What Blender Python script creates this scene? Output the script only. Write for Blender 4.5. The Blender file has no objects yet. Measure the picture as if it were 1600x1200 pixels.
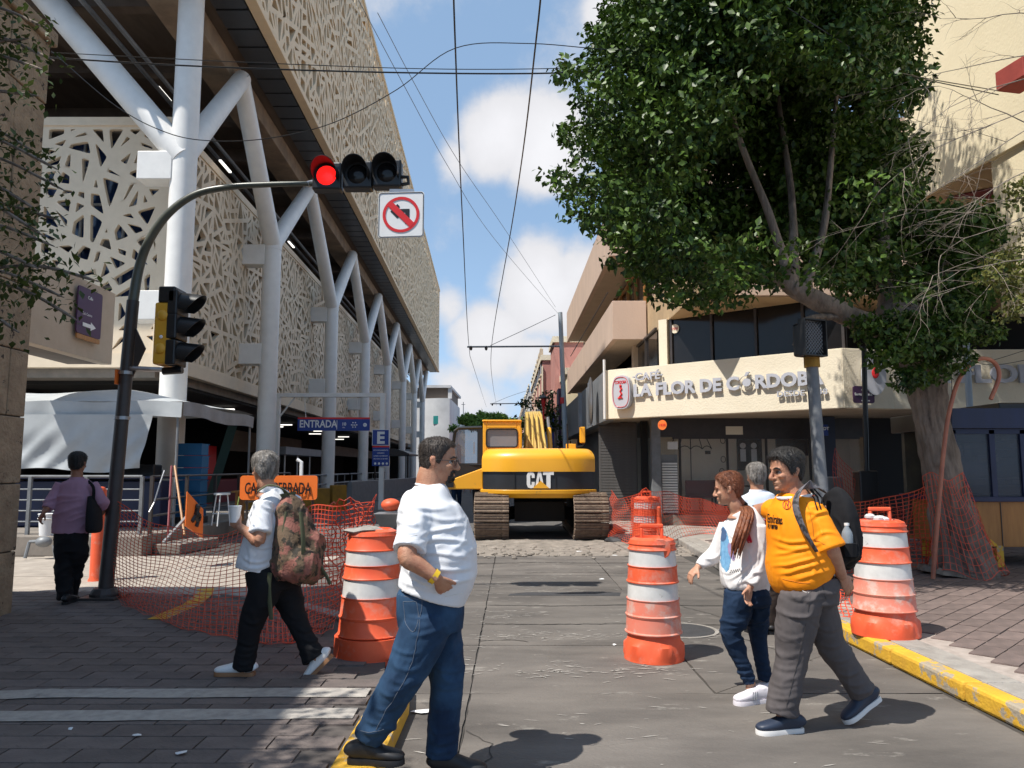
import bpy, math, random
import numpy as np
from mathutils import Vector, Matrix
R = math.radians
random.seed(7); rng = np.random.default_rng(7)
scene = bpy.context.scene
COL = scene.collection

# ---------------------------------------------------------------- camera
cam_d = bpy.data.cameras.new('camera'); cam = bpy.data.objects.new('camera', cam_d); COL.objects.link(cam)
cam_d.sensor_width = 36; cam_d.lens = 27; cam_d.clip_start = 0.05; cam_d.clip_end = 3000
PITCH = math.atan(131/1200)
cam.location = (0, 0, 1.6); cam.rotation_euler = (math.pi/2 + PITCH, 0, 0)
scene.camera = cam

# ---------------------------------------------------------------- sun, sky, exposure
SUN_EL, SUN_AZ = R(59.5), R(236)
sd = Vector((math.sin(SUN_AZ)*math.cos(SUN_EL), math.cos(SUN_AZ)*math.cos(SUN_EL), math.sin(SUN_EL)))
sl = bpy.data.lights.new('sun', 'SUN'); sl.energy = 5.0; sl.angle = R(0.5); sl.color = (1, .95, .87)
so = bpy.data.objects.new('sun', sl); COL.objects.link(so); so.location = (-20, -10, 40)
so.rotation_euler = (-sd).to_track_quat('-Z', 'Y').to_euler()
world = bpy.data.worlds.new('World'); scene.world = world; world.use_nodes = True
vs = scene.view_settings; vs.view_transform = 'Standard'; vs.look = 'None'; vs.exposure = 0.36; vs.gamma = 1; vs.use_curve_mapping = False

def raydir(px, py):
    a = (px-800)/1200; b = (600-py)/1200; c, s = math.cos(PITCH), math.sin(PITCH)
    return Vector((a, c-b*s, s+b*c))
def W(px, py, Y):
    d = raydir(px, py); t = Y/d.y
    return Vector((d.x*t, Y, 1.6+d.z*t))
def G(px, py, z=0.0):
    d = raydir(px, py); t = (z-1.6)/d.z
    return Vector((d.x*t, d.y*t, z))

def build_world():
    nt = world.node_tree; nt.nodes.clear(); N = nt.nodes; L = nt.links
    out = N.new('ShaderNodeOutputWorld'); bg = N.new('ShaderNodeBackground'); bg.inputs['Strength'].default_value = 0.085
    sky = N.new('ShaderNodeTexSky'); sky.sky_type = 'NISHITA'; sky.sun_disc = False
    sky.sun_elevation = SUN_EL; sky.sun_rotation = SUN_AZ; sky.altitude = 1500; sky.air_density = 1.2; sky.dust_density = 1.6; sky.ozone_density = 1.5
    tc = N.new('ShaderNodeTexCoord')
    # project the direction on a cloud layer so that clouds flatten towards the horizon
    def math_(op, a, b=None, c=None):
        m = N.new('ShaderNodeMath'); m.operation = op
        for i, v in enumerate((a, b, c)):
            if v is None: continue
            if isinstance(v, (int, float)): m.inputs[i].default_value = v
            else: L.new(v, m.inputs[i])
        return m.outputs[0]
    nz = N.new('ShaderNodeTexNoise'); nz.inputs['Scale'].default_value = 5.0; nz.inputs['Detail'].default_value = 9; nz.inputs['Roughness'].default_value = .58
    L.new(tc.outputs['Generated'], nz.inputs['Vector'])
    n2 = N.new('ShaderNodeTexNoise'); n2.inputs['Scale'].default_value = 2.1; n2.inputs['Detail'].default_value = 2
    L.new(tc.outputs['Generated'], n2.inputs['Vector'])
    tot = math_('MULTIPLY', math_('SUBTRACT', n2.outputs[0], .60), 1.6)
    blobs = [(770,215,.085,.95),(850,240,.09,.9),(715,245,.05,.6),(845,440,.11,1.0),(905,425,.08,.9),(765,525,.085,.85),(700,475,.05,.6),(835,560,.07,.5),(705,610,.07,.5),(955,0,.05,.8),
             (300,-500,.3,.9),(1500,-300,.35,.8),(-500,300,.3,.8),(2300,250,.4,.8)]
    for px, py, r, a in blobs:
        d = raydir(px, py).normalized()
        v = N.new('ShaderNodeVectorMath'); v.operation = 'DISTANCE'; L.new(tc.outputs['Generated'], v.inputs[0]); v.inputs[1].default_value = d
        m = N.new('ShaderNodeMapRange'); m.interpolation_type = 'SMOOTHSTEP'
        m.inputs['From Min'].default_value = r; m.inputs['From Max'].default_value = 0; m.inputs['To Min'].default_value = 0; m.inputs['To Max'].default_value = a
        L.new(v.outputs['Value'], m.inputs['Value'])
        tot = math_('MAXIMUM', tot, m.outputs[0])
    val = math_('ADD', tot, math_('MULTIPLY', math_('SUBTRACT', nz.outputs[0], .5), 2.1))
    mr = N.new('ShaderNodeMapRange'); mr.interpolation_type = 'SMOOTHSTEP'
    mr.inputs['From Min'].default_value = .12; mr.inputs['From Max'].default_value = .62
    L.new(val, mr.inputs['Value'])
    shade = N.new('ShaderNodeMapRange'); shade.inputs['From Min'].default_value = .3; shade.inputs['From Max'].default_value = 1.5
    shade.inputs['To Min'].default_value = 7.0; shade.inputs['To Max'].default_value = 9.2; L.new(val, shade.inputs['Value'])
    cc = N.new('ShaderNodeCombineColor'); L.new(shade.outputs[0], cc.inputs[0]); L.new(shade.outputs[0], cc.inputs[1])
    L.new(math_('MULTIPLY', shade.outputs[0], 1.04), cc.inputs[2])
    # thin veil low over the horizon
    sep = N.new('ShaderNodeSeparateXYZ'); L.new(tc.outputs['Generated'], sep.inputs[0])
    hz = N.new('ShaderNodeMapRange'); hz.interpolation_type = 'SMOOTHSTEP'; hz.inputs['From Min'].default_value = .34; hz.inputs['From Max'].default_value = -.05
    hz.inputs['To Min'].default_value = 0.46; hz.inputs['To Max'].default_value = .86; L.new(sep.outputs[2], hz.inputs['Value'])
    mx0 = N.new('ShaderNodeMixRGB'); L.new(hz.outputs[0], mx0.inputs[0]); L.new(sky.outputs[0], mx0.inputs[1]); mx0.inputs[2].default_value = (4.5, 6.9, 10.2, 1)
    mx = N.new('ShaderNodeMixRGB'); L.new(mr.outputs[0], mx.inputs[0]); L.new(mx0.outputs[0], mx.inputs[1]); L.new(cc.outputs[0], mx.inputs[2])
    L.new(mx.outputs[0], bg.inputs['Color']); L.new(bg.outputs[0], out.inputs['Surface'])
build_world()

# ---------------------------------------------------------------- materials
def pmat(name, c, c2=None, *a, bdist=.02, **kw): return _pmat(bdist, name, c, c2, *a, **kw)
def _pmat(bdist, name, c, c2=None, rough=.8, scale=6, bump=0., bscale=None, metal=0., spec=.5, detail=6, stain=None, sscale=1.5, sthr=.6, swid=.12,
         randv=0., emit=None, est=0., trans=0., alpha=1., coat=0., stretch=(1,1,1), contrast=(.3,.7)):
    m = bpy.data.materials.new(name); m.use_nodes = True; nt = m.node_tree; N = nt.nodes; L = nt.links
    b = N['Principled BSDF']; b.inputs['Roughness'].default_value = rough; b.inputs['Metallic'].default_value = metal
    b.inputs['Specular IOR Level'].default_value = spec
    if coat: b.inputs['Coat Weight'].default_value = coat; b.inputs['Coat Roughness'].default_value = .15
    if trans: b.inputs['Transmission Weight'].default_value = trans
    if alpha < 1: b.inputs['Alpha'].default_value = alpha
    tc = N.new('ShaderNodeTexCoord'); mp = N.new('ShaderNodeMapping'); mp.inputs['Scale'].default_value = stretch; L.new(tc.outputs['Object'], mp.inputs[0])
    c4 = (*c, 1)
    if c2 is None: c2 = tuple(v*.82 for v in c)
    nz = N.new('ShaderNodeTexNoise'); nz.inputs['Scale'].default_value = scale; nz.inputs['Detail'].default_value = detail; nz.inputs['Roughness'].default_value = .6; L.new(mp.outputs[0], nz.inputs['Vector'])
    rp = N.new('ShaderNodeValToRGB'); rp.color_ramp.elements[0].position = contrast[0]; rp.color_ramp.elements[1].position = contrast[1]
    rp.color_ramp.elements[0].color = (*c2, 1); rp.color_ramp.elements[1].color = c4; L.new(nz.outputs[0], rp.inputs[0])
    col = rp.outputs[0]
    if stain:
        n2 = N.new('ShaderNodeTexNoise'); n2.inputs['Scale'].default_value = sscale; n2.inputs['Detail'].default_value = 9; n2.inputs['Roughness'].default_value = .68; L.new(mp.outputs[0], n2.inputs['Vector'])
        mr = N.new('ShaderNodeMapRange'); mr.inputs['From Min'].default_value = sthr; mr.inputs['From Max'].default_value = sthr+swid; L.new(n2.outputs[0], mr.inputs['Value'])
        mx = N.new('ShaderNodeMixRGB'); L.new(mr.outputs[0], mx.inputs[0]); L.new(col, mx.inputs[1]); mx.inputs[2].default_value = (*stain, 1); col = mx.outputs[0]
    if randv:
        oi = N.new('ShaderNodeObjectInfo'); mr = N.new('ShaderNodeMapRange'); mr.inputs['To Min'].default_value = 1-randv; mr.inputs['To Max'].default_value = 1+randv; L.new(oi.outputs['Random'], mr.inputs['Value'])
        hs = N.new('ShaderNodeHueSaturation'); L.new(mr.outputs[0], hs.inputs['Value']); L.new(col, hs.inputs['Color']); col = hs.outputs[0]
    L.new(col, b.inputs['Base Color'])
    if bump:
        n3 = N.new('ShaderNodeTexNoise'); n3.inputs['Scale'].default_value = bscale or scale*4; n3.inputs['Detail'].default_value = 6; L.new(mp.outputs[0], n3.inputs['Vector'])
        bp = N.new('ShaderNodeBump'); bp.inputs['Strength'].default_value = min(1, bump); bp.inputs['Distance'].default_value = bdist; L.new(n3.outputs[0], bp.inputs['Height']); L.new(bp.outputs[0], b.inputs['Normal'])
    if emit: b.inputs['Emission Color'].default_value = (*emit, 1); b.inputs['Emission Strength'].default_value = est
    return m
def flat(name, c, rough=.6, **k): return pmat(name, c, tuple(v*.93 for v in c), rough=rough, scale=9, **k)

M = {}
M['road'] = pmat('road_concrete', (.165,.147,.130), (.072,.064,.058), .88, 1.3, .45, 60, stain=(.30,.28,.25), sscale=3.8, sthr=.60, swid=.12, randv=.10, detail=12, stretch=(.55,1.3,1))
M['road_dark'] = pmat('road_asphalt', (.12,.115,.11), (.075,.072,.07), .85, 2.2, .35, 70, stain=(.24,.22,.20), sscale=1.1, sthr=.58, swid=.12)
M['patch'] = pmat('tar_patch', (.05,.05,.053), (.032,.032,.034), .7, 8, .3, 60)
M['rubble'] = pmat('broken_concrete', (.31,.27,.23), (.15,.13,.11), .95, 4, .8, 30, stain=(.42,.38,.33), sscale=7, sthr=.6)
M['gap'] = flat('joint_dirt', (.055,.05,.045), .95)
M['plaza'] = pmat('cross_paving', (.40,.35,.295), (.27,.235,.2), .9, 3, .3, 40, stain=(.46,.42,.37), sscale=3, sthr=.6)
M['paver_l'] = pmat('dark_paver', (.165,.135,.124), (.10,.085,.08), .82, 5, .4, 50, stain=(.05,.045,.04), sscale=2.2, sthr=.57, randv=.16)
M['paver_r'] = pmat('red_grey_paver', (.19,.14,.125), (.115,.088,.08), .82, 5, .45, 50, stain=(.10,.08,.07), sscale=2.5, sthr=.6, randv=.14)
M['grout'] = pmat('pale_grout', (.42,.36,.32), (.27,.23,.2), .95, 9)
M['grout_d'] = pmat('dark_grout', (.11,.095,.088), (.08,.07,.065), .95, 9)
M['kerb_grey'] = pmat('kerb_concrete', (.36,.335,.30), (.22,.2,.18), .9, 5, .4, 40, stain=(.15,.14,.13), sscale=4, sthr=.62)
M['kerb_yel'] = pmat('kerb_yellow_paint', (.72,.42,.03), (.56,.31,.03), .7, 6, .35, 40, stain=(.34,.29,.22), sscale=4.5, sthr=.545, swid=.03)
M['line'] = pmat('worn_white_paint', (.44,.41,.37), (.28,.26,.24), .8, 12, .2, 50, stain=(.16,.14,.13), sscale=14, sthr=.62)
M['lattice'] = pmat('lattice_tan', (.75,.62,.46), (.68,.56,.41), .75, 3, .1)
M['lattice_up'] = pmat('lattice_upper_tan', (.77,.61,.41), (.70,.55,.37), .75, 3, .1)
M['white_steel'] = pmat('white_painted_steel', (.80,.78,.74), (.71,.69,.655), .42, 2.5, .03)
M['dark_in'] = pmat('interior_shade_black', (.012,.010,.009), (.008,.007,.006), .9, 2)  # near-black colour stands in for deep shade on interior walls and ceilings
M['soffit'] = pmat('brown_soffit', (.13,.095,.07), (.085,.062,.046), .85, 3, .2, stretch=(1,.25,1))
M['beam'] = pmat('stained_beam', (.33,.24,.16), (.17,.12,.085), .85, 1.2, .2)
M['louver'] = pmat('dark_louvre', (.045,.048,.055), None, .4, 4)
M['slab'] = pmat('concrete_slab', (.27,.235,.20), (.17,.15,.13), .9, 3, .2)
M['bluegl'] = pmat('blue_window_glass', (.03,.07,.19), (.02,.04,.11), .12, 1.2, spec=.8)
M['glass_dk'] = pmat('dark_glass', (.016,.015,.016), (.010,.010,.011), .12, 1.5, spec=.35)
M['stone'] = pmat('cantera_stone', (.44,.32,.205), (.25,.175,.11), .92, 4.5, 1.0, 26, stain=(.035,.022,.016), sscale=7, sthr=.61, swid=.03)
M['tanwall'] = pmat('tan_render', (.52,.42,.32), (.44,.35,.26), .88, 2, .3, 35)
M['cream'] = pmat('cream_render', (.80,.715,.56), (.74,.66,.51), .85, 1.6, .4, 26, stain=(.55,.46,.34), sscale=1.6, sthr=.66, swid=.15)
M['cream2'] = pmat('pale_yellow_wall', (.80,.70,.49), (.74,.64,.44), .85, 1.3, .25, 20)
M['pink'] = pmat('pinkish_render', (.60,.45,.355), (.51,.38,.30), .88, 1.3, .3, 30, stain=(.36,.27,.22), sscale=1.1, sthr=.66, swid=.2, stretch=(1,1,.5))
M['ochre'] = pmat('ochre_stone_panel', (.50,.36,.21), (.40,.28,.165), .88, 2.5, .4, 30, stain=(.2,.13,.08), sscale=5, sthr=.68)
M['steel'] = pmat('brushed_steel', (.42,.42,.43), (.3,.3,.31), .35, 3, metal=.8)
M['greymet'] = pmat('grey_painted_metal', (.24,.25,.26), (.18,.19,.2), .5, 4, metal=.2)
M['polegrey'] = pmat('grey_pole', (.20,.21,.22), (.13,.135,.14), .55, 7, stain=(.3,.16,.1), sscale=5, sthr=.72)
M['poledark'] = pmat('dark_pole', (.055,.045,.042), (.035,.03,.028), .45, 6, spec=.5)
M['black'] = pmat('black_plastic', (.014,.014,.015), None, .38, 6)
M['blackmatt'] = flat('black_matt', (.02,.019,.02), .8)
M['orange'] = pmat('barrel_orange', (.80,.13,.05), (.68,.085,.03), .5, 4, stain=(.60,.27,.20), sscale=5, sthr=.52, swid=.2, spec=.4)
M['faded'] = pmat('barrel_orange_faded', (.66,.25,.18), (.70,.15,.09), .6, 3, stain=(.58,.38,.32), sscale=7, sthr=.5, swid=.12)
M['reflect'] = pmat('reflective_white', (.68,.67,.65), (.54,.53,.51), .4, 9, stain=(.38,.36,.33), sscale=8, sthr=.64, swid=.05)
M['net'] = pmat('orange_plastic_net', (.74,.09,.035), (.52,.055,.025), .5, 8)
M['signor'] = pmat('sign_orange', (.88,.20,.03), (.80,.16,.025), .45, 3)
M['catyel'] = pmat('machine_yellow', (.84,.41,.020), (.78,.365,.018), .38, 1.5, stain=(.50,.28,.05), sscale=3.5, sthr=.61, swid=.1, coat=.15)
M['catblk'] = pmat('machine_black', (.022,.024,.028), None, .4, 3, stain=(.10,.10,.10), sscale=12, sthr=.72, swid=.02)
M['track'] = pmat('muddy_track_steel', (.35,.26,.19), (.17,.125,.095), .75, 6, .5, 30, metal=.25, stain=(.06,.045,.035), sscale=7, sthr=.58, randv=.12)
M['under'] = flat('dark_undercarriage', (.022,.02,.018), .85)
M['bark'] = pmat('ficus_bark', (.30,.24,.195), (.095,.075,.06), .9, 6, bump=1.0, bscale=11, bdist=.06, stain=(.08,.06,.05), sscale=3, sthr=.54, stretch=(1,1,.3))
M['twig'] = pmat('bare_twig', (.27,.22,.18), (.16,.13,.10), .85, 10)
M['navy'] = pmat('navy_kiosk_paint', (.010,.018,.07), (.007,.012,.045), .4, 3)
M['wood'] = pmat('orange_brown_wood', (.42,.19,.045), (.3,.125,.03), .5, 3, .1, stretch=(6,6,.6))
M['tarp'] = pmat('white_tarpaulin', (.50,.525,.53), (.40,.42,.43), .5, 1.6, .1)
M['tarpg'] = pmat('grey_tarpaulin', (.30,.31,.33), (.22,.23,.24), .55, 3, .1)
M['blue'] = flat('blue_crate_plastic', (.012,.12,.27), .45)
M['signblue'] = flat('sign_blue', (.012,.045,.27), .4)
M['signwhite'] = flat('sign_white', (.78,.78,.77), .45)
M['signred'] = flat('sign_red', (.66,.018,.02), .4)
M['purple'] = flat('sign_purple', (.06,.018,.07), .5)
M['magenta'] = flat('sign_magenta', (.28,.02,.06), .5)
M['mustard'] = pmat('mustard_barrier', (.36,.19,.02), (.22,.12,.02), .8, 3, .2)
M['lamp'] = flat('fluorescent_tube', (.9,.9,.85), .4, emit=(1,.96,.88), est=1.4)
M['redlens'] = flat('lit_red_lens', (.8,.01,.01), .3, emit=(1,.012,.01), est=1.25)
M['hose'] = pmat('copper_hose', (.44,.16,.09), (.3,.1,.06), .5, 6)
M['letter'] = pmat('steel_letter', (.50,.51,.56), (.44,.45,.50), .4, 3)
M['shutter'] = pmat('grey_shutter', (.16,.15,.145), (.1,.095,.09), .55, 3)
M['cafewall'] = flat('cafe_interior_wall', (.80,.72,.58), .8)
M['maroon'] = flat('maroon_chair', (.16,.012,.02), .6)
M['teal'] = flat('teal_shutter', (.02,.26,.24), .6)
M['farwhite'] = pmat('far_white_render', (.66,.66,.66), (.5,.5,.5), .85, .35, stain=(.36,.36,.36), sscale=.5, sthr=.6, swid=.2)
M['pinkwall'] = pmat('far_pink_wall', (.52,.25,.22), (.43,.2,.175), .85, .8)
M['glow'] = flat('paper_white', (.74,.74,.74), .7)

def leafmat(name, c, c2, tr=.35):
    m = bpy.data.materials.new(name); m.use_nodes = True; nt = m.node_tree; N = nt.nodes; L = nt.links
    b = N['Principled BSDF']; b.inputs['Roughness'].default_value = .42; b.inputs['Specular IOR Level'].default_value = .25
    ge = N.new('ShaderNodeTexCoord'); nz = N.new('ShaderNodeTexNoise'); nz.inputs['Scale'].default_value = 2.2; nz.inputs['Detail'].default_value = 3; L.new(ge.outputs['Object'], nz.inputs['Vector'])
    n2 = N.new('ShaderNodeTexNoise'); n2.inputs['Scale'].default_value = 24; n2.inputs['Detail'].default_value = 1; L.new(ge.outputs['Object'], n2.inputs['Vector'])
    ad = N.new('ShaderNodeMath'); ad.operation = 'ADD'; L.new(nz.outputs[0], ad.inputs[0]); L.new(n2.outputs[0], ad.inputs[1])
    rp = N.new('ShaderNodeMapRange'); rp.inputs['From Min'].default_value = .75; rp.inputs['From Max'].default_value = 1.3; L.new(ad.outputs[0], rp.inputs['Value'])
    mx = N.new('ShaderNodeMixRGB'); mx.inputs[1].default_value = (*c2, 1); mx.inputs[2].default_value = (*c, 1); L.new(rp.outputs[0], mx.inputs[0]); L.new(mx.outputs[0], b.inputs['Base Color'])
    t = N.new('ShaderNodeBsdfTranslucent'); L.new(mx.outputs[0], t.inputs['Color'])
    ms = N.new('ShaderNodeMixShader'); ms.inputs[0].default_value = tr; L.new(b.outputs[0], ms.inputs[1]); L.new(t.outputs[0], ms.inputs[2]); L.new(ms.outputs[0], N['Material Output'].inputs['Surface'])
    return m
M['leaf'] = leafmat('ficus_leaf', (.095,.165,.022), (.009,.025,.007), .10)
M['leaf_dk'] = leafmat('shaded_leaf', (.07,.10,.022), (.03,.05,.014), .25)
M['leaf_ol'] = leafmat('olive_leaf', (.17,.17,.04), (.07,.08,.02), .25)
M['leaf_far'] = leafmat('far_tree_leaf', (.30,.46,.10), (.14,.25,.05), .45)

# ---------------------------------------------------------------- mesh building
class MB:
    def __init__(s): s.v = []; s.f = []
    def add(s, vs_, fs_):
        o = len(s.v); s.v.extend([tuple(p) for p in vs_]); s.f.extend([tuple(i+o for i in f) for f in fs_]); return s
    def box(s, c, d, rz=0., mat=None):
        hx, hy, hz = d[0]/2, d[1]/2, d[2]/2
        ps = [Vector((x*hx, y*hy, z*hz)) for x in (-1,1) for y in (-1,1) for z in (-1,1)]
        if mat is not None: ps = [mat @ p for p in ps]
        elif rz:
            q = Matrix.Rotation(rz, 3, 'Z'); ps = [q @ p for p in ps]
        c = Vector(c)
        return s.add([p+c for p in ps], [(0,1,3,2),(4,6,7,5),(0,4,5,1),(2,3,7,6),(0,2,6,4),(1,5,7,3)])
    def span(s, a, b):   # box between two corners
        return s.box([(a[i]+b[i])/2 for i in range(3)], [abs(a[i]-b[i]) for i in range(3)])
    def tube(s, pts, r, n=10, cap=True):
        pts = [Vector(p) for p in pts]; m = len(pts)
        if not hasattr(r, '__len__'): r = [r]*m
        o = len(s.v); ref = None
        for i, p in enumerate(pts):
            t = (pts[min(i+1, m-1)]-pts[max(i-1, 0)]).normalized()
            if ref is None:
                ref = Vector((0,0,1)) if abs(t.z) < .9 else Vector((1,0,0))
            a = (ref - t*ref.dot(t)).normalized(); ref = a; b = t.cross(a)
            for k in range(n):
                q = 2*math.pi*k/n; s.v.append(tuple(p + a*math.cos(q)*r[i] + b*math.sin(q)*r[i]))
        for i in range(m-1):
            for k in range(n):
                s.f.append((o+i*n+k, o+i*n+(k+1)%n, o+(i+1)*n+(k+1)%n, o+(i+1)*n+k))
        if cap: s.f.append(tuple(o+k for k in reversed(range(n)))); s.f.append(tuple(o+(m-1)*n+k for k in range(n)))
        return s
    def lathe(s, prof, c=(0,0,0), n=24, axis=None):  # prof (r,z)
        c = Vector(c); o = len(s.v); rot = axis if axis is not None else Matrix.Identity(3)
        for r, z in prof:
            for k in range(n):
                q = 2*math.pi*k/n; s.v.append(tuple(c + rot @ Vector((r*math.cos(q), r*math.sin(q), z))))
        for i in range(len(prof)-1):
            for k in range(n): s.f.append((o+i*n+k, o+i*n+(k+1)%n, o+(i+1)*n+(k+1)%n, o+(i+1)*n+k))
        s.f.append(tuple(o+k for k in reversed(range(n)))); s.f.append(tuple(o+(len(prof)-1)*n+k for k in range(n)))
        return s
    def prism(s, poly, z0, z1):   # poly of (x,y)
        n = len(poly)
        return s.add([(x,y,z0) for x,y in poly]+[(x,y,z1) for x,y in poly],
                     [tuple(reversed(range(n))), tuple(range(n,2*n))]+[(i,(i+1)%n,n+(i+1)%n,n+i) for i in range(n)])
    def slabpoly(s, pts, off):    # planar polygon of 3D points thickened by vector off
        n = len(pts); off = Vector(off); pts = [Vector(p) for p in pts]
        return s.add(pts+[p+off for p in pts], [tuple(range(n)), tuple(reversed(range(n,2*n)))]+[(i,n+i,n+(i+1)%n,(i+1)%n) for i in range(n)])
    def ball(s, c, r, nu=14, nv=9, mat=None):
        if not hasattr(r, '__len__'): r = (r,r,r)
        c = Vector(c); o = len(s.v)
        for j in range(nv+1):
            t = math.pi*j/nv
            for k in range(nu):
                q = 2*math.pi*k/nu; p = Vector((r[0]*math.sin(t)*math.cos(q), r[1]*math.sin(t)*math.sin(q), r[2]*math.cos(t)))
                if mat is not None: p = mat @ p
                s.v.append(tuple(c+p))
        for j in range(nv):
            for k in range(nu): s.f.append((o+j*nu+k, o+(j+1)*nu+k, o+(j+1)*nu+(k+1)%nu, o+j*nu+(k+1)%nu))
        return s
    def loft(s, st, hint, n=20, sub=4, sq=2.0):
        """st: (point, side radius, front radius); smooth tube with elliptical sections"""
        P = np.array([list(a[0])+[a[1], a[2]] for a in st], float)
        if sub > 1 and len(P) > 2:
            E = np.vstack([2*P[0]-P[1], P, 2*P[-1]-P[-2]]); out = []
            for i in range(1, len(E)-2):
                for k in range(sub):
                    t = k/sub; p0,p1,p2,p3 = E[i-1],E[i],E[i+1],E[i+2]
                    out.append(.5*((2*p1)+(-p0+p2)*t+(2*p0-5*p1+4*p2-p3)*t*t+(-p0+3*p1-3*p2+p3)*t**3))
            out.append(P[-1]); P = np.array(out)
        m = len(P); o = len(s.v); hint = Vector(hint)
        for i in range(m):
            t = Vector(P[min(i+1,m-1),:3]-P[max(i-1,0),:3]).normalized()
            f = hint - t*hint.dot(t)
            if f.length < 1e-3: f = Vector((0,0,1)) - t*t.z
            f.normalize(); sd_ = t.cross(f); c = Vector(P[i,:3])
            for k in range(n):
                q = 2*math.pi*k/n; cq, sq_ = math.cos(q), math.sin(q); e = 2/sq
                x = math.copysign(abs(cq)**e, cq); y = math.copysign(abs(sq_)**e, sq_)
                s.v.append(tuple(c + f*(x*abs(P[i,4])) + sd_*(y*abs(P[i,3]))))
        for i in range(m-1):
            for k in range(n): s.f.append((o+i*n+k, o+i*n+(k+1)%n, o+(i+1)*n+(k+1)%n, o+(i+1)*n+k))
        s.f.append(tuple(o+k for k in reversed(range(n)))); s.f.append(tuple(o+(m-1)*n+k for k in range(n)))
        return s
    def mesh(s, name):
        me = bpy.data.meshes.new(name); me.from_pydata(s.v, [], s.f); me.validate(); me.update(); return me

WL = {}
def obj(name, mb, mat=None, parent=None, smooth=False, bevel=0., world=None):
    me = mb.mesh(name) if isinstance(mb, MB) else mb
    o = bpy.data.objects.new(name, me); COL.objects.link(o)
    if mat is not None and not me.materials: me.materials.append(mat)
    if smooth:
        me.polygons.foreach_set('use_smooth', [True]*len(me.polygons))
        if smooth != 'all':
            try: me.set_sharp_from_angle(angle=R(40))
            except Exception: pass
    if bevel:
        b = o.modifiers.new('bevel', 'BEVEL'); b.width = bevel; b.segments = 2; b.limit_method = 'ANGLE'; b.angle_limit = R(40)
    w = Vector(world) if world is not None else Vector((0,0,0))
    if parent is not None:
        o.parent = parent; o.location = w - WL.get(parent.name, Vector((0,0,0)))
    else: o.location = w
    WL[o.name] = w
    return o
def tag(o, label, cat, group=None, kind=None):
    o['label'] = label; o['category'] = cat
    if group: o['group'] = group
    if kind: o['kind'] = kind
    return o
def thing(name, label, cat, loc=(0,0,0), group=None):
    o = bpy.data.objects.new(name, None); o.empty_display_size = .2; COL.objects.link(o); o.location = loc; WL[o.name] = Vector(loc)
    return tag(o, label, cat, group)
def struct(name, mb, mat, **k):
    o = obj(name, mb, mat, **k); o['kind'] = 'structure'; return o
def stuff(o): o['kind'] = 'stuff'; return o
def dup(root, loc=None, rz=None, label=None):
    def cp(o, par):
        c = o.copy(); COL.objects.link(c)
        if par is not None: c.parent = par
        for ch in list(o.children): cp(ch, c)
        return c
    r = cp(root, None)
    if loc is not None: r.location = loc
    if rz is not None: r.rotation_euler = (0,0,rz)
    if label: r['label'] = label
    return r
def inst(name, me, parent, loc, rz=0., mat=None):
    o = bpy.data.objects.new(name, me); COL.objects.link(o)
    if parent is not None: o.parent = parent; o.location = Vector(loc) - WL.get(parent.name, Vector((0,0,0)))
    else: o.location = loc
    o.rotation_euler = (0,0,rz); return o

TXC = {}
def text(body, size, mat, origin, xdir, parent=None, ext=.002, bold=0., align='LEFT', name='lettering', updir=(0,0,1), sx=1.):
    cu = bpy.data.curves.new('t', 'FONT'); cu.body = body; cu.size = size; cu.extrude = ext; cu.offset = bold; cu.align_x = align; cu.resolution_u = 3
    t = bpy.data.objects.new('t', cu); COL.objects.link(t)
    dg = bpy.context.evaluated_depsgraph_get(); me = bpy.data.meshes.new_from_object(t.evaluated_get(dg))
    bpy.data.objects.remove(t); bpy.data.curves.remove(cu)
    x = Vector(xdir).normalized(); u = Vector(updir); u = (u - x*u.dot(x)).normalized(); n = x.cross(u)
    mt = Matrix(((x.x*sx,u.x,n.x,origin[0]),(x.y*sx,u.y,n.y,origin[1]),(x.z*sx,u.z,n.z,origin[2]),(0,0,0,1)))
    me.transform(mt); me.materials.clear()
    return obj(name, me, mat, parent)

def vnoise(P, seed=0):
    """vectorised 3D value noise 0..1"""
    P = np.asarray(P, float); I = np.floor(P).astype(np.int64); F = P-I; F = F*F*(3-2*F)
    def h(i, j, k):
        n = (i*374761393 + j*668265263 + k*2147483647 + seed*974634777) & 0xffffffff
        n = ((n ^ (n >> 13))*1274126177) & 0xffffffff
        return ((n ^ (n >> 16)) & 0xffff)/65535.
    r = 0
    for a in (0,1):
        for b in (0,1):
            for c in (0,1):
                w = (F[:,0] if a else 1-F[:,0])*(F[:,1] if b else 1-F[:,1])*(F[:,2] if c else 1-F[:,2])
                r = r + w*h(I[:,0]+a, I[:,1]+b, I[:,2]+c)
    return r

# street frames: left building runs to the vanishing point (760,731), right one to (790,731)
LA = math.atan(40/1200); RA = math.atan(10/1200)
def LB(u, v, z=0.): return Vector((-u - v*40/1200, v, z))     # u metres left, v metres along
def RB(u, v, z=0.): return Vector((u - v*10/1200, v, z))
# ================================================================ GROUND
struct('ground', MB().add([(-400,-60,-.02),(400,-60,-.02),(400,900,-.02),(-400,900,-.02)], [(0,1,2,3)]), M['road_dark'])
road = struct('road', MB().add([(-9,-3,-.012),(3.4,-3,-.012),(3.4,17,-.012),(-9,17,-.012)], [(0,1,2,3)]), M['gap'])
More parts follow.
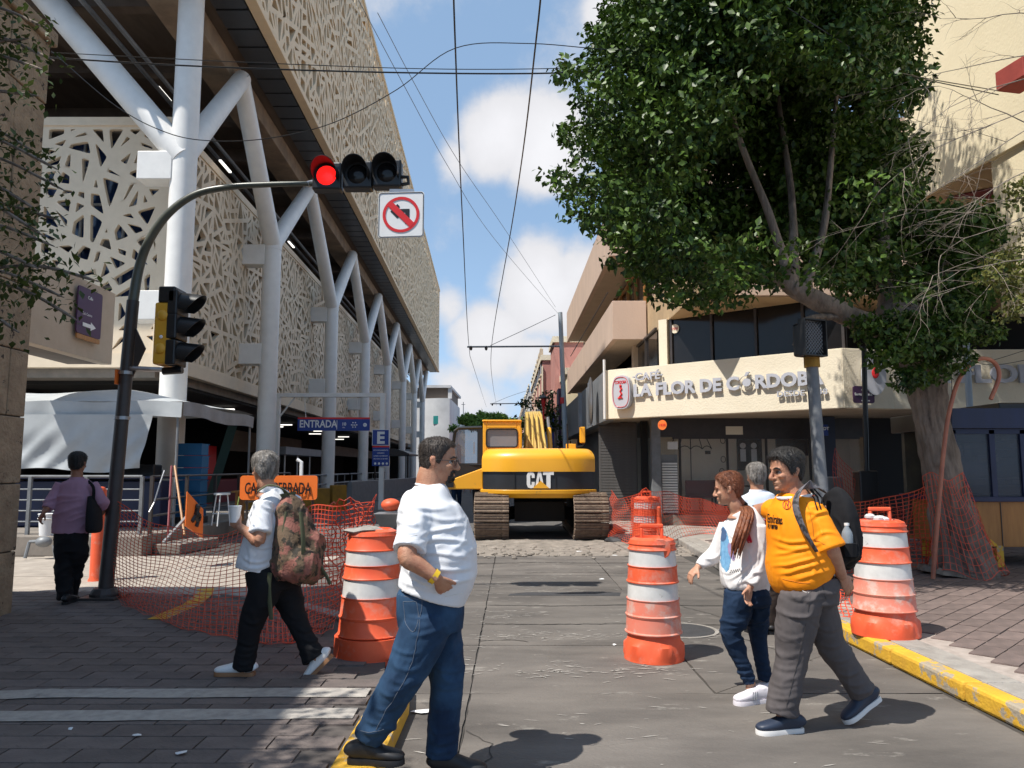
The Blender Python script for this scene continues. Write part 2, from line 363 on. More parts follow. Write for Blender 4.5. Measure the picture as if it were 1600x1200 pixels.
# concrete slabs with real joints
xs = [-8.5,-5.6,-3.1,-.30,1.45,3.08]; ys = [1.2,2.9,4.3,5.68,7.18,8.1,9.2,10.35,11.6,13.0,14.3]
for j in range(len(ys)-1):
    for i in range(len(xs)-1):
        if i < 3 and ys[j+1] < 9.5: 
            if i < 2: continue
        g = .006
        x0, x1, y0, y1 = xs[i]+g, xs[i+1]-g, ys[j]+g, ys[j+1]-g
        if i == 3 and j in (1,2,6): x1 = xs[i+2]-g
        if i == 4 and j in (1,2,6): continue
        n = 10; P = []
        dz = random.uniform(-.002,.002)
        for k in range(n+1): P.append((x0+(x1-x0)*k/n, y0+random.uniform(-.004,.006)))
        for k in range(n+1): P.append((x1+random.uniform(-.006,.004), y0+(y1-y0)*k/n))
        for k in range(n+1): P.append((x1-(x1-x0)*k/n, y1+random.uniform(-.006,.004)))
        for k in range(n+1): P.append((x0+random.uniform(-.004,.006), y1-(y1-y0)*k/n))
        obj('slab', MB().prism(P, -.012, dz), M['plaza'] if (i < 2 and j >= 6) else M['road'], road)
# broken strip in front of the excavator
n = 90; m = 26; mb = MB(); vv = []
X = np.linspace(-2.4, 4.0, n); Y = np.linspace(14.32, 17.2, m); XX, YY = np.meshgrid(X, Y)
P = np.stack([XX.ravel(), YY.ravel(), 0*XX.ravel()], 1)
Z = .05*np.clip(vnoise(P*2.1, 3)-.35, 0, 1) + .05*np.clip(vnoise(P*6, 4)-.5, 0, 1) + .02*vnoise(P*17, 5)
edge = np.clip(np.minimum((YY.ravel()-14.32)/.5, 1), 0, 1); Z = Z*edge - .01
mb.add(np.stack([P[:,0], P[:,1], Z], 1).tolist(), [(j*n+i, j*n+i+1, (j+1)*n+i+1, (j+1)*n+i) for j in range(m-1) for i in range(n-1)])
struct('broken_pavement', mb, M['rubble'], smooth='all')
st = MB()
for k in range(260):
    x = random.uniform(-2.2,3.6); y = random.gauss(14.9,.55); r = random.uniform(.012,.05)
    if y < 13.6: continue
    st.ball((x,y,r*.3), (r*random.uniform(.7,1.4), r, r*.6), 6, 4)
stuff(tag(obj('rubble', st, M['rubble']), 'scattered broken concrete lumps in front of the yellow excavator', 'rubble'))
# dark tar patch and drain seam
struct('tar_patch', MB().prism([(-.55+.5,9.9),(1.35,9.86),(1.4,10.12),(.2,10.15),(-.02,10.02)], 0, .005), M['patch'])
mh = thing('manhole_cover', 'round iron manhole cover set in the road behind the walking woman', 'manhole', G(1080,985))
c = G(1065,985)
obj('rim', MB().lathe([(.36,0),(.36,.006),(.33,.007),(.33,.002)], c, 36), M['kerb_grey'], mh)
obj('lid', MB().lathe([(.32,.001),(.32,.005),(0.001,.005)], c, 36), M['patch'], mh)

# ---- left raised paving with yellow kerb
zl = .07
polyL = [(-.93,1.0),(-.93,5.75),(-1.02,6.4),(-1.3,7.2),(-1.85,8.1),(-2.6,8.9),(-3.6,9.55),(-5.0,9.85),(-16,9.9),(-16,1.0)]
left = struct('left_pavement', MB().prism(polyL, -.02, zl-.012), M['grout_d'])
def inpoly(x, y, poly):
    r = False; n = len(poly)
    for i in range(n):
        x1,y1 = poly[i]; x2,y2 = poly[(i+1)%n]
        if (y1 > y) != (y2 > y) and x < (x2-x1)*(y-y1)/(y2-y1)+x1: r = not r
    return r
pv = MB().box((0,0,-.02), (.388,.188,.04)); pvm = pv.mesh('paver'); pvm.materials.append(M['paver_l'])
cnt = 0; rest = MB()
cands = []
for j in range(0, 44):
    for i in range(-40, 2):
        x = -1.15 + i*.4 - (.2 if j % 2 else 0); y = 2.9+j*.2
        if x < -7.8: continue
        if all(inpoly(x+a, y+b, polyL) for a in (-.21,.21) for b in (-.1,.1)):
            cands.append((x*x+y*y, x, y))
cands = [c_ for c_ in cands if abs(c_[1])/c_[2] < .78]
cands.sort()
for q, (d, x, y) in enumerate(cands):
    if q < 290:
        o = inst('paver', pvm, left, (x, y, zl+random.uniform(-.002,.002)), random.uniform(-.006,.006)); cnt += 1
    else: rest.box((x,y,zl-.02+random.uniform(-.002,.002)), (.388,.188,.04))
stuff(obj('paver_field', rest, M['paver_l'], left))
# two worn white lines (thin paint sheets with ragged edges)
def stripe(name, pts, w, z, label):
    mb = MB(); a = []; b = []
    for i in range(len(pts)-1):
        p, q = Vector((*pts[i],0)), Vector((*pts[i+1],0)); d = (q-p).normalized(); nrm = Vector((-d.y,d.x,0)); K = 16
        for k in range(K+1):
            c_ = p.lerp(q, k/K); a.append(c_+nrm*(w/2+random.uniform(-.01,.01))); b.append(c_-nrm*(w/2+random.uniform(-.01,.01)))
    for k in range(len(a)-1): mb.add([(b[k].x,b[k].y,z),(b[k+1].x,b[k+1].y,z),(a[k+1].x,a[k+1].y,z),(a[k].x,a[k].y,z)], [(0,1,2,3)])
    o = obj(name, mb, M['line'], left); o['label'] = label; return o
stripe('painted_line', [(-6.6,4.75),(-4.5,5.28),(-3.2,5.42),(-.98,5.45)], .21, zl+.006, 'farther worn white line')
stripe('painted_line', [(-6.6,4.62),(-3.6,4.92),(-.98,5.0)], .21, zl+.006, 'nearer worn white line')
kerbL = tag(MB() and obj('kerb', MB().prism([(-.92,1.2),(-.69,1.2),(-.67,5.2),(-.72,5.62),(-.92,5.72)], -.01, .105), M['kerb_yel'], None, bevel=.02), 'short yellow kerb under the foot of the man in the white t-shirt', 'kerb')
tag(obj('kerb', MB().prism([(-.715,5.66),(-.78,6.4),(-1.08,7.25),(-1.65,8.2),(-2.45,9.05),(-3.5,9.75),(-3.56,9.58),(-2.57,8.92),(-1.82,8.12),(-1.27,7.2),(-.99,6.4),(-.915,5.74)], -.01, .085), M['kerb_grey'], None, bevel=.015), 'curved grey stone kerb edging the left pavement behind the barrel', 'kerb')
f = MB(); pts = [G(245,968,zl),G(275,955,zl),(G(300,945,zl)),G(318,930,zl),G(322,920,zl)]
for i in range(len(pts)-1):
    p, q = pts[i], pts[i+1]; d = (q-p).normalized(); nn = Vector((-d.y,d.x,0))*.10
    f.add([p-nn+Vector((0,0,.004)),q-nn+Vector((0,0,.004)),q+nn+Vector((0,0,.004)),p+nn+Vector((0,0,.004))], [(0,1,2,3)])
o = obj('faded_yellow_mark', f, M['kerb_yel'], left)

# ---- right pavement: grey kerb strip, yellow kerb face, diagonal pavers
zr = .125
def kx(y): return 3.16 - .018*(y-4) if y < 9 else 3.07 + (y-9)*.06
ky = [1.5,2.5,3.5,4.5,5.5,6.5,7.5,8.5,9.5,11,12.5,14,15.5,16.5]
polyR = [(kx(y)+.14, y) for y in ky] + [(20,16.5),(20,1.5)]
right = struct('right_pavement', MB().prism(polyR, -.02, zr-.012), M['grout'])
for i in range(len(ky)-1):
    a, b = ky[i]+.006, ky[i+1]-.006
    ko = obj('kerb', MB().prism([(kx(a)-.02,a),(kx(a)+.14,a),(kx(b)+.14,b),(kx(b)-.02,b)], -.01, zr+.004), M['kerb_yel'] if b < 11.2 else M['kerb_grey'], right, bevel=.025)
    ko['label'] = 'yellow painted kerb stone' if b < 11.2 else 'bare grey kerb stone'
    obj('edging', MB().prism([(kx(a)+.146,a),(kx(a)+.40,a),(kx(b)+.40,b),(kx(b)+.146,b)], .0, zr+.001), M['kerb_grey'], right, bevel=.01)
prm = MB().box((0,0,-.02), (.384,.186,.04)).mesh('paver_right'); prm.materials.append(M['paver_r'])
cands = []; s2 = math.sqrt(.5)
for j in range(-60, 60):
    for i in range(-40, 40):
        a = i*.4 + (.2 if j % 2 else 0); b = j*.2
        x = 5 + (a*s2 - b*s2); y = 7 + (a*s2 + b*s2)
        if x < kx(y)+.40+.19 or y < 2 or y > 16.2 or x/y > .78 or x > 12: continue
        cands.append((x*x+y*y, x, y))
cands.sort(); rest = MB()
for q, (d, x, y) in enumerate(cands):
    if q < 290: inst('paver', prm, right, (x, y, zr+random.uniform(-.003,.003)), math.pi/4+random.uniform(-.01,.01))
    else: rest.box((x,y,zr-.02+random.uniform(-.003,.003)), (.384,.186,.04), math.pi/4)
stuff(obj('paver_field', rest, M['paver_r'], right))
# cafe pavement beyond
struct('cafe_pavement', MB().prism([(2.65,16.55),(20,16.55),(20,30),(2.5,30)], -.01, .11), M['kerb_grey'], bevel=.01)
struct('street', MB().add([LB(6,17,-.006),(2.6,17,-.006),(1.2,200,-.006),LB(6,200,-.006)], [(0,1,2,3)]), M['road_dark'])
# left cross paving (sunlit beige)
struct('market_forecourt', MB().add([(-40,9.3,-.009),(-8.4,9.3,-.009),(-8.4,14.25,-.009),(-40,14.25,-.009)], [(0,1,2,3)]), M['plaza'])

# raised plinth in front of the market with railing
pl = struct('market_plinth', MB().prism([(-6.75,14.25),(-6.6,23),(-40,23),(-40,14.25)], -.01, .36).prism([(-6.2,14.6),(-6.0,16),(-6.6,16),(-6.7,14.6)], -.01, .18), M['slab'], bevel=.02)

# litter
lit = [(215,1150,.03),(110,1140,.02),(665,1112,.085),(282,1178,.04),(940,905,.05),(905,862,.08),(960,868,.06),(960,1008,.02)]
for i,(px,py,r) in enumerate(lit):
    z = zl if px < 620 and py > 1000 else 0
    c = G(px,py,z+.004); k = 7
    pts = [(c.x+math.cos(a)*r*random.uniform(.6,1.3), c.y+math.sin(a)*r*random.uniform(.4,.9), c.z+random.uniform(0,.012)) for a in [j*2*math.pi/k for j in range(k)]]
    mb = MB(); mb.add([tuple(c+Vector((0,0,.014)))]+pts, [(0,j+1,(j+1)%k+1) for j in range(k)])
    lb = ['paper scrap on the dark paving in the left foreground','tiny paper scrap at the left edge of the paving','crumpled white paper beside the yellow kerb and the standing man','small pale scrap low on the left paving','pale scrap on the road before the excavator, nearest the left','white plastic scrap in the rubble in front of the excavator','white scrap at the right end of the rubble by the excavator','tiny white scrap on the road left of the centre barrel'][i]
    tag(obj('litter', mb, M['glow']), lb, 'litter', 'bits of litter on the ground')
def crack(pts, w, lab=None, z=.004):
    mb = MB(); P = []
    for i in range(len(pts)-1):
        a, b = Vector((*pts[i],0)), Vector((*pts[i+1],0)); K = max(2,int((b-a).length/.06)); n = Vector((-(b-a).y,(b-a).x,0)).normalized()
        for k in range(K): P.append(a.lerp(b,k/K)+n*random.gauss(0,.012))
    P.append(Vector((*pts[-1],0)))
    for i in range(len(P)-1):
        d = (P[i+1]-P[i]); n = Vector((-d.y,d.x,0)).normalized(); w0, w1 = w*random.uniform(.3,1.2), w*random.uniform(.3,1.2)
        mb.add([P[i]-n*w0+Vector((0,0,z)),P[i+1]-n*w1+Vector((0,0,z)),P[i+1]+n*w1+Vector((0,0,z)),P[i]+n*w0+Vector((0,0,z))], [(0,1,2,3)])
    obj('crack', mb, M['gap'], road)
crack([(-.3,8.15),(.3,8.1),(1.1,8.16),(2.2,8.08)], .012)
crack([(-.28,9.22),(.5,9.15),(1.3,9.25),(2.4,9.18),(3.0,9.1)], .016)
crack([(-.3,7.35),(.0,7.4),(.15,7.3)], .010)
crack([(-2.2,13.2),(-.9,13.1),(.3,13.3),(1.6,13.2),(3,13.35)], .022)
crack([(.2,12.0),(.9,12.1),(1.6,11.95),(2.2,12.1)], .012)
crack([(1.9,9.3),(2.3,8.4),(2.1,7.6),(2.5,6.6)], .008)
crack([(-.28,4.9),(-.1,4.6),(-.2,4.2)], .006)
def scuff(cx_, cy_, lx, ly, n):
    mb = MB()
    for k in range(n):
        x = cx_+random.gauss(0,lx); y = cy_+random.gauss(0,ly); a = random.gauss(0,.35); l = random.uniform(.01,.07); w = random.uniform(.002,.010)
        d = Vector((math.cos(a),math.sin(a),0)); nn = Vector((-d.y,d.x,0)); p = Vector((x,y,.0045)); m_ = random.uniform(.3,.8)
        mb.add([p-d*l,p+nn*w-d*l*.3,p+nn*w*m_+d*l*.5,p+d*l,p-nn*w*.7+d*l*.2,p-nn*w*m_-d*l*.5], [(5,4,3,2,1,0)])
    stuff(obj('paint_scrape', mb, M['line'], road))
scuff(.35,7.55,.55,.12,120); scuff(.5,6.3,.45,.12,90); scuff(.3,10.6,.7,.5,160); scuff(1.5,12.5,1.0,.7,160); scuff(-.1,8.6,.25,.25,50); scuff(1.9,7.9,.5,.4,60); scuff(-.45,6.9,.12,.4,30); scuff(.6,5.0,.9,.6,40)
# ================================================================ LATTICE PANELS
def split_cells(w, h, area, seed, aspect=2.6):
    rnd = random.Random(seed); todo = [[(0,0),(w,0),(w,h),(0,h)]]; out = []
    def parea(p): return abs(sum(p[i][0]*p[(i+1)%len(p)][1]-p[(i+1)%len(p)][0]*p[i][1] for i in range(len(p))))/2
    while todo:
        p = todo.pop(); A = parea(p)
        if A < area*rnd.uniform(.7,2.4): out.append(p); continue
        cx = sum(q[0] for q in p)/len(p); cy = sum(q[1] for q in p)/len(p)
        sxx = sum((q[0]-cx)**2 for q in p); syy = sum((q[1]-cy)**2 for q in p); sxy = sum((q[0]-cx)*(q[1]-cy) for q in p)
        ang = .5*math.atan2(2*sxy, sxx-syy)
        ang = ang + math.pi/2 + rnd.gauss(0,.75)
        dx, dy = math.cos(ang), math.sin(ang); ox, oy = cx+rnd.uniform(-.12,.12)*math.sqrt(A), cy+rnd.uniform(-.12,.12)*math.sqrt(A)
        s = [(q[0]-ox)*dy-(q[1]-oy)*dx for q in p]; a = []; b = []
        for i in range(len(p)):
            j = (i+1)%len(p)
            if s[i] >= 0: a.append(p[i])
            else: b.append(p[i])
            if (s[i] >= 0) != (s[j] >= 0):
                t = s[i]/(s[i]-s[j]); q = (p[i][0]+(p[j][0]-p[i][0])*t, p[i][1]+(p[j][1]-p[i][1])*t); a.append(q); b.append(q)
        if len(a) > 2 and len(b) > 2 and parea(a) > area*.12 and parea(b) > area*.12: todo += [a, b]
        else: out.append(p)
    return out
def clip_inset(p, t):
    n = len(p); res = list(p)
    for i in range(n):
        a, b = p[i], p[(i+1)%n]; dx, dy = b[0]-a[0], b[1]-a[1]; l = math.hypot(dx, dy)
        if l < 1e-6: continue
        nx, ny = -dy/l, dx/l; d = [(q[0]-a[0])*nx+(q[1]-a[1])*ny-t for q in res]; new = []
        for k in range(len(res)):
            j = (k+1)%len(res)
            if d[k] >= 0: new.append(res[k])
            if (d[k] >= 0) != (d[j] >= 0):
                u = d[k]/(d[k]-d[j]); new.append((res[k][0]+(res[j][0]-res[k][0])*u, res[k][1]+(res[j][1]-res[k][1])*u))
        res = new
        if len(res) < 3: return None
    return res
def lattice_mesh(w, h, area, t, depth, seed, m):
    """plate in the XZ plane, front towards -Y, holes cut right through"""
    mb = MB()
    for p in split_cells(w, h, area, seed):
        A = sum(p[i][0]*p[(i+1)%len(p)][1]-p[(i+1)%len(p)][0]*p[i][1] for i in range(len(p)))
        if A < 0: p = p[::-1]
        ins = clip_inset(p, t)
        if not ins or len(ins) < 3 or abs(sum(ins[i][0]*ins[(i+1)%len(ins)][1]-ins[(i+1)%len(ins)][0]*ins[i][1] for i in range(len(ins)))) < area*.04:
            mb.add([(x,0,z) for x,z in p], [tuple(range(len(p)))]); continue
        k = len(ins); rd = []
        for i in range(k):
            q0, q, q1 = ins[i-1], ins[i], ins[(i+1)%k]; f = .17
            rd += [(q[0]+(q0[0]-q[0])*f, q[1]+(q0[1]-q[1])*f), (q[0]*.62+.19*(q[0]+(q0[0]-q[0])*f+q[0]+(q1[0]-q[0])*f), q[1]*.62+.19*(q[1]+(q0[1]-q[1])*f+q[1]+(q1[1]-q[1])*f)), (q[0]+(q1[0]-q[0])*f, q[1]+(q1[1]-q[1])*f)]
        # ring between p and rd : match every ring vertex to nearest-angle sweep
        cx = sum(q[0] for q in rd)/len(rd); cy = sum(q[1] for q in rd)/len(rd)
        an = lambda q: math.atan2(q[1]-cy, q[0]-cx)
        O = sorted(p, key=an); I = sorted(rd, key=an); nO, nI = len(O), len(I)
        base = len(mb.v); mb.v += [(x,0,z) for x,z in O] + [(x,0,z) for x,z in I] + [(x,depth,z) for x,z in I]
        i = j = 0
        aO = [an(q) for q in O]; aI = [an(q) for q in I]
        while i < nO or j < nI:
            ao = aO[i%nO] + (2*math.pi if i >= nO else 0); ai = aI[j%nI] + (2*math.pi if j >= nI else 0)
            nao = aO[(i+1)%nO] + (2*math.pi if i+1 >= nO else 0); nai = aI[(j+1)%nI] + (2*math.pi if j+1 >= nI else 0)
            if j >= nI or (i < nO and nao <= nai): mb.f.append((base+i%nO, base+(i+1)%nO, base+nO+j%nI)); i += 1
            else: mb.f.append((base+i%nO, base+nO+(j+1)%nI, base+nO+j%nI)); j += 1
        for q in range(nI): mb.f.append((base+nO+q, base+nO+(q+1)%nI, base+nO+nI+(q+1)%nI, base+nO+nI+q))
    me = mb.mesh('lattice'); me.materials.append(m); return me

# ================================================================ MARKET BUILDING (left)
mk = thing('market_building', 'large market building with cut-out tan lattice walls raised on white forked steel columns', 'building', LB(8,19.5,0))
UL = 9.0
side_v = [lattice_mesh(3.5,6.55,.175,.070,.16,s,M['lattice']) for s in (11,12,13,14)]
z0 = 4.75
for k in range(20):
    v = 21.0+k*3.5; inst('lattice_panel', side_v[k%4], mk, LB(UL, v+.01, z0), math.pi/2+LA)
front_v = [lattice_mesh(3.6,6.55,.22,.092,.14,s,M['lattice']) for s in (21,22,23)]
for k in range(4): inst('lattice_panel', front_v[k%3], mk, LB(UL+3.6*(k+1), 21.0, z0), 0)
up_v = [lattice_mesh(4.0,11.2,.34,.090,.20,s,M['lattice_up']) for s in (31,32,33,34,35)]
UU = 6.65; zu = 15.0
for k in range(22):
    v = 17.9+k*4.0; inst('lattice_panel', up_v[k%5], mk, LB(UU, v+.01, zu), math.pi/2+LA)
inst('lattice_panel', up_v[2], mk, LB(UU+4.0,17.85,zu), 0); inst('lattice_panel', up_v[0], mk, LB(UU+8.0,17.85,zu), 0)
def lbox(mb, u0, u1, v0, v1, za, zb):
    a = [LB(u0,v0,0),LB(u1,v0,0),LB(u1,v1,0),LB(u0,v1,0)]
    return mb.prism([(p.x,p.y) for p in a], za, zb)
vE = 91
obj('lattice_border', lbox(lbox(lbox(MB(), UL-.05,UL+.2,20.95,vE,4.35,4.75),UL-.05,UL+.2,20.95,vE,11.3,11.55),UL-.06,UL+.22,20.93,21.12,4.35,11.55), M['lattice'], mk, bevel=.01)
obj('front_border', lbox(lbox(MB(), UL+.2,24,20.95,21.2,4.35,4.75),UL+.2,24,20.95,21.2,11.3,11.55), M['lattice'], mk)
obj('floor_slab', lbox(lbox(lbox(MB(),UL+.25,40,21.25,vE,4.1,4.6),UL+.6,40,21.6,vE,7.9,8.2),UL+.2,40,21.2,vE,11.2,11.5), M['slab'], mk)
# glazing behind the lattice
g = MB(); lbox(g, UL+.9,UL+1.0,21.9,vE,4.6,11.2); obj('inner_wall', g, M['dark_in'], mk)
fg = obj('window', lbox(MB(), UL+.3,24,21.75,21.8,4.75,11.2), M['bluegl'], mk)
for k in range(9): obj('mullion', lbox(MB(), UL+.3+k*1.25, UL+.36+k*1.25, 21.68,21.75,4.75,11.2), M['white_steel'], fg)
for z in (5.6,6.75,8.0,9.2,10.3): obj('mullion', lbox(MB(), UL+.3,24,21.66,21.73,z,z+.06), M['white_steel'], fg)
# upper volume
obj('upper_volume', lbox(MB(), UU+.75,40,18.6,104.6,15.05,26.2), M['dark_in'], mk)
obj('roof_edge', lbox(lbox(MB(),UU-.08,UU+.35,17.8,105.9,zu+11.2,zu+11.45),UU-.08,UU+.25,17.8,105.9,zu-.22,zu), M['lattice_up'], mk, bevel=.02)
obj('end_wall', lbox(MB(), UU,UU+4,105.9,106.1,zu,zu+11.3), M['lattice_up'], mk)
lv = MB()
for k in range(88): lbox(lv, UU+.30,UU+1.25,18.0+k,18.9+k,14.80,14.90)
obj('louvre_strip', lv, M['louver'], mk)
obj('edge_beam', lbox(MB(), UU+1.6,UU+2.6,18,104,14.15,14.85), M['beam'], mk, bevel=.03)
sf = MB(); lbox(sf, UU+1.25,40,17.9,104,14.86,15.04)
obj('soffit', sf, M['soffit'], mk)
rb = MB()
for k in range(24): lbox(rb, UU+2.6,40,20+k*3.6,20.35+k*3.6,14.3,14.86)
for k in range(3): lbox(rb, UU+6+k*5,UU+6.4+k*5,18,104,14.45,14.86)
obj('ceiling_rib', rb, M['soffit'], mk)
pipes = MB()
for u,z in ((UU+3.6,13.8),(UU+4.1,13.9)): pipes.tube([LB(u,18,z),LB(u,104,z)], .07, 8)
obj('pipe', pipes, M['greymet'], mk)
# ground floor: dark market hall
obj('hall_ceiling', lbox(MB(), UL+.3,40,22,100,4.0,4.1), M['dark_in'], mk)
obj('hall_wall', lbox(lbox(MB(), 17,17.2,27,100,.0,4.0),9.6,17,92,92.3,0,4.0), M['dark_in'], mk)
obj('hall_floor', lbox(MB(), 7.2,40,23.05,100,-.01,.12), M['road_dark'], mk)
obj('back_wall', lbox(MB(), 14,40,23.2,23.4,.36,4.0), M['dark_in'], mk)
obj('hanging_panel', lbox(lbox(MB(),12,12.1,36,50,2.4,3.4),11,11.1,55,75,2.5,3.2), M['soffit'], mk)
for (u,v) in ((9.9,30),(11.2,31.5),(10.6,33),(9.9,36),(11.3,37),(10.4,41),(11.4,43),(10,48),(11.2,52),(10.2,57),(11.5,62)):
    m_ = MB(); lbox(m_, u,u+.8,v,v+.14,3.86,3.91); obj('ceiling_light', m_, M['lamp'], mk)
for (px,py,Y) in ((352,260,24.5),(455,382,36),(523,555/1.0,45),(352*.73,147,24.5)):
    p = W(px,py,Y); m_ = MB().box(p, (.08,1.0,.05), LA); obj('ceiling_light', m_, M['lamp'], mk)
# stalls seen inside
st_ = thing('market_stall', 'red market stall under ceiling lights in the dark hall behind the closed-road sign', 'stall', LB(12,33,.12))
obj('counter', lbox(MB(),11.4,12.4,30,36,.12,1.1), M['maroon'], st_); obj('back_panel', lbox(MB(),12.6,12.75,30,36,.12,2.6), M['signred'], st_)
s2_ = thing('market_stall', 'grey glass-fronted stall between the second and third white columns', 'stall', LB(11,42,.12))
obj('counter', lbox(MB(),10.8,11.6,40,50,.12,1.0), M['greymet'], s2_); obj('canopy', lbox(MB(),10.4,11.8,40,50,2.3,2.7), M['tarpg'], s2_)
for v in (40.3,43,46,49.5): obj('post', lbox(MB(),10.5,10.56,v,v+.06,.12,2.3), M['white_steel'], s2_)
bright = struct('far_daylight_wall', lbox(MB(), 9.6,20,101,101.3,0,6), M['farwhite'])

# columns
UC = 8.0
def at_col(off): return 9600.0/off
vcol = [19.5,27.9,39.0,50.0,61.3,73.0,84.5,95.5]
zf = 10.0; za = 14.2
D = .33
for i, v in enumerate(vcol):
    lab = ['nearest white forked column, standing in the tarpaulin stall','second white forked column, beside the entrance gantry','third white forked column, behind the blue entrance board','fourth white forked column from the camera','fifth white forked column from the camera','sixth white forked column from the camera','seventh white forked column from the camera','last white forked column at the far end of the market'][i]
    c = thing('forked_column', lab, 'column', LB(UC,v,0), 'white forked columns of the market')
    zt = za if i == 0 else zf
    obj('shaft', MB().tube([LB(UC,v,0),LB(UC,v,zt if i else 15)], D, 24), M['white_steel'], c, smooth=True)
    nxt = vcol[i+1] if i+1 < len(vcol) else v+11
    mid = (v+nxt)/2
    obj('branch', MB().tube([LB(UC,v,zf-.15),LB(UC,mid+.1,za)], [D*.97,D*.86], 20), M['white_steel'], c, smooth=True)
    if i: 
        midp = (vcol[i-1]+v)/2
        obj('branch', MB().tube([LB(UC,v,zf-.15),LB(UC,midp-.1,za)], [D*.97,D*.86], 20), M['white_steel'], c, smooth=True)
        obj('joint_collar', MB().tube([LB(UC,v,zf-.35),LB(UC,v,zf-.2)], D*1.04, 24), M['white_steel'], c, smooth=True)
    else:
        obj('branch', MB().tube([LB(UC,v,zf-.3),LB(UC+4.6,v+.2,15)], [D*1.1,D*1.1], 20), M['white_steel'], c, smooth=True)
    for zb in (5.35, 9.05):
        obj('bracket', lbox(MB(), UC+.2,UL+.1,v-.3,v+.3,zb,zb+.75), M['white_steel'], c, bevel=.015)
    if i > 0: obj('base_box', MB().tube([LB(UC,v,0),LB(UC,v,.3)], D*1.12, 20), M['greymet'], c)

# ================================================================ STONE CORNER BUILDING (near left)
sb = thing('stone_building', 'brown cantera stone building corner at the left edge with leaves in front', 'building', (-5.45,8.4,0))
w0 = LB(5.17,8.4); 
wall = MB(); courses = 9; hz = 6.45/courses
stn = obj('wall', MB().prism([(-5.36,8.36),(-5.06,1.0),(-9,1.0),(-9,8.36)], 0, 6.45), M['gap'], sb)
for r_ in range(courses):
    x = 1.0 + (.35 if r_ % 2 else 0); y = 1.0; z = r_*hz
    while y < 8.36:
        ln = random.uniform(.8,1.15); y1 = min(y+ln, 8.40)
        if 8.40-y1 < .25: y1 = 8.40
        xa = -5.06-(y-1)*.0408; xb = -5.06-(y1-1)*.0408; o_ = random.uniform(.02,.04)
        obj('stone', MB().prism([(xa+o_,y+.006),(xb+o_,y1-.006),(xb-.2,y1-.006),(xa-.2,y+.006)], z+.006, z+hz-.006), M['stone'], stn, bevel=.012)
        y = y1
    x = -5.39
    while x > -9:
        x1 = max(x-random.uniform(.8,1.1), -9.0)
        obj('stone', MB().prism([(x-.006,8.36),(x-.006,8.40),(x1+.006,8.40),(x1+.006,8.36)], z+.006, z+hz-.006), M['stone'], stn)
        x = x1
obj('cornice', MB().prism([(-5.28,8.46),(-4.99,.9),(-9,.9),(-9,8.46)], 6.45, 6.62), M['stone'], sb, bevel=.02)
obj('upper_storey', MB().prism([(-5.50,7.3),(-5.44,1.0),(-9,1.0),(-9,7.3)], 6.62, 8.35), M['stone'], sb)  # unseen storey, added above the frame to lengthen the shadow on the paving
obj('wall_mark', MB().box((-5.40,7.25,3.15),(.02,.28,.26)), M['signwhite'], sb)

# beam with purple street sign, spanning behind the stone corner
bm_ = thing('wall_band', 'tan projecting wall band behind the stone corner, carrying a purple street sign', 'wall', LB(8.6,17.4,3.9))
obj('panel', MB().slabpoly([LB(8.6,17.45,3.95),LB(8.6,17.45,5.6),LB(8.6,14.2,5.6),LB(8.6,14.2,3.95)], (-.25,0,0)), M['tanwall'], bm_)
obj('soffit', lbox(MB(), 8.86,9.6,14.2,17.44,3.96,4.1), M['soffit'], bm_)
p = LB(8.55,16.2,4.35)
ss = thing('street_sign', 'purple street name plate with a white arrow on the tan wall band', 'sign', p)
d_ = Vector((-math.sin(LA),math.cos(LA),0))
def plate(mb, c, wdir, w, h, t=.03, r=.06):
    wdir = Vector(wdir).normalized(); n = wdir.cross(Vector((0,0,1))); c = Vector(c); pts = []
    for (sx,sz,a0) in ((1,1,0),(-1,1,90),(-1,-1,180),(1,-1,270)):
        for k in range(4):
            a = R(a0+k*30); pts.append(c + wdir*(sx*(w/2-r)+r*math.cos(a)) + Vector((0,0,1))*(sz*(h/2-r)+r*math.sin(a)))
    return mb.slabpoly([q+n*t/2 for q in pts], -n*t)
cc_ = p + Vector((.03,.0,.55))
obj('plate', plate(MB(), cc_, d_, 1.0, 1.0), M['purple'], ss)
obj('base_strip', plate(MB(), cc_-Vector((0,0,.56)), d_, .95, .1, r=.02), M['wood'], ss)
text('Independencia', .155, M['signwhite'], cc_+Vector((.022,-.45,.08)), d_, ss, .004, .004)
text('Calle', .10, M['signwhite'], cc_+Vector((.022,-.12,.28)), d_, ss, .004)
text('Col. Centro', .08, M['signwhite'], cc_+Vector((.022,-.30,-.08)), d_, ss, .004)
arrow = MB(); 
def A2(a,b): return cc_+d_*a+Vector((.02,0,b))
arrow.slabpoly([A2(-.28,-.33),A2(.05,-.33),A2(.05,-.38),A2(.26,-.29),A2(.05,-.20),A2(.05,-.25),A2(-.28,-.25)], (.006,0,0)); obj('arrow', arrow, M['signwhite'], ss)

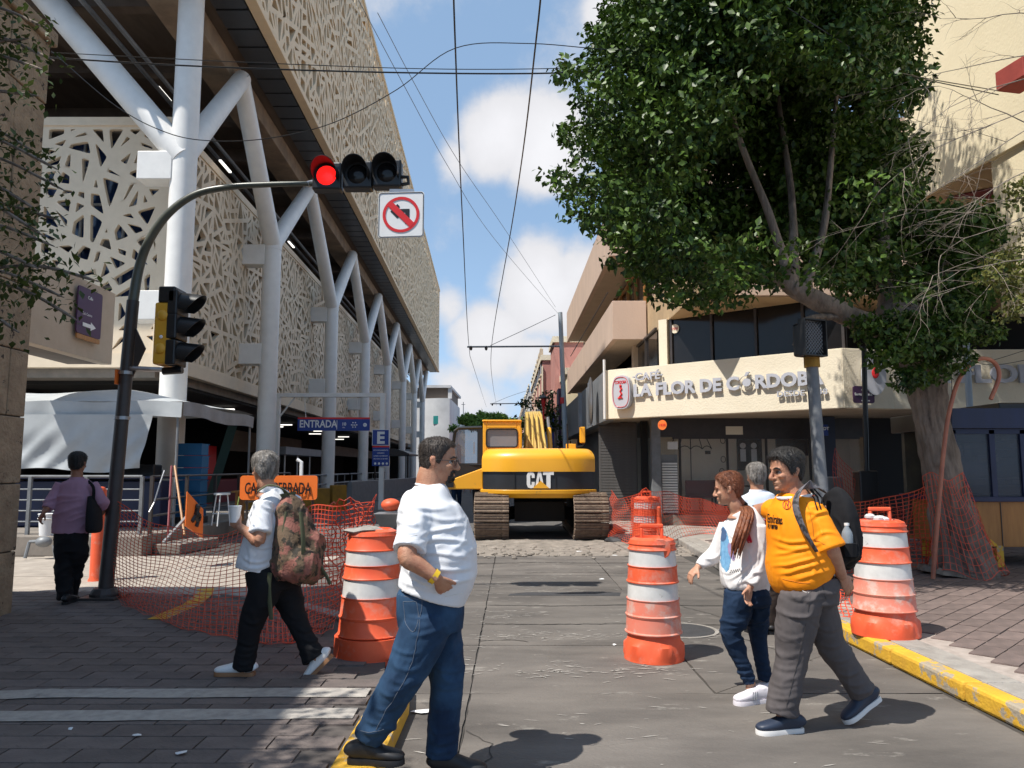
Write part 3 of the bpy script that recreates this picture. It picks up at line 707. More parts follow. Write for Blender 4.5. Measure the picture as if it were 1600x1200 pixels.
# ================================================================ TARPAULIN STALL
tp = thing('tarpaulin_stall', 'stall under a white and grey tarpaulin roof round the nearest white column', 'stall', (-7,16,.36))
def cloth(fn, nu, nv, th=0):
    mb = MB(); mb.add([tuple(fn(i/(nu-1), j/(nv-1))) for j in range(nv) for i in range(nu)], [(j*nu+i, j*nu+i+1, (j+1)*nu+i+1, (j+1)*nu+i) for j in range(nv-1) for i in range(nu-1)]); return mb
cornr = LB(6.35,16.0,0); backr = LB(6.35,20.9,0); cornl = Vector((-14,16.0,0))
def roof(u, v):
    x = cornl.x + (cornr.x-cornl.x)*u; y = 16.0+4.9*v
    x += -v*.16*u
    z = 2.98 + .42*math.sin(min(v,.999)*math.pi)*min(1,(1-u)*3+.15)*1.0 + .05*math.sin(u*11)*math.sin(v*5)
    return (x,y,z)
obj('roof_sheet', cloth(roof, 46, 16), M['tarp'], tp, smooth='all')
def frontval(u, v):
    x = cornl.x + (cornr.x-cornl.x)*u
    return (x, 15.98-.03*math.sin(u*40)*v, 2.98-.32*v+.02*math.sin(u*23))
obj('front_valance', cloth(frontval, 90, 5), M['tarp'], tp, smooth='all')
def drop(u, v):
    x = cornl.x + (cornr.x-.55-cornl.x)*u - .25*v*u*(1 if u > .9 else 0)
    s_ = (u*30 + v*5.2); y = 15.88 + .045*abs(math.sin(s_))**.6*v + .02*math.sin(s_*2.7+1)*v + .04*math.sin(u*9-v*6)*v
    return (x, y, 2.7-1.15*v - .05*math.sin(u*17)*v)
obj('drop_sheet', cloth(drop, 150, 16), M['tarp'], tp, smooth='all')
def sideval(u, v):
    q = cornr.lerp(backr, u); return (q.x+.02+.02*math.sin(u*30)*v, q.y, 2.98-.30*v+.03*math.sin(u*9)-.02*u)
obj('side_valance', cloth(sideval, 40, 5), M['tarpg'], tp, smooth='all')
for q in ((cornr.x-.1,16.05),(backr.x-.05,20.8),(-11,16.05)):
    obj('pole', MB().tube([(q[0],q[1],.36),(q[0],q[1],2.95)], .03, 8), M['greymet'], tp)
def slantsheet(u,v):
    return (backr.x-.35+.1*u-v*.55, 20.0+u*.4, 2.7-2.0*v)
obj('hanging_sheet', cloth(slantsheet, 6, 8), pmat('teal_sheet', (.012,.05,.055), None, .4, 5), tp)
# contents
cr0 = thing('crate', '', 'crate', (0,0,0), 'blue crates stacked beside the nearest white column')
c_ = MB(); c_.box((0,0,.125),(.56,.4,.02)); 
for sx in (-1,1): c_.box((sx*.27,0,.14),(.02,.4,.26)); c_.box((0,sx*.19,.14),(.56,.02,.26))
for k in range(3): c_.box((0,-.203,.06+k*.08),(.5,.006,.03))
obj('body', c_, M['blue'], cr0); obj('rim', MB().box((0,-.2,.26),(.6,.03,.025)), M['blue'], cr0); obj('rim', MB().box((0,.2,.26),(.6,.03,.025)), M['blue'], cr0)
bx = W(300,745,17.6); wh = ['bottom','second','third','fourth','fifth','topmost']
for k in range(6):
    o = cr0 if k == 0 else dup(cr0)
    o.location = (bx.x+random.uniform(-.01,.01), 17.6, .5+k*.275); o['label'] = f'{wh[k]} blue crate in the stack beside the nearest white column' if k not in (0,5) else f'{wh[k]} blue crate of the stack beside the nearest white column'
tag(obj('platform', MB().box((bx.x,17.6,.43),(.62,.45,.14)), M['poledark']), 'dark low platform beneath the stack of blue crates', 'platform')
tag(obj('table', MB().box((bx.x+1.3,18.2,1.05),(1.0,.6,.04)).box((bx.x+.9,18.2,.7),(.05,.5,.68)).box((bx.x+1.7,18.2,.7),(.05,.5,.68)), M['wood']), 'small wooden table under the tarpaulin right of the blue crates', 'table')
tag(obj('bag', MB().ball((bx.x+1.45,18.1,1.36),(.16,.12,.3),10,8), M['glow'], smooth='all'), 'white plastic bag standing on the table under the tarpaulin', 'bag')
tag(obj('box', MB().box((bx.x+1.75,18.0,1.2),(.5,.3,.2)), M['signred'], bevel=.01), 'red box on the table under the tarpaulin', 'box')
tag(obj('stool', MB().lathe([(.17,1.02),(.17,1.06)],(bx.x+1.0,16.8,0),16).tube([(bx.x+.88,16.8,1.02),(bx.x+.8,16.8,.36)],.015,6).tube([(bx.x+1.12,16.8,1.02),(bx.x+1.2,16.8,.36)],.015,6).tube([(bx.x+1.0,16.7,1.02),(bx.x+1.0,16.6,.36)],.015,6).tube([(bx.x+.83,16.75,.62),(bx.x+1.17,16.75,.62)],.012,6), M['signwhite']), 'tall wire stool behind the railing under the tarpaulin', 'stool')
tag(obj('counter', MB().box((-9.2,16.6,.85),(3.6,.5,.95)).box((-9.2,16.4,1.4),(3.6,.8,.06)), M['navy'], bevel=.02), 'dark blue counter below the white drop sheet at the left', 'counter')
tag(obj('box', MB().box(W(220,742,16.9),(.75,.4,.45)), M['black'], bevel=.03), 'black appliance box hanging sheet side, left of the nearest column foot', 'box')

# railing on the plinth
rl = thing('railing', 'grey steel railing with horizontal bars along the plinth before the tarpaulin stall', 'railing', (-7,14.5,.36))
for k in range(8):
    x = -6.95-k*1.05; obj('post', MB().box((x,14.55,.9),(.06,.06,1.08)), M['polegrey'], rl)
for z in (1.44,1.2,1.0,.8,.6):
    obj('bar', MB().tube([(-14.2,14.55,z),(-6.95,14.55,z)], .025 if z > 1.4 else .014, 8), M['greymet'] if z < 1.4 else M['polegrey'], rl)
r2 = thing('railing', 'dark handrail running back from the plinth corner towards the second white column', 'railing', LB(6.4,16,.36))
for k in range(7):
    q = LB(6.3,14.6+k*1.7,0); obj('post', MB().box((q.x,q.y,.9),(.06,.06,1.1)), M['poledark'], r2)
for z in (1.44,1.0,.7): obj('bar', MB().tube([LB(6.3,14.6,z),LB(6.3,24.8,z)], .022, 8), M['poledark'], r2)
for (pxy, lab) in (((28,45),'handrail between the second and third white columns'),((45,62),'handrail between the third and fifth white columns')):
    r3 = thing('railing', lab, 'railing', LB(8,pxy[0]+.6,0))
    for z in (1.25,.8): obj('bar', MB().tube([LB(8,pxy[0]+.5,z),LB(8,pxy[1],z)], .04, 8), M['greymet'], r3)
    for k in range(8): q = LB(8,pxy[0]+1+k*2.1,0); obj('post', MB().box((q.x,q.y,.7),(.05,.05,1.1)), M['greymet'], r3)

# barriers, gantry
for i,(u0,u1,v0,v1,h,mt,lab) in enumerate(((8.4,5.9,26.5,29.0,.85,'mustard','long mustard concrete barrier in front of the third white column'),(5.85,5.4,29.2,29.7,.95,'mustard','short mustard barrier block left of the gantry post'),(6.0,4.2,34,50,1.0,'greymet','dark grey low wall beyond the gantry post'))):
    a = LB(u0,v0); b = LB(u1,v1)
    d = (b-a).normalized(); n = Vector((-d.y,d.x,0))*.15
    tag(obj('barrier', MB().add([a-n,b-n,b+n,a+n]+[p+Vector((0,0,h)) for p in (a-n*.6,b-n*.6,b+n*.6,a+n*.6)], [(3,2,1,0),(4,5,6,7),(0,1,5,4),(1,2,6,5),(2,3,7,6),(3,0,4,7)]), M[mt], bevel=.02), lab, 'barrier')
gy = 30.0
gn = thing('entrance_gantry', 'white steel goalpost gantry holding the blue entrance board', 'gantry', W(597,795,gy))
pl_, pr_ = W(432,700,gy), W(597,700,gy); zt = W(500,620,gy).z
for q in (pl_,pr_): obj('post', MB().box((q.x,gy,zt/2),(.19,.19,zt)), M['white_steel'], gn, bevel=.01)
obj('crossbar', MB().box(((pl_.x+pr_.x)/2,gy,zt+.06),(pr_.x-pl_.x+.2,.18,.15)), M['white_steel'], gn, bevel=.01)
obj('brace', MB().tube([W(434,655,gy),W(460,622,gy)], .035, 6), M['white_steel'], gn)
for px in (478,560): obj('hanger', MB().tube([W(px,654,gy),W(px-2,622,gy)], .015, 6), M['white_steel'], gn)
eb = thing('entrance_board', 'long blue board reading ENTRADA hanging from the white gantry', 'sign', W(520,672,gy))
a = W(465,673,gy-.12); b = W(578,655,gy-.12)
obj('board', MB().span((a.x,gy-.15,a.z),(b.x,gy-.09,b.z)), M['signblue'], eb)
obj('top_strip', MB().span((a.x,gy-.155,b.z),(b.x,gy-.085,b.z+.07)), M['signred'], eb)
text('ENTRADA', .40, M['signwhite'], (a.x+.07,gy-.155,a.z+.13), (1,0,0), eb, .004, .008, sx=.80)
obj('divider', MB().box((a.x+1.53,gy-.155,(a.z+b.z)/2),(.02,.01,.36)), M['signwhite'], eb)
text('10', .17, M['signwhite'], (a.x+1.72,gy-.155,a.z+.2), (1,0,0), eb, .004, .004)
text('MIN', .06, M['signwhite'], (a.x+1.74,gy-.155,a.z+.1), (1,0,0), eb, .004)
em = MB()
for k in range(6):
    q = k*math.pi/3; em.ball((a.x+2.2+.1*math.cos(q),gy-.155,(a.z+b.z)/2+.1*math.sin(q)),(.028,.006,.028),8,4)
for k in range(7):
    q = k*2*math.pi/7; em.ball((a.x+2.62+.045*math.cos(q),gy-.155,(a.z+b.z)/2+.045*math.sin(q)),(.035,.006,.035),8,4)
obj('emblem', em, M['signwhite'], eb)
text('24h', .10, M['signwhite'], (a.x+2.12,gy-.155,(a.z+b.z)/2-.04), (1,0,0), eb, .004)
es = thing('parking_sign', 'square blue E parking sign with a blue notice panel below it on the gantry post', 'sign', W(594,727,gy))
a = W(581,696,gy-.2); b = W(608,671,gy-.2)
obj('plate', MB().span((a.x,gy-.16,a.z),(b.x,gy-.12,b.z)), M['signwhite'], es)
obj('face', MB().span((a.x+.02,gy-.17,a.z+.02),(b.x-.02,gy-.15,b.z-.02)), M['signblue'], es)
text('E', .62, M['signwhite'], ((a.x+b.x)/2,gy-.175,a.z+.09), (1,0,0), es, .004, .025, 'CENTER')
a2 = W(581,728,gy-.2); b2 = W(608,699,gy-.2)
obj('notice_panel', MB().span((a2.x,gy-.16,a2.z),(b2.x,gy-.12,b2.z)), M['signblue'], es)
obj('red_strip', MB().span((a2.x,gy-.165,b2.z),(b2.x,gy-.12,b2.z+.06)), M['signred'], es)
for i_, ln in enumerate(('ESTACIONAMIENTO','HORARIO','LUNES A DOMINGO','DE 7:00 A 21:00 HRS')):
    text(ln, .062 if i_ != 2 else .06, M['signwhite'], ((a2.x+b2.x)/2,gy-.165,b2.z-.13-i_*.11), (1,0,0), es, .003, .001, 'CENTER')
ic = MB()
for k in range(4): ic.ball((a2.x+.12+k*.15,gy-.165,a2.z+.09),(.045,.005,.05),8,4)
obj('pictogram', ic, M['signwhite'], es)
# small shelter roof and lamp stalk
sh = thing('shelter', 'small dark arched shelter roof beside the fifth white column', 'shelter', LB(6.6,52,0))
arc = MB(); K = 10; pts = []
for k in range(K+1):
    t = k/K; q = LB(7.6-2.4*t,52); pts.append((q.x,52,2.55+.35*math.sin(t*math.pi)))
arc.slabpoly(pts+[(pts[-1][0],52,2.45),(pts[0][0],52,2.45)], (0,5,0)); obj('roof', arc, M['poledark'], sh)
for u in (7.5,5.3): obj('post', MB().tube([LB(u,52.1,0),LB(u,52.1,2.5)], .06, 8), M['poledark'], sh)
ls = thing('bent_pipe', 'thin white bent pipe rising behind the orange closed-road sign', 'pipe', W(468,745,14.5))
obj('pipe', MB().tube([W(470,790,14.5),W(471,722,14.5),W(464,718,14.5)], .035, 8), M['signwhite'], ls, smooth=True)
# ================================================================ CAFE BUILDING (right)
cf = thing('cafe_building', 'corner cafe building with a cream fascia, pink balconies and dark glazing', 'building', (2.4,20,0))
def wallpoly(pts, z0_, z1_, th, mat, name, parent, bevel=0.):
    """thick wall following 2D points, thickness to the left of travel"""
    n = len(pts); off = []
    for i in range(n):
        p = Vector((*pts[i],0)); ds = []
        if i > 0: ds.append((p-Vector((*pts[i-1],0))).normalized())
        if i < n-1: ds.append((Vector((*pts[i+1],0))-p).normalized())
        nn = Vector((0,0,0))
        for d in ds: nn += Vector((-d.y,d.x,0))
        nn.normalize(); nn /= max(.4, nn.dot(Vector((-ds[0].y,ds[0].x,0)))); off.append((p.x+nn.x*th, p.y+nn.y*th))
    return obj(name, MB().prism(list(pts)+off[::-1], z0_, z1_), mat, parent, bevel=bevel)
cor = W(945,657,20.0); side_end = (2.4-.18,41)
zb, ztp = 2.86, 4.14
A0 = (2.42,20.0); A1 = (7.02,16.2); A2_ = (14,16.35)
wallpoly([A0,A1], zb, ztp, .25, M['cream'], 'fascia', cf, .01)
wallpoly([(7.03,16.19),(8.2,16.45),(14,16.3)], zb, ztp, .25, M['cream'], 'fascia', cf, .01)
wallpoly([(2.2,36),(2.41,20.02)], zb-.04, ztp-.02, .25, M['greymet'], 'side_fascia', cf)
obj('fascia_ornament', MB().lathe([(.02,0),(.3,.02),(.34,.06),(.3,.1),(.02,.12)], (2.25,21.3,3.45), 24, Matrix.Rotation(R(-90),3,'Y') @ Matrix.Scale(2.0,3,Vector((1,0,0)))), M['steel'], cf, smooth=True)
obj('fascia_seam', MB().span((2.25,22.6,2.85),(2.385,22.75,4.1)).span((2.22,25.6,2.85),(2.36,25.75,4.1)), M['steel'], cf)
obj('canopy_slab', MB().prism([(2.6,20.1),(7.1,16.5),(14,16.6),(14,30),(2.5,36)], 2.92, 3.06).prism([(2.7,20.2),(7.2,16.6),(14,16.7),(14,30),(2.55,36)], 4.0, 4.1), M['tanwall'], cf)
# lettering on the slanted fascia
fd = Vector((A1[0]-A0[0],A1[1]-A0[1],0)); FL = fd.length; fd.normalize(); fn = Vector((fd.y,-fd.x,0))
def FP(t, z, o=.05): return Vector((A0[0],A0[1],0)) + fd*t + fn*o + Vector((0,0,z))
def fpx(px): # distance along the fascia for a photo column
    k = (px-800)/1200; return (k*A0[1]-A0[0])/(fd.x-k*fd.y)
t0 = fpx(993); t1 = fpx(1292)
lt = text('LA FLOR DE CÓRDOBA', .42, M['letter'], (0,0,0), (1,0,0), cf, .022, .016, name='lettering')
def fitx(o, w):
    co = np.array([v.co[:] for v in o.data.vertices]); x0_, x1_ = co[:,0].min(), co[:,0].max(); return (x0_, w/(x1_-x0_))
def place_text(o, origin, xd, w, yoff=0):
    x0_, s = fitx(o, w); x = Vector(xd); u = Vector((0,0,1)); n = x.cross(u); 
    mt = Matrix(((x.x*s,u.x,n.x,origin[0]),(x.y*s,u.y,n.y,origin[1]),(x.z*s,u.z,n.z,origin[2]),(0,0,0,1)))
    # text() built it with x=(1,0,0), u=z, n=-y : undo then re-orient
    base = Matrix(((1,0,0,0),(0,0,-1,0),(0,1,0,0),(0,0,0,1))).inverted()
    sh_ = Matrix.Translation((-x0_,0,0))
    o.data.transform(mt @ sh_ @ base)
    return o
place_text(lt, FP(t0,3.40,.055), fd, t1-t0)
place_text(text('·CAFÉ·', .26, M['letter'], (0,0,0), (1,0,0), cf, .02, .006), FP(t0-.02,3.80,.06), fd, fpx(1040)-t0)
place_text(text('DESDE 1938', .17, M['letter'], (0,0,0), (1,0,0), cf, .02, .002), FP(fpx(1218),3.17,.06), fd, fpx(1297)-fpx(1218))
lg = MB(); tc_ = fpx(976); pts = []
for k in range(28):
    a = 2*math.pi*k/28; e = .62; pts.append(FP(tc_+.27*math.copysign(abs(math.cos(a))**e,math.cos(a)), 3.52+.43*math.copysign(abs(math.sin(a))**.8,math.sin(a)), .16))
lo = obj('logo_plate', lg.slabpoly(pts, -fn*.14), M['letter'], cf)
rg = MB(); P2 = [FP(tc_+.235*math.copysign(abs(math.cos(a))**.62,math.cos(a)), 3.52+.385*math.copysign(abs(math.sin(a))**.8,math.sin(a)), .168) for a in [2*math.pi*k/28 for k in range(29)]]
rg.tube(P2, .008, 5); lo2 = obj('logo_ring', rg, M['signred'], lo)
fig = MB(); fig.tube([FP(tc_+a,z,.165) for a,z in ((-.02,3.66),(.03,3.60),(-.02,3.54),(.03,3.47),(-.03,3.41),(.05,3.38),(-.08,3.37))], .026, 6); fig.ball(FP(tc_,3.68,.17),.035,8,6)
obj('logo_figure', fig, M['signred'], lo)
place_text(text('CORDOBA', .11, M['signred'], (0,0,0), (1,0,0), lo, .005, .001), FP(tc_-.17,3.74,.165), fd, .34)
# second sign on the frontal part
l2 = text('LA FLOR DE', .52, M['letter'], (0,0,0), (1,0,0), cf, .03, .018); place_text(l2, Vector((8.55,16.32,3.42)), Vector((1,-.02,0)).normalized(), 3.75)
pts = [Vector((7.65+.05,16.17,3.55))+Vector((.27*math.cos(a)*.98,.27*math.cos(a)*.2,.42*math.sin(a))) for a in [2*math.pi*k/24 for k in range(24)]]
o = obj('logo_plate', MB().slabpoly(pts, (0,.14,0)), M['letter'], cf)
obj('logo_figure', MB().ball((7.7,16.15,3.6),(.08,.02,.12),10,6), M['signred'], o)
# purple street plate on the fascia
s3 = thing('street_sign', 'purple street name plate on the cream fascia behind the black post', 'sign', (7.3,16.2,3.0))
c3 = Vector((7.42,16.24,3.14)); x3 = Vector((1.17,.26,0)).normalized()
obj('plate', plate(MB(), c3+Vector((.02,-.06,0)), x3, .5, .36, .03, .05), M['purple'], s3)
text('Santa Mónica', .078, M['signwhite'], c3+Vector((-.2,-.135,-.02)), x3, s3, .003, .002); text('Calle', .05, M['signwhite'], c3+Vector((-.05,-.105,.08)), x3, s3, .003)
obj('arrow', MB().box(c3+Vector((.05,-.075,-.13)),(.2,.01,.025),math.atan2(x3.y,x3.x)), M['signwhite'], s3)

# second floor: slanted glazing under the projecting slab
B0 = Vector((3.04,20.77,0))
def gp(px):
    k = (px-800)/1200; t = (k*B0.y-B0.x)/(fd.x-k*fd.y); return B0+fd*t
ga, gb = gp(1051), gp(1330)
gm = obj('window', MB().add([(ga.x,ga.y,4.1),(gb.x,gb.y,4.1),(gb.x,gb.y,5.46),(ga.x,ga.y,5.46)], [(0,1,2,3)]), M['glass_dk'], cf)
for px in (1053,1117,1187,1262,1325):
    q = gp(px); obj('mullion', MB().box((q.x-fn.x*-.03,q.y+fn.y*.03,4.78),(.06,.06,1.36),math.atan2(fd.y,fd.x)), M['poledark'], gm)
cu = MB()
for k in range(26):
    q = ga.lerp(gb, .05+k*.035) - fn*.35; cu.box((q.x,q.y,4.72),(.13,.05,1.2),math.atan2(fd.y,fd.x)+random.uniform(-.2,.2))
obj('curtain', cu, pmat('grey_brown_curtain',(.10,.085,.08),None,.9,4), cf)
q = gp(1042); obj('corner_post', MB().box((q.x,q.y,4.78),(.24,.24,1.38),math.atan2(fd.y,fd.x)), M['cream'], cf)
q1, q2 = Vector((4.0,20.9,0)), Vector((3.98,24,0))
sw_ = obj('window', MB().add([(q2.x,q2.y,4.1),(q1.x,q1.y,4.1),(q1.x,q1.y,5.46),(q2.x,q2.y,5.46)], [(0,1,2,3)]), M['glass_dk'], cf)
obj('pier', MB().box((3.96,24.2,4.8),(.25,.35,1.4)), M['tanwall'], cf)
obj('frame', MB().box((3.97,22.5,4.78),(.07,.07,1.36)).box((3.97,22.5,5.42),(.07,3.2,.06)), M['poledark'], sw_)
obj('upper_floor_core', MB().prism([(4.6,21.5),(8,18.7),(14,18.7),(14,40),(4.2,40)], 4.1, 5.44), M['dark_in'], cf)
# round stickers
for (px,py,Y,nm) in ((1059,514,None,'round cream badge stuck inside the dark upstairs glazing'),(1035,664,19.9,'round orange badge hanging under the cafe canopy')):
    if Y is None: q = gp(px); q = Vector((q.x,q.y,W(px,py,q.y).z)) + fn*.03
    else: q = W(px,py,18.4)
    ax = Matrix.Rotation(math.atan2(fn.y,fn.x),3,'Z') @ Matrix.Rotation(R(90),3,'Y')
    b_ = thing('badge', nm, 'badge', q)
    obj('disc', MB().lathe([(.12,0),(.12,.01)], q, 20, ax), M['cream'] if Y is None else M['signor'], b_)
    text('1938', .09, M['signred'], q+fn*.02-fd*.09-Vector((0,0,.03)), fd, b_, .002)
# upper block (corner of slab)
cU = Vector((4.13,17.2,0))
obj('upper_block', MB().prism([(4.13,17.2),(14,17.0),(14,40),(3.98,40)], 5.46, 6.55).prism([(5.9,18.5),(14,18.5),(14,40),(4.6,40),(4.6,22)], 6.55, 7.6), M['ochre'], cf, bevel=.01)
obj('upper_wall', MB().prism([(4.35,17.6),(14,17.4),(14,40),(4.2,40)], 6.6, 9.9), M['pink'], cf)
pn = MB().box((6.35,17.06,6.0),(2.4,.1,1.06),-.02); obj('front_panel', pn, M['pink'], cf, bevel=.008)
obj('front_panel', MB().box((9.2,17.0,6.0),(3.2,.1,1.06),-.02), M['pink'], cf, bevel=.008)
wd = obj('window', MB().add([(5.6,17.58,7.1),(13,17.38,7.1),(13,17.38,8.9),(5.6,17.58,8.9)], [(0,1,2,3)]), M['glass_dk'], cf)
# balconies on the street side
bx0 = 3.03
def balc(z0_, z1_, y0_, name):
    e = RB(bx0+.2, 40); pts = [(e.x,e.y),(bx0,y0_),(4.05,y0_)]
    wallpoly(pts, z0_, z1_, .16, M['pink'], 'balcony_parapet', cf, .01)
    obj('balcony_floor', MB().prism([(bx0+.17,y0_+.17),(6,y0_+.17),(6,39.9),(e.x+.17,39.9)], z0_+.02, z0_+.2), M['tanwall'], cf)
balc(5.44, 6.62, 22.8, 'lower'); balc(8.18, 9.75, 23.4, 'upper')
dw = MB(); dk = obj('window', MB().add([RB(4.32,23,6.6),RB(4.32,39.5,6.6),RB(4.32,39.5,8.15),RB(4.32,23,8.15)], [(0,3,2,1)]), M['glass_dk'], cf)
for k in range(11): dw.box(RB(4.28,23.2+k*1.6,7.4),(.08,.1,1.6))
dw.box(RB(4.28,31,7.9),(.06,16,.06)); obj('frame', dw, M['wood'], dk)
for z in (7.15,7.9): obj('rail', MB().tube([RB(3.25,24,z),RB(3.25,38,z)] if z < 7.5 else [RB(3.1,24.2,8.1),RB(3.1,24.2,8.1)+Vector((.8,0,0))], .02, 6), M['poledark'], cf)
obj('side_wall', MB().prism([(3.8,40),(14,40),(14,40.4),(3.8,40.4)], 0, 9.8), M['tanwall'], cf)
obj('thin_post', MB().tube([W(945,655,19.9),W(944,562,19.9)], .035, 8), M['signwhite'], cf)
# ground floor: shutters, columns, window
gy0 = 20.6
obj('step', MB().prism([(3.7,20.3),(9.8,20.3),(9.8,27),(3.7,27)], .1, .38), M['slab'], cf, bevel=.01)
obj('dark_side', MB().prism([(3.15,22.2),(3.35,22.2),(3.25,36),(3.05,36)], .1, 2.92), M['shutter'], cf)
shm = MB()
for k in range(34): shm.box((2.95,22.1,.2+k*.079),(1.1,.05,.06)); 
so_ = obj('roller_shutter', MB().span((2.5,22.14,.1),(3.6,22.2,2.9)), M['shutter'], cf)
sl_m = MB().box((0,0,0),(1.05,.05,.066)).mesh('slat'); sl_m.materials.append(M['shutter'])
for k in range(33): inst('slat', sl_m, so_, (3.02,22.08,.16+k*.081))
s4 = obj('roller_shutter', MB().span((3.62,21.5,.1),(3.8,21.7,2.9)), M['blackmatt'], cf)
for px in (1024,): 
    q = W(px,700,20.2); obj('pillar', MB().box((q.x,20.2,1.5),(.24,.24,2.85)), M['polegrey'], cf, bevel=.01)
o = obj('folded_shutter', MB().span((W(1032,700,20.5).x,20.5,.38),(W(1058,700,20.5).x,20.6,1.95)), M['greymet'], cf)
s5 = MB().box((0,0,0),(.40,.05,.045)).mesh('slat'); s5.materials.append(M['signwhite'])
for k in range(19): inst('slat', s5, o, (W(1046,700,20.4).x,20.44,.45+k*.07))
obj('lintel', MB().span((3.9,20.55,2.42),(9.9,20.75,2.92)), M['poledark'], cf)
obj('shopfront_end', MB().span((9.5,20.5,.1),(14,20.7,2.92)), M['blackmatt'], cf)
fr = obj('window', MB().span((4.35,20.62,.38),(9.3,20.64,2.42)), pmat('clear_glass',(.9,.9,.9),None,.02,2,spec=.5,alpha=.06), cf)
fm = MB()
for px in (1062,1136,1197,1265): q = W(px,700,20.6); obj('mullion', MB().box((q.x,20.59,1.4),(.05,.07,2.05)), M['poledark'], fr)
fm.box((6.8,20.6,2.40),(5,.08,.06)); obj('frame', fm, M['poledark'], fr)
obj('notice_paper', MB().span((W(1044,700,20.5).x,20.56,W(1044,702,20.5).z),(W(1060,700,20.5).x,20.58,W(1060,690,20.5).z)), M['glow'], cf)
obj('notice_paper', MB().span((W(1135,679,20.5).x,20.53,W(1135,679,20.5).z),(W(1161,666,20.5).x,20.55,W(1161,666,20.5).z)), M['cream'], cf)
iw = obj('interior_wall', MB().span((4.2,22.6,.38),(10.2,22.7,2.9)), M['cafewall'], cf)
obj('interior_side', MB().span((9.9,20.8,.38),(10,22.6,2.9)), M['cafewall'], cf)
# umbrella drawing, posters, chairs
ud = MB(); yy = 22.58
cx0 = W(1079,700,yy).x; zr_ = W(1079,700,yy).z+.42; 
ud.tube([(cx0,yy,zr_),(cx0,yy,.95),(cx0-.05,yy,.86),(cx0-.16,yy,.86)], .014, 5)
for a in (-.62,-.34,0,.34,.62):
    ud.tube([(cx0,yy,zr_+.1),(cx0+a*.7,yy,zr_-.05),(cx0+a,yy,zr_-.45)], .012, 5)
for a,b in ((-.62,-.34),(-.34,0),(0,.34),(.34,.62)):
    ud.tube([(cx0+a,yy,zr_-.45),(cx0+(a*3+b)/4,yy,zr_-.38),(cx0+(a+b)/2,yy,zr_-.36),(cx0+(a+3*b)/4,yy,zr_-.38),(cx0+b,yy,zr_-.45)], .012, 5)
for (dx,dz) in ((.95,-.2),(.95,-.75),(.9,-1.1)):
    ud.tube([(cx0+dx+.07*math.cos(q),yy,zr_+dz+.09*math.sin(q)) for q in [k*.7 for k in range(10)]], .01, 5)
ud.box((cx0+.5,yy,zr_-.55),(.16,.01,.1)); obj('wall_drawing', ud, M['blackmatt'], iw)
po = obj('poster', MB().span((W(1151,700,yy).x,yy-.03,W(1150,735,yy).z),(W(1190,700,yy).x,yy,W(1190,678,yy).z)), M['blackmatt'], iw)
pp = MB(); c0 = W(1170,705,yy)
for dx in (-.18,.14): pp.box((c0.x+dx,yy-.035,c0.z-.12),(.16,.01,.36)).ball((c0.x+dx,yy-.035,c0.z+.16),(.09,.01,.09),8,5)
obj('poster_print', pp, M['signwhite'], po)
po2 = obj('poster', MB().span((W(1212,700,yy).x,yy-.03,W(1150,712,yy).z),(W(1262,700,yy).x,yy,W(1190,674,yy).z)), M['blackmatt'], iw)
for i,(px,py) in enumerate(((1085,760),(1105,765),(1125,775),(1150,768))):
    q = W(px,py,21.8); ch = thing('chair', ['leftmost maroon chair behind the cafe window','second maroon chair from the left behind the cafe window','third maroon chair from the left behind the cafe window','rightmost maroon chair behind the cafe window'][i], 'chair', (q.x,21.8,.38), 'maroon chairs inside the cafe')
    obj('backrest', MB().box((q.x,22.0,1.0),(.42,.06,.5)), M['maroon'], ch, bevel=.02); obj('seat', MB().box((q.x,21.8,.8),(.44,.42,.08)), M['maroon'], ch)
    for a in (-.18,.18):
        for b in (-.17,.17): obj('leg', MB().box((q.x+a,21.8+b,.58),(.035,.035,.4)), M['blackmatt'], ch)
tag(obj('table', MB().box((6.1,21.3,1.1),(.9,.5,.04)).box((6.1,21.3,.75),(.06,.06,.7)).box((6.1,21.3,.4),(.4,.3,.03)), M['blackmatt']), 'small dark cafe table inside the window', 'table')
d4 = thing('security_sign', 'small dark blue square notice on the pillar right of the signal pole', 'sign', W(1286,680,19.5))
q = W(1287,672,19.5); obj('plate', MB().box(q,(.22,.02,.28)), M['signblue'], d4); text('ADT', .11, M['signwhite'], q+Vector((-.09,-.015,0)), (1,0,0), d4, .003, .002)
obj('pillar_dark', MB().span((W(1300,700,19.6).x-.25,19.6,.1),(W(1300,700,19.6).x+.1,19.9,2.9)), pmat('navy_pillar',(.03,.04,.07),None,.6,4), cf)
# parked things in the dark recess
rb_ = tag(obj('cabinet', MB().box((*W(1300,760,14.8)[:2],.78),(.3,.35,1.3)), M['greymet'], bevel=.02), 'light grey narrow metal cabinet right of the signal pole', 'cabinet')
q = W(1352,740,13.6); tag(obj('utility_box', MB().box((q.x,13.6,1.0),(.34,.3,1.1)).box((q.x,13.6,.3),(.18,.18,.4)), M['black'], bevel=.03), 'black box-shaped cabinet at the foot of the black post', 'cabinet')
pw = tag(obj('post', MB().tube([(q.x-.02,13.6,.12),(W(1350,541,13.6).x,13.6,W(1350,541,13.6).z)], .045, 10), M['black'], smooth=True), 'thin black post crossing the purple street plate', 'post')

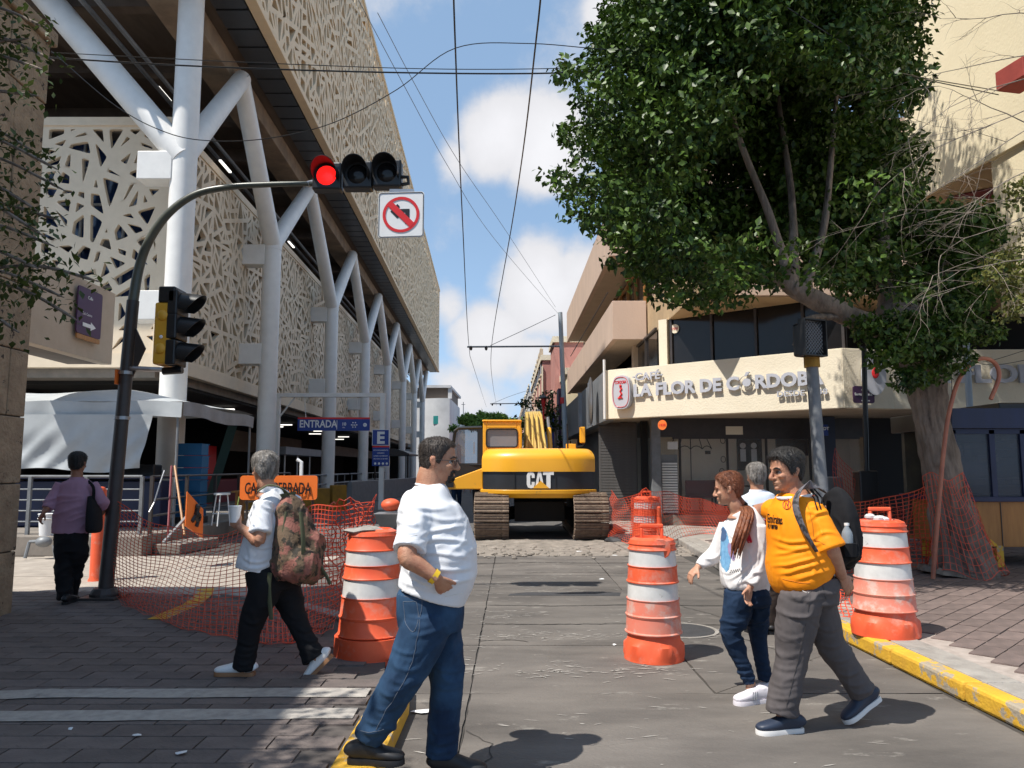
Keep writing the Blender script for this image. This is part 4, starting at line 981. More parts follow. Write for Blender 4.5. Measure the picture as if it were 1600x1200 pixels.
# ================================================================ PALE YELLOW TOWER BLOCK (top right)
yb = thing('yellow_building', 'pale yellow building volume overhanging at the top right with a dark soffit notch', 'building', (8.7,13.6,4))
obj('wall', MB().prism([(8.55,16.0),(8.72,13.6),(9.3,6),(16,6),(16,16.0)], 7.2, 19), M['cream2'], yb)
obj('soffit', MB().prism([(8.6,15.96),(8.77,13.6),(11,13.6),(11,15.96)], 7.17, 7.2), M['ochre'], yb)
obj('pier', MB().prism([(8.8,13.58),(9.3,6),(16,6),(16,13.58)], 4.3, 7.2), M['cream2'], yb)
sv = MB().slabpoly([(8.95,15.4,7.14),(10.6,15.4,7.14),(10.6,13.8,7.14)], (0,0,.02)); obj('recess_panel', sv, M['maroon'], yb)
ra = thing('awning', 'small red canvas box fixed high on the pale yellow wall', 'awning', W(1590,120,11))
q = W(1590,118,11.0); obj('canvas', MB().box((q.x+.05,11.0,q.z),(.42,.5,.30),.2), pmat('faded_red_canvas',(.36,.06,.045),(.28,.045,.035),.8,5), ra, bevel=.01)

# ================================================================ FAR STREET, RIGHT SIDE
def house(name, lab, u0, v0, v1, h, mat, side=1, dep=8, winrows=2, wmat='glass_dk', cornice=True, wsize=(1.0,1.6), z1=4.5):
    P_ = (lambda u, v, z=0: RB(u, v, z)) if side > 0 else (lambda u, v, z=0: LB(u, v, z))
    t = thing(name, lab, 'building', P_(u0,v0,0))
    a = [P_(u0,v0),P_(u0+dep,v0),P_(u0+dep,v1),P_(u0,v1)]
    wl = obj('wall', MB().prism([(p.x,p.y) for p in a], 0, h), mat, t)
    if cornice:
        a = [P_(u0-.12,v0-.1),P_(u0+dep,v0-.1),P_(u0+dep,v1+.1),P_(u0-.12,v1+.1)]; obj('cornice', MB().prism([(p.x,p.y) for p in a], h, h+.35), M['cream'] if mat != M['farwhite'] else mat, t)
    nw = max(1, int((v1-v0)/2.6)); sgn = 1 if side > 0 else -1
    for r_ in range(winrows):
        for k in range(nw):
            v = v0 + (k+.5)*(v1-v0)/nw; z = z1 + r_*3.4
            c = P_(u0,v,z+wsize[1]/2)
            w_ = obj('window', MB().box((c.x-sgn*.02,c.y,c.z),(.1,wsize[0],wsize[1])), M[wmat], t)
            fr_ = MB().box((c.x-sgn*.06,c.y,c.z+wsize[1]/2+.08),(.12,wsize[0]+.3,.16)).box((c.x-sgn*.06,c.y,c.z-wsize[1]/2-.08),(.12,wsize[0]+.3,.12)); obj('frame', fr_, M['cream'], w_)
    return t
h1 = house('shop_building', 'low building with a plain pale billboard wall beyond the cafe balconies', 3.3, 41, 50, 6.6, M['cream2'], 1, wsize=(.6,.5), winrows=0)
h2 = house('classical_building', 'pink classical building with stone cornice and pilasters far down the right side', 2.45, 50.5, 72, 8.7, M['pinkwall'], 1, winrows=2)
for v in (50.6,55,60,65,70): obj('pilaster', MB().box(RB(2.43,v,4.2),(.08,.5,8.2)), M['cream'], h2)
obj('parapet', MB().box(RB(2.5,61,9.3),(.2,20,.5)), M['tanwall'], h2)
h3 = house('tower_house', 'narrow pinkish tower house beyond the cafe balconies', 2.9, 45, 49, 9.0, M['pinkwall'], 1, dep=3, winrows=1)
h4 = house('row_house', 'white narrow building beyond the pink classical one', 2.3, 73, 90, 8.4, M['farwhite'], 1)
h5 = house('row_house', 'pinkish building far along the right side of the street', 2.4, 92, 130, 10, M['pinkwall'], 1)
def shop(nm, lab, u, v0, v1, z0_, z1_, m, txt):
    t = thing(nm, lab, 'sign', RB(u,v0,z0_)); obj('panel', MB().prism([tuple(RB(u,v0)[:2]),tuple(RB(u+.15,v0)[:2]),tuple(RB(u+.15,v1)[:2]),tuple(RB(u,v1)[:2])], z0_, z1_), m, t)
    if txt: text(txt, .6, M['signwhite'], RB(u-.01,v1-.6,z0_+.5), (0,-1,0), t, .01, .01)
shop('shop_sign','dark red shop front panel beside the grey lamp post',2.55,36.5,40.5,1.8,4.4,M['magenta'],'')
obj('picture', MB().span((2.16,37.2,3.4),(2.2,38.6,4.2)), M['glow'], bpy.data.objects['shop_sign'])
shop('shop_sign','dark blue shop front panel with white letters behind the excavator boom',2.5,41.5,50,1.6,4.6,M['signblue'],'Tel')
shop('shop_sign','narrow red shop banner left of the dark blue shop panel',2.3,51,54,1.4,5.2,M['signred'],'')
shop('shop_sign','purple hanging sign just left of the steel side fascia',2.4,34.8,36,2.2,5.2,M['purple'],'')

# left far side
w1 = thing('white_building', 'white rounded corner building with a small teal-shuttered window at the end of the market', 'building', LB(6,118,0))
d0 = 118.; xl, xr = W(655,700,d0).x, W(702,700,d0).x; zt_ = W(680,615,d0).z
pts = [(xl-8,d0+1)]+[(xl+ (xr-xl)*(k/8)-0.0, d0+1.6*(1-math.sin(k/8*math.pi/2+.35))) for k in range(9)]+[(xr,d0+1.5),(xr+.2,d0+20),(xl-8,d0+20)]
zc = W(680,655,d0).z
obj('wall', MB().prism(pts, 0, W(680,622,d0).z), M['farwhite'], w1, smooth=True)
obj('upper_storey', MB().prism([(xl-8,d0+1.2),(xr-.3,d0+1.2),(xr,d0+18),(xl-8,d0+18)], W(680,622,d0).z, W(680,605,d0).z), pmat('far_brown_open',(.18,.14,.11),None,.8,1), w1)
obj('roof', MB().prism([(xl-8,d0+.6),(xr+.1,d0+.6),(xr+.4,d0+20),(xl-8,d0+20)], W(680,605,d0).z, W(680,601,d0).z), M['farwhite'], w1)
obj('corner_pier', MB().box((xr-.05,d0+1.1,(W(680,622,d0).z+W(680,604,d0).z)/2),(.6,.5,W(680,604,d0).z-W(680,622,d0).z)), M['farwhite'], w1)
q = W(686,656,d0-.1); wn = obj('window', MB().box((q.x+.35,d0+.35,q.z),(.9,.3,1.3)), M['glass_dk'], w1); obj('shutter_leaf', MB().box((q.x-.5,d0+.2,q.z),(.8,.3,1.25)), M['teal'], wn)
house('row_house','white low terrace receding behind the rounded white building', 5.3, 140, 190, 11, M['farwhite'], -1, winrows=2)
house('row_house','dark red doored white house before the far green tree', 4.6, 125, 138, 8, M['farwhite'], -1, winrows=1, wmat='maroon', wsize=(3,3.4), z1=2)
house('end_building','pale building closing the far end of the street', -8, 230, 250, 14, M['farwhite'], 1, dep=30, winrows=0)
an = tag(obj('antenna', MB().tube([W(724,665,135),W(724,628,135)], .06, 6).tube([W(721,632,135),W(727,632,135)], .05, 5), M['greymet']), 'thin antenna mast above the far white houses', 'antenna')

# lamp post with contact wire arms
def post(lab, px, ytop, Y, arms, r=.10):
    x = W(px,700,Y).x; t = thing('overhead_wire_post', lab, 'post', (x,Y,0)); zt2 = W(px,ytop,Y).z
    obj('shaft', MB().tube([(x+.18,Y,0),(x-.08,Y,zt2)], [r*1.15,r*.85], 8), pmat('post_blue_grey',(.42,.48,.52),(.33,.38,.42),.6,3), t)
    obj('red_band', MB().tube([(x,Y,W(px,626,Y).z-.12),(x,Y,W(px,626,Y).z+.12)], r*1.12, 8), M['signred'], t)
    for (xa,ya) in arms: 
        q = W(xa,ya,Y); obj('arm', MB().tube([(x,Y,W(px,ya-1,Y).z),(q.x,Y,q.z)], .035, 8), M['greymet'], t)
        for dx in (.15,.75): obj('insulator', MB().ball((q.x+dx,Y,q.z-.05),(.06,.06,.1),8,6), M['poledark'], t)
    return t
post('grey lamp post with a red band behind the excavator counterweight', 880, 488, 30, [(730,542)])
post('more distant wire post whose arm shows above the excavator cab', 848, 615, 56, [(766,631)], .1)
# ================================================================ EXCAVATOR
ex = thing('excavator', 'yellow tracked excavator seen from behind, blocking the street with its cab door open', 'excavator', (.52,19,0))
EY = 17.1
xL, xR = (741-800)/1200*EY, (950-800)/1200*EY; sw = .77
for side, (xa, xb) in enumerate(((xL, xL+sw), (xR-sw, xR))):
    tr = obj('track', MB().prism([(xa+.12,EY+.5),(xb-.12,EY+.5),(xb-.12,EY+4.0),(xa+.12,EY+4.0)], .14, .82).lathe([(.36,-.2),(.36,.2)], ((xa+xb)/2,EY+.48,.5), 20, Matrix.Rotation(R(90),3,'Y')).lathe([(.36,-.2),(.36,.2)], ((xa+xb)/2,EY+4.0,.5), 20, Matrix.Rotation(R(90),3,'Y')), M['under'], ex)
    sh_m = MB().box((0,0,0),(sw,.172,.028)).box((0,-.055,.03),(sw-.01,.018,.045)).box((0,.02,.025),(sw-.01,.014,.03)).box((0,.066,.022),(sw-.01,.014,.026))
    for a in (-.2,.2): sh_m.box((a,-.01,-.03),(.07,.15,.05))
    sm = sh_m.mesh('track_shoe'); sm.materials.append(M['track'])
    rr, Ls, x = .47, 3.5, (xa+xb)/2; per = 2*Ls+2*math.pi*rr; ns = 52
    for k in range(ns):
        s_ = k/ns*per
        if s_ < Ls: p, a = (EY+rr+s_, 1.0-.03*math.sin(s_/Ls*math.pi)), 0
        elif s_ < Ls+math.pi*rr: t = (s_-Ls)/rr; p, a = (EY+rr+Ls+rr*math.sin(t), .53+rr*math.cos(t)), -t
        elif s_ < 2*Ls+math.pi*rr: p, a = (EY+rr+Ls-(s_-Ls-math.pi*rr), .06), math.pi
        else: t = (s_-2*Ls-math.pi*rr)/rr; p, a = (EY+rr-rr*math.sin(t), .53-rr*math.cos(t)), math.pi-t
        o = inst('track_shoe', sm, tr, (x, p[0], p[1])); o.rotation_euler = (a,0,0)
obj('undercarriage', MB().span((xL+.9,EY+1.2,.35),(xR-.9,EY+3.3,.8)).lathe([(.6,.7),(.6,.98)], ((xL+xR)/2,EY+2.2,0), 24).tube([(xL+.7,EY+1.6,.5),((xL+xR)/2,EY+2.2,.6),(xR-.7,EY+1.6,.5)],.16,8), M['under'], ex)
CY = 17.25
def cx(px): return (px-800)/1200*CY
def cz(py): return W(800,py,CY).z
# counterweight: rounded body swept from a side profile, curved in plan
def cwt(nm, za, zb_, inset0, inset1, mat, ext=0, roundtop=0., par=None, bev=.03):
    mb = MB(); K = 22; prof = []
    if roundtop:
        prof = [(0,za)]+[(roundtop*(1-math.cos(t*math.pi/2))*1.3, zb_-roundtop+roundtop*math.sin(t*math.pi/2)) for t in [k/7 for k in range(8)]]
    else: prof = [(inset0,za),(inset1,zb_)]
    x0_, x1_ = cx(752)-ext, cx(932)+ext; rows = []
    for (ins, z) in prof:
        row = []
        for k in range(K+1):
            u = -1+2*k/K; w = (x1_-x0_)/2-ins*.55; x = (x0_+x1_)/2 + u*w
            y = CY + ins + .42*abs(u)**3.2; row.append((x,y,z))
        rows.append(row)
    back = CY+1.5; nf = len(rows)
    for row in rows: mb.v += row + [(row[-1][0],back,row[-1][2]),(row[0][0],back,row[0][2])]
    n = K+3
    for i in range(nf-1):
        for k in range(n): mb.f.append((i*n+k, i*n+(k+1)%n, (i+1)*n+(k+1)%n, (i+1)*n+k))
    mb.f.append(tuple(reversed(range(n)))); mb.f.append(tuple((nf-1)*n+k for k in range(n)))
    return obj(nm, mb, mat, par or ex, smooth=True, bevel=bev)
cwt('counterweight', cz(737), cz(700), 0, 0, M['catyel'], roundtop=.26, bev=0)
cwt('counterweight_band', cz(766), cz(736.5), .03, .03, M['catblk'], ext=-.01, bev=0)
cwt('counterweight_lip', cz(772), cz(765.5), -.01,-.02, M['catyel'], ext=.02, bev=.01)
cwt('counterweight_foot', cz(778.5), cz(771.5), .10, .0, M['catyel'], ext=.01, bev=0)
for px in (788, 905): obj('tow_eye', MB().box((cx(px),CY+.35,cz(783)),(.1,.3,.14)), M['under'], ex)
sm_ = MB(); 
for px in (803, 868): sm_.span((cx(px)-.005,CY+.02,cz(765)),(cx(px)+.005,CY+.04,cz(738)))
obj('band_seam', sm_, M['under'], ex)
# logo: heavy condensed letters with a triangle
lgx0, lgx1, lz0, lz1 = cx(822), cx(865), cz(763), cz(737); lh = lz1-lz0; lw = (lgx1-lgx0)/3
yl = CY+.012; lm = MB(); th = (0,.02,0)
def LP(pts, ox, sx=1.): return [(lgx0+ox+x*lw*sx, yl, lz0+z*lh) for x,z in pts]
# C
cpts = [(.92,.62),(.92,.80),(.78,.97),(.5,1.0),(.2,.95),(.06,.78),(.06,.22),(.2,.05),(.5,0),(.78,.03),(.92,.2),(.92,.38),(.60,.38),(.60,.24),(.52,.19),(.44,.24),(.44,.76),(.52,.81),(.60,.76),(.60,.62)]
def seg(a, b, w0, ox): pass
cc2 = LP(cpts,0); 
# split C into convex-ish strips for clean faces
for idx in ((0,1,2,18,19),(2,3,17,18),(3,4,16,17),(4,5,15,16),(5,6,14,15)[:4] and (5,6,14,15),(6,7,13,14)[:4] and (6,7,13,14),(7,8,9,13),(9,10,11,12,13)):
    lm.slabpoly([cc2[i] for i in idx], th)
# A
for q in ([(0,0),(.28,0),(.5,.72),(.5,1),(.34,1)],[(1,0),(.66,1),(.5,1),(.5,.72),(.72,0)]):
    lm.slabpoly([(lgx0+lw*.94+x*lw*1.02, yl, lz0+z*lh) for x,z in q], th)
# T
for q in ([(.0,.8),(.0,1),(1.15,1),(1.15,.8)],[(.36,0),(.36,.8),(.8,.8),(.8,0)]):
    lm.slabpoly([(lgx0+lw*1.82+x*lw*1.02, yl-.004, lz0+z*lh) for x,z in q], th)
obj('logo_letters', lm, M['signwhite'], ex)
obj('logo_triangle', MB().slabpoly([(cx(832),yl-.012,lz0),(cx(858),yl-.012,lz0),(cx(844.5),yl-.012,lz0+.45*lh)], (0,.02,0)), M['catyel'], ex)
# cab
KY = 19.2
def kz(py): return W(800,py,KY).z
def kxx(px): return (px-800)/1200*KY
x0,x1 = kxx(754.5), kxx(814); zc0, zc1 = .95, kz(659)
cb = obj('cab', MB().span((x0,KY,zc0),(x0+.1,KY+1.7,zc1)).span((x1-.1,KY,zc0),(x1,KY+1.7,zc1)).span((x0+.1,KY,zc1-.16),(x1-.1,KY+1.7,zc1)).span((x0+.1,KY,zc0),(x1-.1,KY+.08,kz(698))).span((x0+.1,KY,kz(671)),(x1-.1,KY+.1,zc1-.16)).span((x0+.1,KY+1.6,zc0),(x1-.1,KY+1.7,kz(700))), M['catyel'], ex, bevel=.035)
wn = obj('window', MB().span((x0+.08,KY+.03,kz(699)),(x1-.08,KY+.05,kz(670))), pmat('cab_glass',(.21,.2,.21),(.17,.165,.17),.15,2,spec=.7), cb)
wf = MB(); a_, b_ = (x0+.09,kz(698.5)), (x1-.09,kz(670.5)); 
loop = []
for (sx,sz,a0) in ((1,1,0),(-1,1,90),(-1,-1,180),(1,-1,270)):
    for k in range(4):
        a = R(a0+k*30); loop.append(((a_[0]+b_[0])/2+sx*((b_[0]-a_[0])/2-.07)+.07*math.cos(a), KY-.01, (a_[1]+b_[1])/2+sz*((b_[1]-a_[1])/2-.07)+.07*math.sin(a)))
loop.append(loop[0]); wf.tube(loop, .018, 6); obj('window_seal', wf, M['black'], wn)
obj('seat', MB().box((x0+.48,KY+.6,1.75),(.5,.15,.75)), M['maroon'], cb, bevel=.05)
obj('cab_roof', MB().span((x0-.02,KY-.04,zc1+.002),(x1+.02,KY+1.75,zc1+.05)), M['catyel'], cb, bevel=.03)
# open door, swung out to the left
DY = 19.9; 
def dx_(px): return (px-800)/1200*DY
def dzz(py): return W(800,py,DY).z
dr = obj('door', MB().tube([(dx_(753),DY,dzz(668)),(dx_(716),DY,dzz(669)),(dx_(711),DY,dzz(673)),(dx_(705),DY+.1,dzz(722)),(dx_(706),DY+.1,dzz(727)),(dx_(753),DY,dzz(726))], .045, 8).span((dx_(746),DY-.03,dzz(726)),(dx_(756),DY+.05,dzz(668))).span((dx_(706),DY,dzz(746)),(dx_(754),DY+.06,dzz(724))), M['black'], ex)
obj('window', MB().add([(dx_(713),DY,dzz(672)),(dx_(747),DY,dzz(670)),(dx_(747),DY,dzz(724)),(dx_(707),DY,dzz(724))], [(0,1,2,3)]), pmat('door_glass',(.10,.075,.06),(.045,.035,.03),.1,3,spec=.8,alpha=.72), dr)
obj('handle', MB().box((dx_(741),DY-.06,dzz(700)),(.03,.03,.3)), M['steel'], dr)
# side tank / battery wedge
obj('side_box', MB().slabpoly([(kxx(700),18.3,kz(763)),(kxx(757),18.3,kz(763)),(kxx(757),18.3,kz(731)),(kxx(706),18.3,kz(750)),(kxx(700),18.3,kz(757))], (0,1.2,0)), M['catyel'], ex, bevel=.02)
obj('lamp_recess', MB().span((kxx(702),18.27,kz(760)),(kxx(714),18.31,kz(752))), M['black'], ex)
obj('engine_deck', MB().span((cx(765),CY+1.45,1.1),(cx(930),CY+3.0,1.98)), M['catyel'], ex, bevel=.06)
obj('chassis', MB().span((cx(752),CY+1.4,.92),(cx(930),CY+3.6,1.15)), M['catblk'], ex)
# boom rising away behind the counterweight, with hydraulic lines
bxx = (838-800)/1200*20
bm0 = MB(); pr = [(20.0,1.4,.5),(20.6,2.1,.6),(21.6,2.75,.56),(23.2,3.05,.5),(25.5,2.7,.4),(27,2.0,.3)]
rows = []
for (y,z,h) in pr: rows.append((y,z,h))
for i,(y,z,h) in enumerate(rows):
    bm0.v += [(bxx-.24,y,z-h/2),(bxx+.24,y,z-h/2),(bxx+.24,y,z+h/2),(bxx-.24,y,z+h/2)]
for i in range(len(rows)-1):
    for k in range(4): bm0.f.append((i*4+k,i*4+(k+1)%4,(i+1)*4+(k+1)%4,(i+1)*4+k))
bm0.f += [(3,2,1,0),(20,21,22,23)]
M['catdull'] = pmat('faded_machine_yellow', (.60,.40,.09), (.42,.28,.07), .5, 5)
bo = obj('boom', bm0, M['catdull'], ex, bevel=.03)
for k,a in enumerate((-.22,-.08,.06,.20)):
    obj('hydraulic_pipe', MB().tube([(bxx+a*1.6,19.6,1.75),(bxx+a*1.2,20.0,2.1),(bxx+a,20.4,2.5),(bxx+a*.9,21.4,3.05),(bxx+a*.8,22.4,3.2)], .032, 8), M['catdull'], bo, smooth=True)
for a in (-.42,.42):
    obj('boom_cylinder', MB().tube([(bxx+a,20.2,1.3),(bxx+a,21.9,2.7)], .07, 10), M['catyel'], bo, smooth=True); obj('cylinder_rod', MB().tube([(bxx+a,21.9,2.7),(bxx+a,22.6,3.05)], .05, 8), M['steel'], bo)
obj('stick', MB().add([(bxx-.18,26.6,2.6),(bxx+.18,26.6,2.6),(bxx+.18,27.2,2.5),(bxx-.18,27.2,2.5),(bxx-.14,25.6,.7),(bxx+.14,25.6,.7),(bxx+.14,25.9,.6),(bxx-.14,25.9,.6)], [(0,1,2,3),(7,6,5,4),(0,4,5,1),(1,5,6,2),(2,6,7,3),(3,7,4,0)]), M['catyel'], bo, bevel=.02)
obj('bucket', MB().lathe([(.42,-.5),(.42,.5)], (bxx,25.3,.45), 14, Matrix.Rotation(R(90),3,'Y')), M['track'], bo)
obj('exhaust', MB().box((cx(899),CY+1.9,cz(695)),(.16,.2,.16)), M['catyel'], ex, bevel=.01)
mi = obj('mirror_arm', MB().tube([(cx(905),CY+2.0,2.0),(cx(911),CY+2.0,2.12),(cx(922),CY+2.0,2.14),(cx(925),CY+2.0,2.2)], .02, 6), M['black'], ex); obj('mirror', MB().box((cx(922.5),CY+2.0,2.42),(.14,.08,.40)), M['catyel'], mi, bevel=.02)
obj('handrail', MB().tube([(cx(896),CY+1.8,1.95),(cx(895),CY+1.8,cz(655))], .015, 6), M['black'], ex)
obj('deck_box', MB().box((cx(899.5),CY+.9,2.1),(.14,.14,.12)), M['catyel'], ex, bevel=.01)
cl = MB().ball((2.75,17.0,.02),(.75,.35,.16),18,8); 
for i,v in enumerate(cl.v):
    n_ = math.sin(v[0]*9)*math.cos(v[1]*11)*.05; cl.v[i] = (v[0]+n_,v[1]+n_*.5,max(.0,v[2]+n_*.6))
tag(obj('tarpaulin', cl, M['patch'], smooth='all'), 'crumpled black sheet on the ground right of the excavator track', 'sheet')

# ================================================================ BARRELS
def barrel(name, lab, c, h=1.0, rb=.285, rt=.20, mats=('orange','orange'), handle=True, rock=False, facets=True, bands=((.62,.73),(.40+.05,.55)), base=.0, lamp=False):
    t = thing(name, lab, 'traffic barrel', c, 'orange and white traffic barrels')
    mo, mf = M[mats[0]], M[mats[1]]; c = Vector(c)
    def rad(z): return rb+(rt-rb)*(z/h)
    zs = []
    if facets:
        n = 48; mb = MB(); o = []
        prof = [(0,.0),(1.0,.0),(1.0,.02),(.97,.05),(.97,.13),(.93,.155),(.90,.22)]
        for (f,z) in prof:
            for k in range(n):
                a = 2*math.pi*k/n; rr_ = rad(z)*f
                if .03 < z < .2: rr_ += .016*(1 if (k//4)%2 else 0)*(1 if z < .15 else .0)
                mb.v.append((c.x+rr_*math.cos(a), c.y+rr_*math.sin(a), c.z+z))
        for i in range(len(prof)-1):
            for k in range(n): mb.f.append((i*n+k,i*n+(k+1)%n,(i+1)*n+(k+1)%n,(i+1)*n+k))
        obj('base_ring', mb, mo, t, smooth=True)
    else:
        obj('base_ring', MB().lathe([(0.01,0),(rb*1.16,0),(rb*1.16,.035),(rb*1.02,.06),(rb*1.0,.22)], c, 40), mo, t, smooth=True)
    steps = [(.22,.36,'f'),(.36,.50,'f'),(.50,.635,'w'),(.635,.775,'o'),(.775,.905,'w'),(.905,.96,'o')]
    if not facets: steps = [(.22,.36,'o'),(.36,.52,'o'),(.52,.66,'w'),(.66,.77,'o'),(.77,.88,'w'),(.88,1.0,'o')]
    for (a,b,kd) in steps:
        a*=h; b*=h
        ra_, rb__ = rad(a)*(.97 if kd!='w' else .955), rad(b)*(.97 if kd!='w' else .955)
        if kd == 'w': prof = [(ra_,a),(rb__,b)]
        else: prof = [(ra_+.008,a),(ra_+.010,a+.008),(ra_,a+.018),(rb__,b-.014),(rb__+.006,b-.006),(rb__+.006,b)]
        obj('reflective_band' if kd == 'w' else 'drum_section', MB().lathe(prof, c, 40), M['reflect'] if kd == 'w' else (mf if kd == 'f' else mo), t, smooth=True)
    zt3 = steps[-1][1]*h
    obj('top', MB().lathe([(rad(zt3)*.97,zt3),(rad(zt3)*.93,zt3+.03),(rad(zt3)*.72,zt3+.05),(rad(zt3)*.70,zt3+.03),(.01,zt3+.03)], c, 40), mo, t, smooth=True)
    if handle:
        z = c.z+zt3+.045; obj('handle', MB().span((c.x-.10,c.y-.02,z-.02),(c.x-.075,c.y+.02,z+.08)).span((c.x+.075,c.y-.02,z-.02),(c.x+.10,c.y+.02,z+.08)).span((c.x-.10,c.y-.02,z+.08),(c.x+.10,c.y+.02,z+.115)), mo, t, bevel=.01)
    if lamp:
        pts = [(c.x+.04+.088*math.cos(a), c.y-.185, c.z+zt3-.035+.085*math.sin(a)) for a in [R(30*k+15) for k in range(12)]]
        obj('lamp_mount', MB().slabpoly(pts, (0,.03,0)), mo, t, bevel=.006)
    return t
bC = barrel('traffic_barrel', 'centre barrel on the open road, faded lower half and top handle', G(1022,1028), 1.0, .252, .200, ('orange','faded'), lamp=True)
bL = barrel('traffic_barrel', 'barrel half in shade behind the standing man, with a flat stone on top', G(579,1033,.0), 1.04, .30, .215, ('orange','orange'), handle=False, facets=False)
bR = barrel('traffic_barrel', 'barrel on the right brick pavement beside the yellow kerb, with litter on its lid', G(1384,990,zr), 1.0, .285, .215, ('orange','faded'), handle=True)
c = G(579,1033); stn_ = MB().ball((c.x-.06,c.y-.08,1.085),(.17,.12,.025),12,6)
for i,v in enumerate(stn_.v): stn_.v[i] = (v[0]+.02*math.sin(v[1]*60),v[1],v[2]+.012*math.sin(v[0]*25))
tag(obj('flat_stone', stn_, M['kerb_grey']), 'flat grey stone lying on top of the barrel behind the standing man', 'stone')
c = G(1384,990,zr); 
cr = MB()
for k in range(5): cr.ball((c.x-.1+k*.03,c.y-.05+random.uniform(-.03,.03),c.z+1.0+random.uniform(0,.05)),(.05,.04,.03),7,5)
tag(obj('crumpled_plastic', cr, M['reflect']), 'crumpled clear plastic on the lid of the right barrel', 'litter')
fb = G(1012,832,.0); fb = W(1010,826,16.0)
bF = barrel('traffic_barrel', 'distant barrel wrapped in orange netting by the cafe pillar', (W(1010,800,15.6).x,15.6,.0), 1.02, .30, .25, ('orange','orange'))
tag(obj('traffic_cone', MB().lathe([(.09,.0),(.05,.7),(.03,.72)], (W(1029,800,15.4).x,15.4,.12), 16).box((W(1029,800,15.4).x,15.4,.06),(.34,.34,.05)), M['orange'], smooth=True), 'slim orange cone leaning right of the distant netted barrel', 'cone')
p = W(154,888,11.2)
tag(obj('delineator_post', MB().lathe([(.10,0),(.08,.05),(.085,1.28),(.06,1.32),(.02,1.33)], (W(155,800,11.2).x,11.2,0), 16), M['orange'], smooth=True), 'tall orange delineator tube between the man in pink and the dark signal pole', 'delineator')
bk = thing('bucket', 'white plastic bucket on the plinth left of the man in pink', 'bucket', (W(72,800,14.4).x,14.4,.36))
c = Vector((W(76,800,14.4).x,14.4,.36)); obj('body', MB().lathe([(.13,0),(.16,.38),(.17,.385),(.17,.40)], c, 20), M['glow'], bk, smooth=True)
obj('rim', MB().lathe([(.172,.30),(.178,.31),(.172,.32)], c, 20), M['reflect'], bk)
vb = MB(); q = W(70,820,13.8)
vb.ball((q.x,13.8,.3),(.14,.12,.1),10,6).tube([(q.x-.25,13.8,.3),(q.x+.1,13.8,.32)],.03,8).tube([(q.x-.25,13.8,.3),(q.x-.28,13.75,.02)],.03,8).tube([(q.x+.2,13.8,.25),(q.x+.25,13.8,.02)],.05,8)
tag(obj('pipe_valve', vb, M['greymet'], smooth=True), 'grey pipe valve standing before the plinth behind the man in pink', 'valve')

# ================================================================ SIGNS ON THE GROUND
cs = thing('closed_road_sign', 'orange board reading CALLE CERRADA behind the man with the backpack', 'sign', W(436,782,13))
sy = 12.4; a = W(374,781,sy); b = W(497,743,sy); cen = (a+b)/2; wd_, hd_ = b.x-a.x, b.z-a.z
obj('board', plate(MB(), cen, (1,-.03,0), wd_, hd_, .03, .05), M['signor'], cs)
tt = text('CALLE CERRADA', .26, M['black'], (0,0,0), (1,0,0), cs, .003, .004); place_text(tt, (a.x+.09,sy-.025,cen.z-.10), Vector((1,-.03,0)).normalized(), wd_-.18)
for px in (385,488): obj('leg', MB().tube([(W(px,740,sy).x,sy+.03,cen.z+.1),(W(px,740,sy).x,sy+.2,0.0)], .02, 6), M['poledark'], cs)
ws = thing('roadworks_sign', 'tilted orange diamond sign with a black worker symbol leaning on its side', 'sign', W(300,838,12.6))
wy = 12.7; P4 = [W(293,768,wy-.2), W(318,796,wy+.3), W(317,841,wy+.3), W(290,822,wy-.2)]
nrm_ = (P4[1]-P4[0]).cross(P4[3]-P4[0]).normalized()
obj('board', MB().slabpoly(P4, nrm_*.02), M['signor'], ws, bevel=.004)
def Q4(u, v): return P4[0].lerp(P4[1],u).lerp(P4[3].lerp(P4[2],u),v) + (nrm_*-.012 if nrm_.y > 0 else nrm_*.032)
sy_m = MB()
for pts,r in (([(.55,.25),(.5,.45)],.05),([(.5,.45),(.3,.75)],.035),([(.5,.45),(.62,.62),(.55,.8)],.035),([(.55,.3),(.75,.4),(.68,.55)],.03),([(.78,.3),(.4,.6)],.018)): sy_m.tube([Q4(*q) for q in pts], r, 6)
sy_m.ball(Q4(.58,.16),.055,8,6); obj('symbol', sy_m, M['black'], ws)
obj('leg', MB().tube([W(291,808,wy),W(255,848,wy-.4)], .03, 6), M['greymet'], ws)
sk = tag(obj('metal_rod', MB().tube([W(257,735,14.4),W(250,755,14.3),W(241,785,14.2),W(233,800,14.1)], .014, 6), M['steel']), 'thin bent metal rod leaning on the railing left of the orange diamond sign', 'rod')
for i,(pa,pb,lb) in enumerate((((268,728),(262,838),'left wooden pole leaning on the railing beside the nearest column'),((273,728),(288,835),'right wooden pole leaning on the railing beside the nearest column'))):
    tag(obj('wooden_pole', MB().tube([W(*pa,14.8),W(*pb,14.0)], .022, 6), M['wood'] if i else M['maroon']), lb, 'pole')

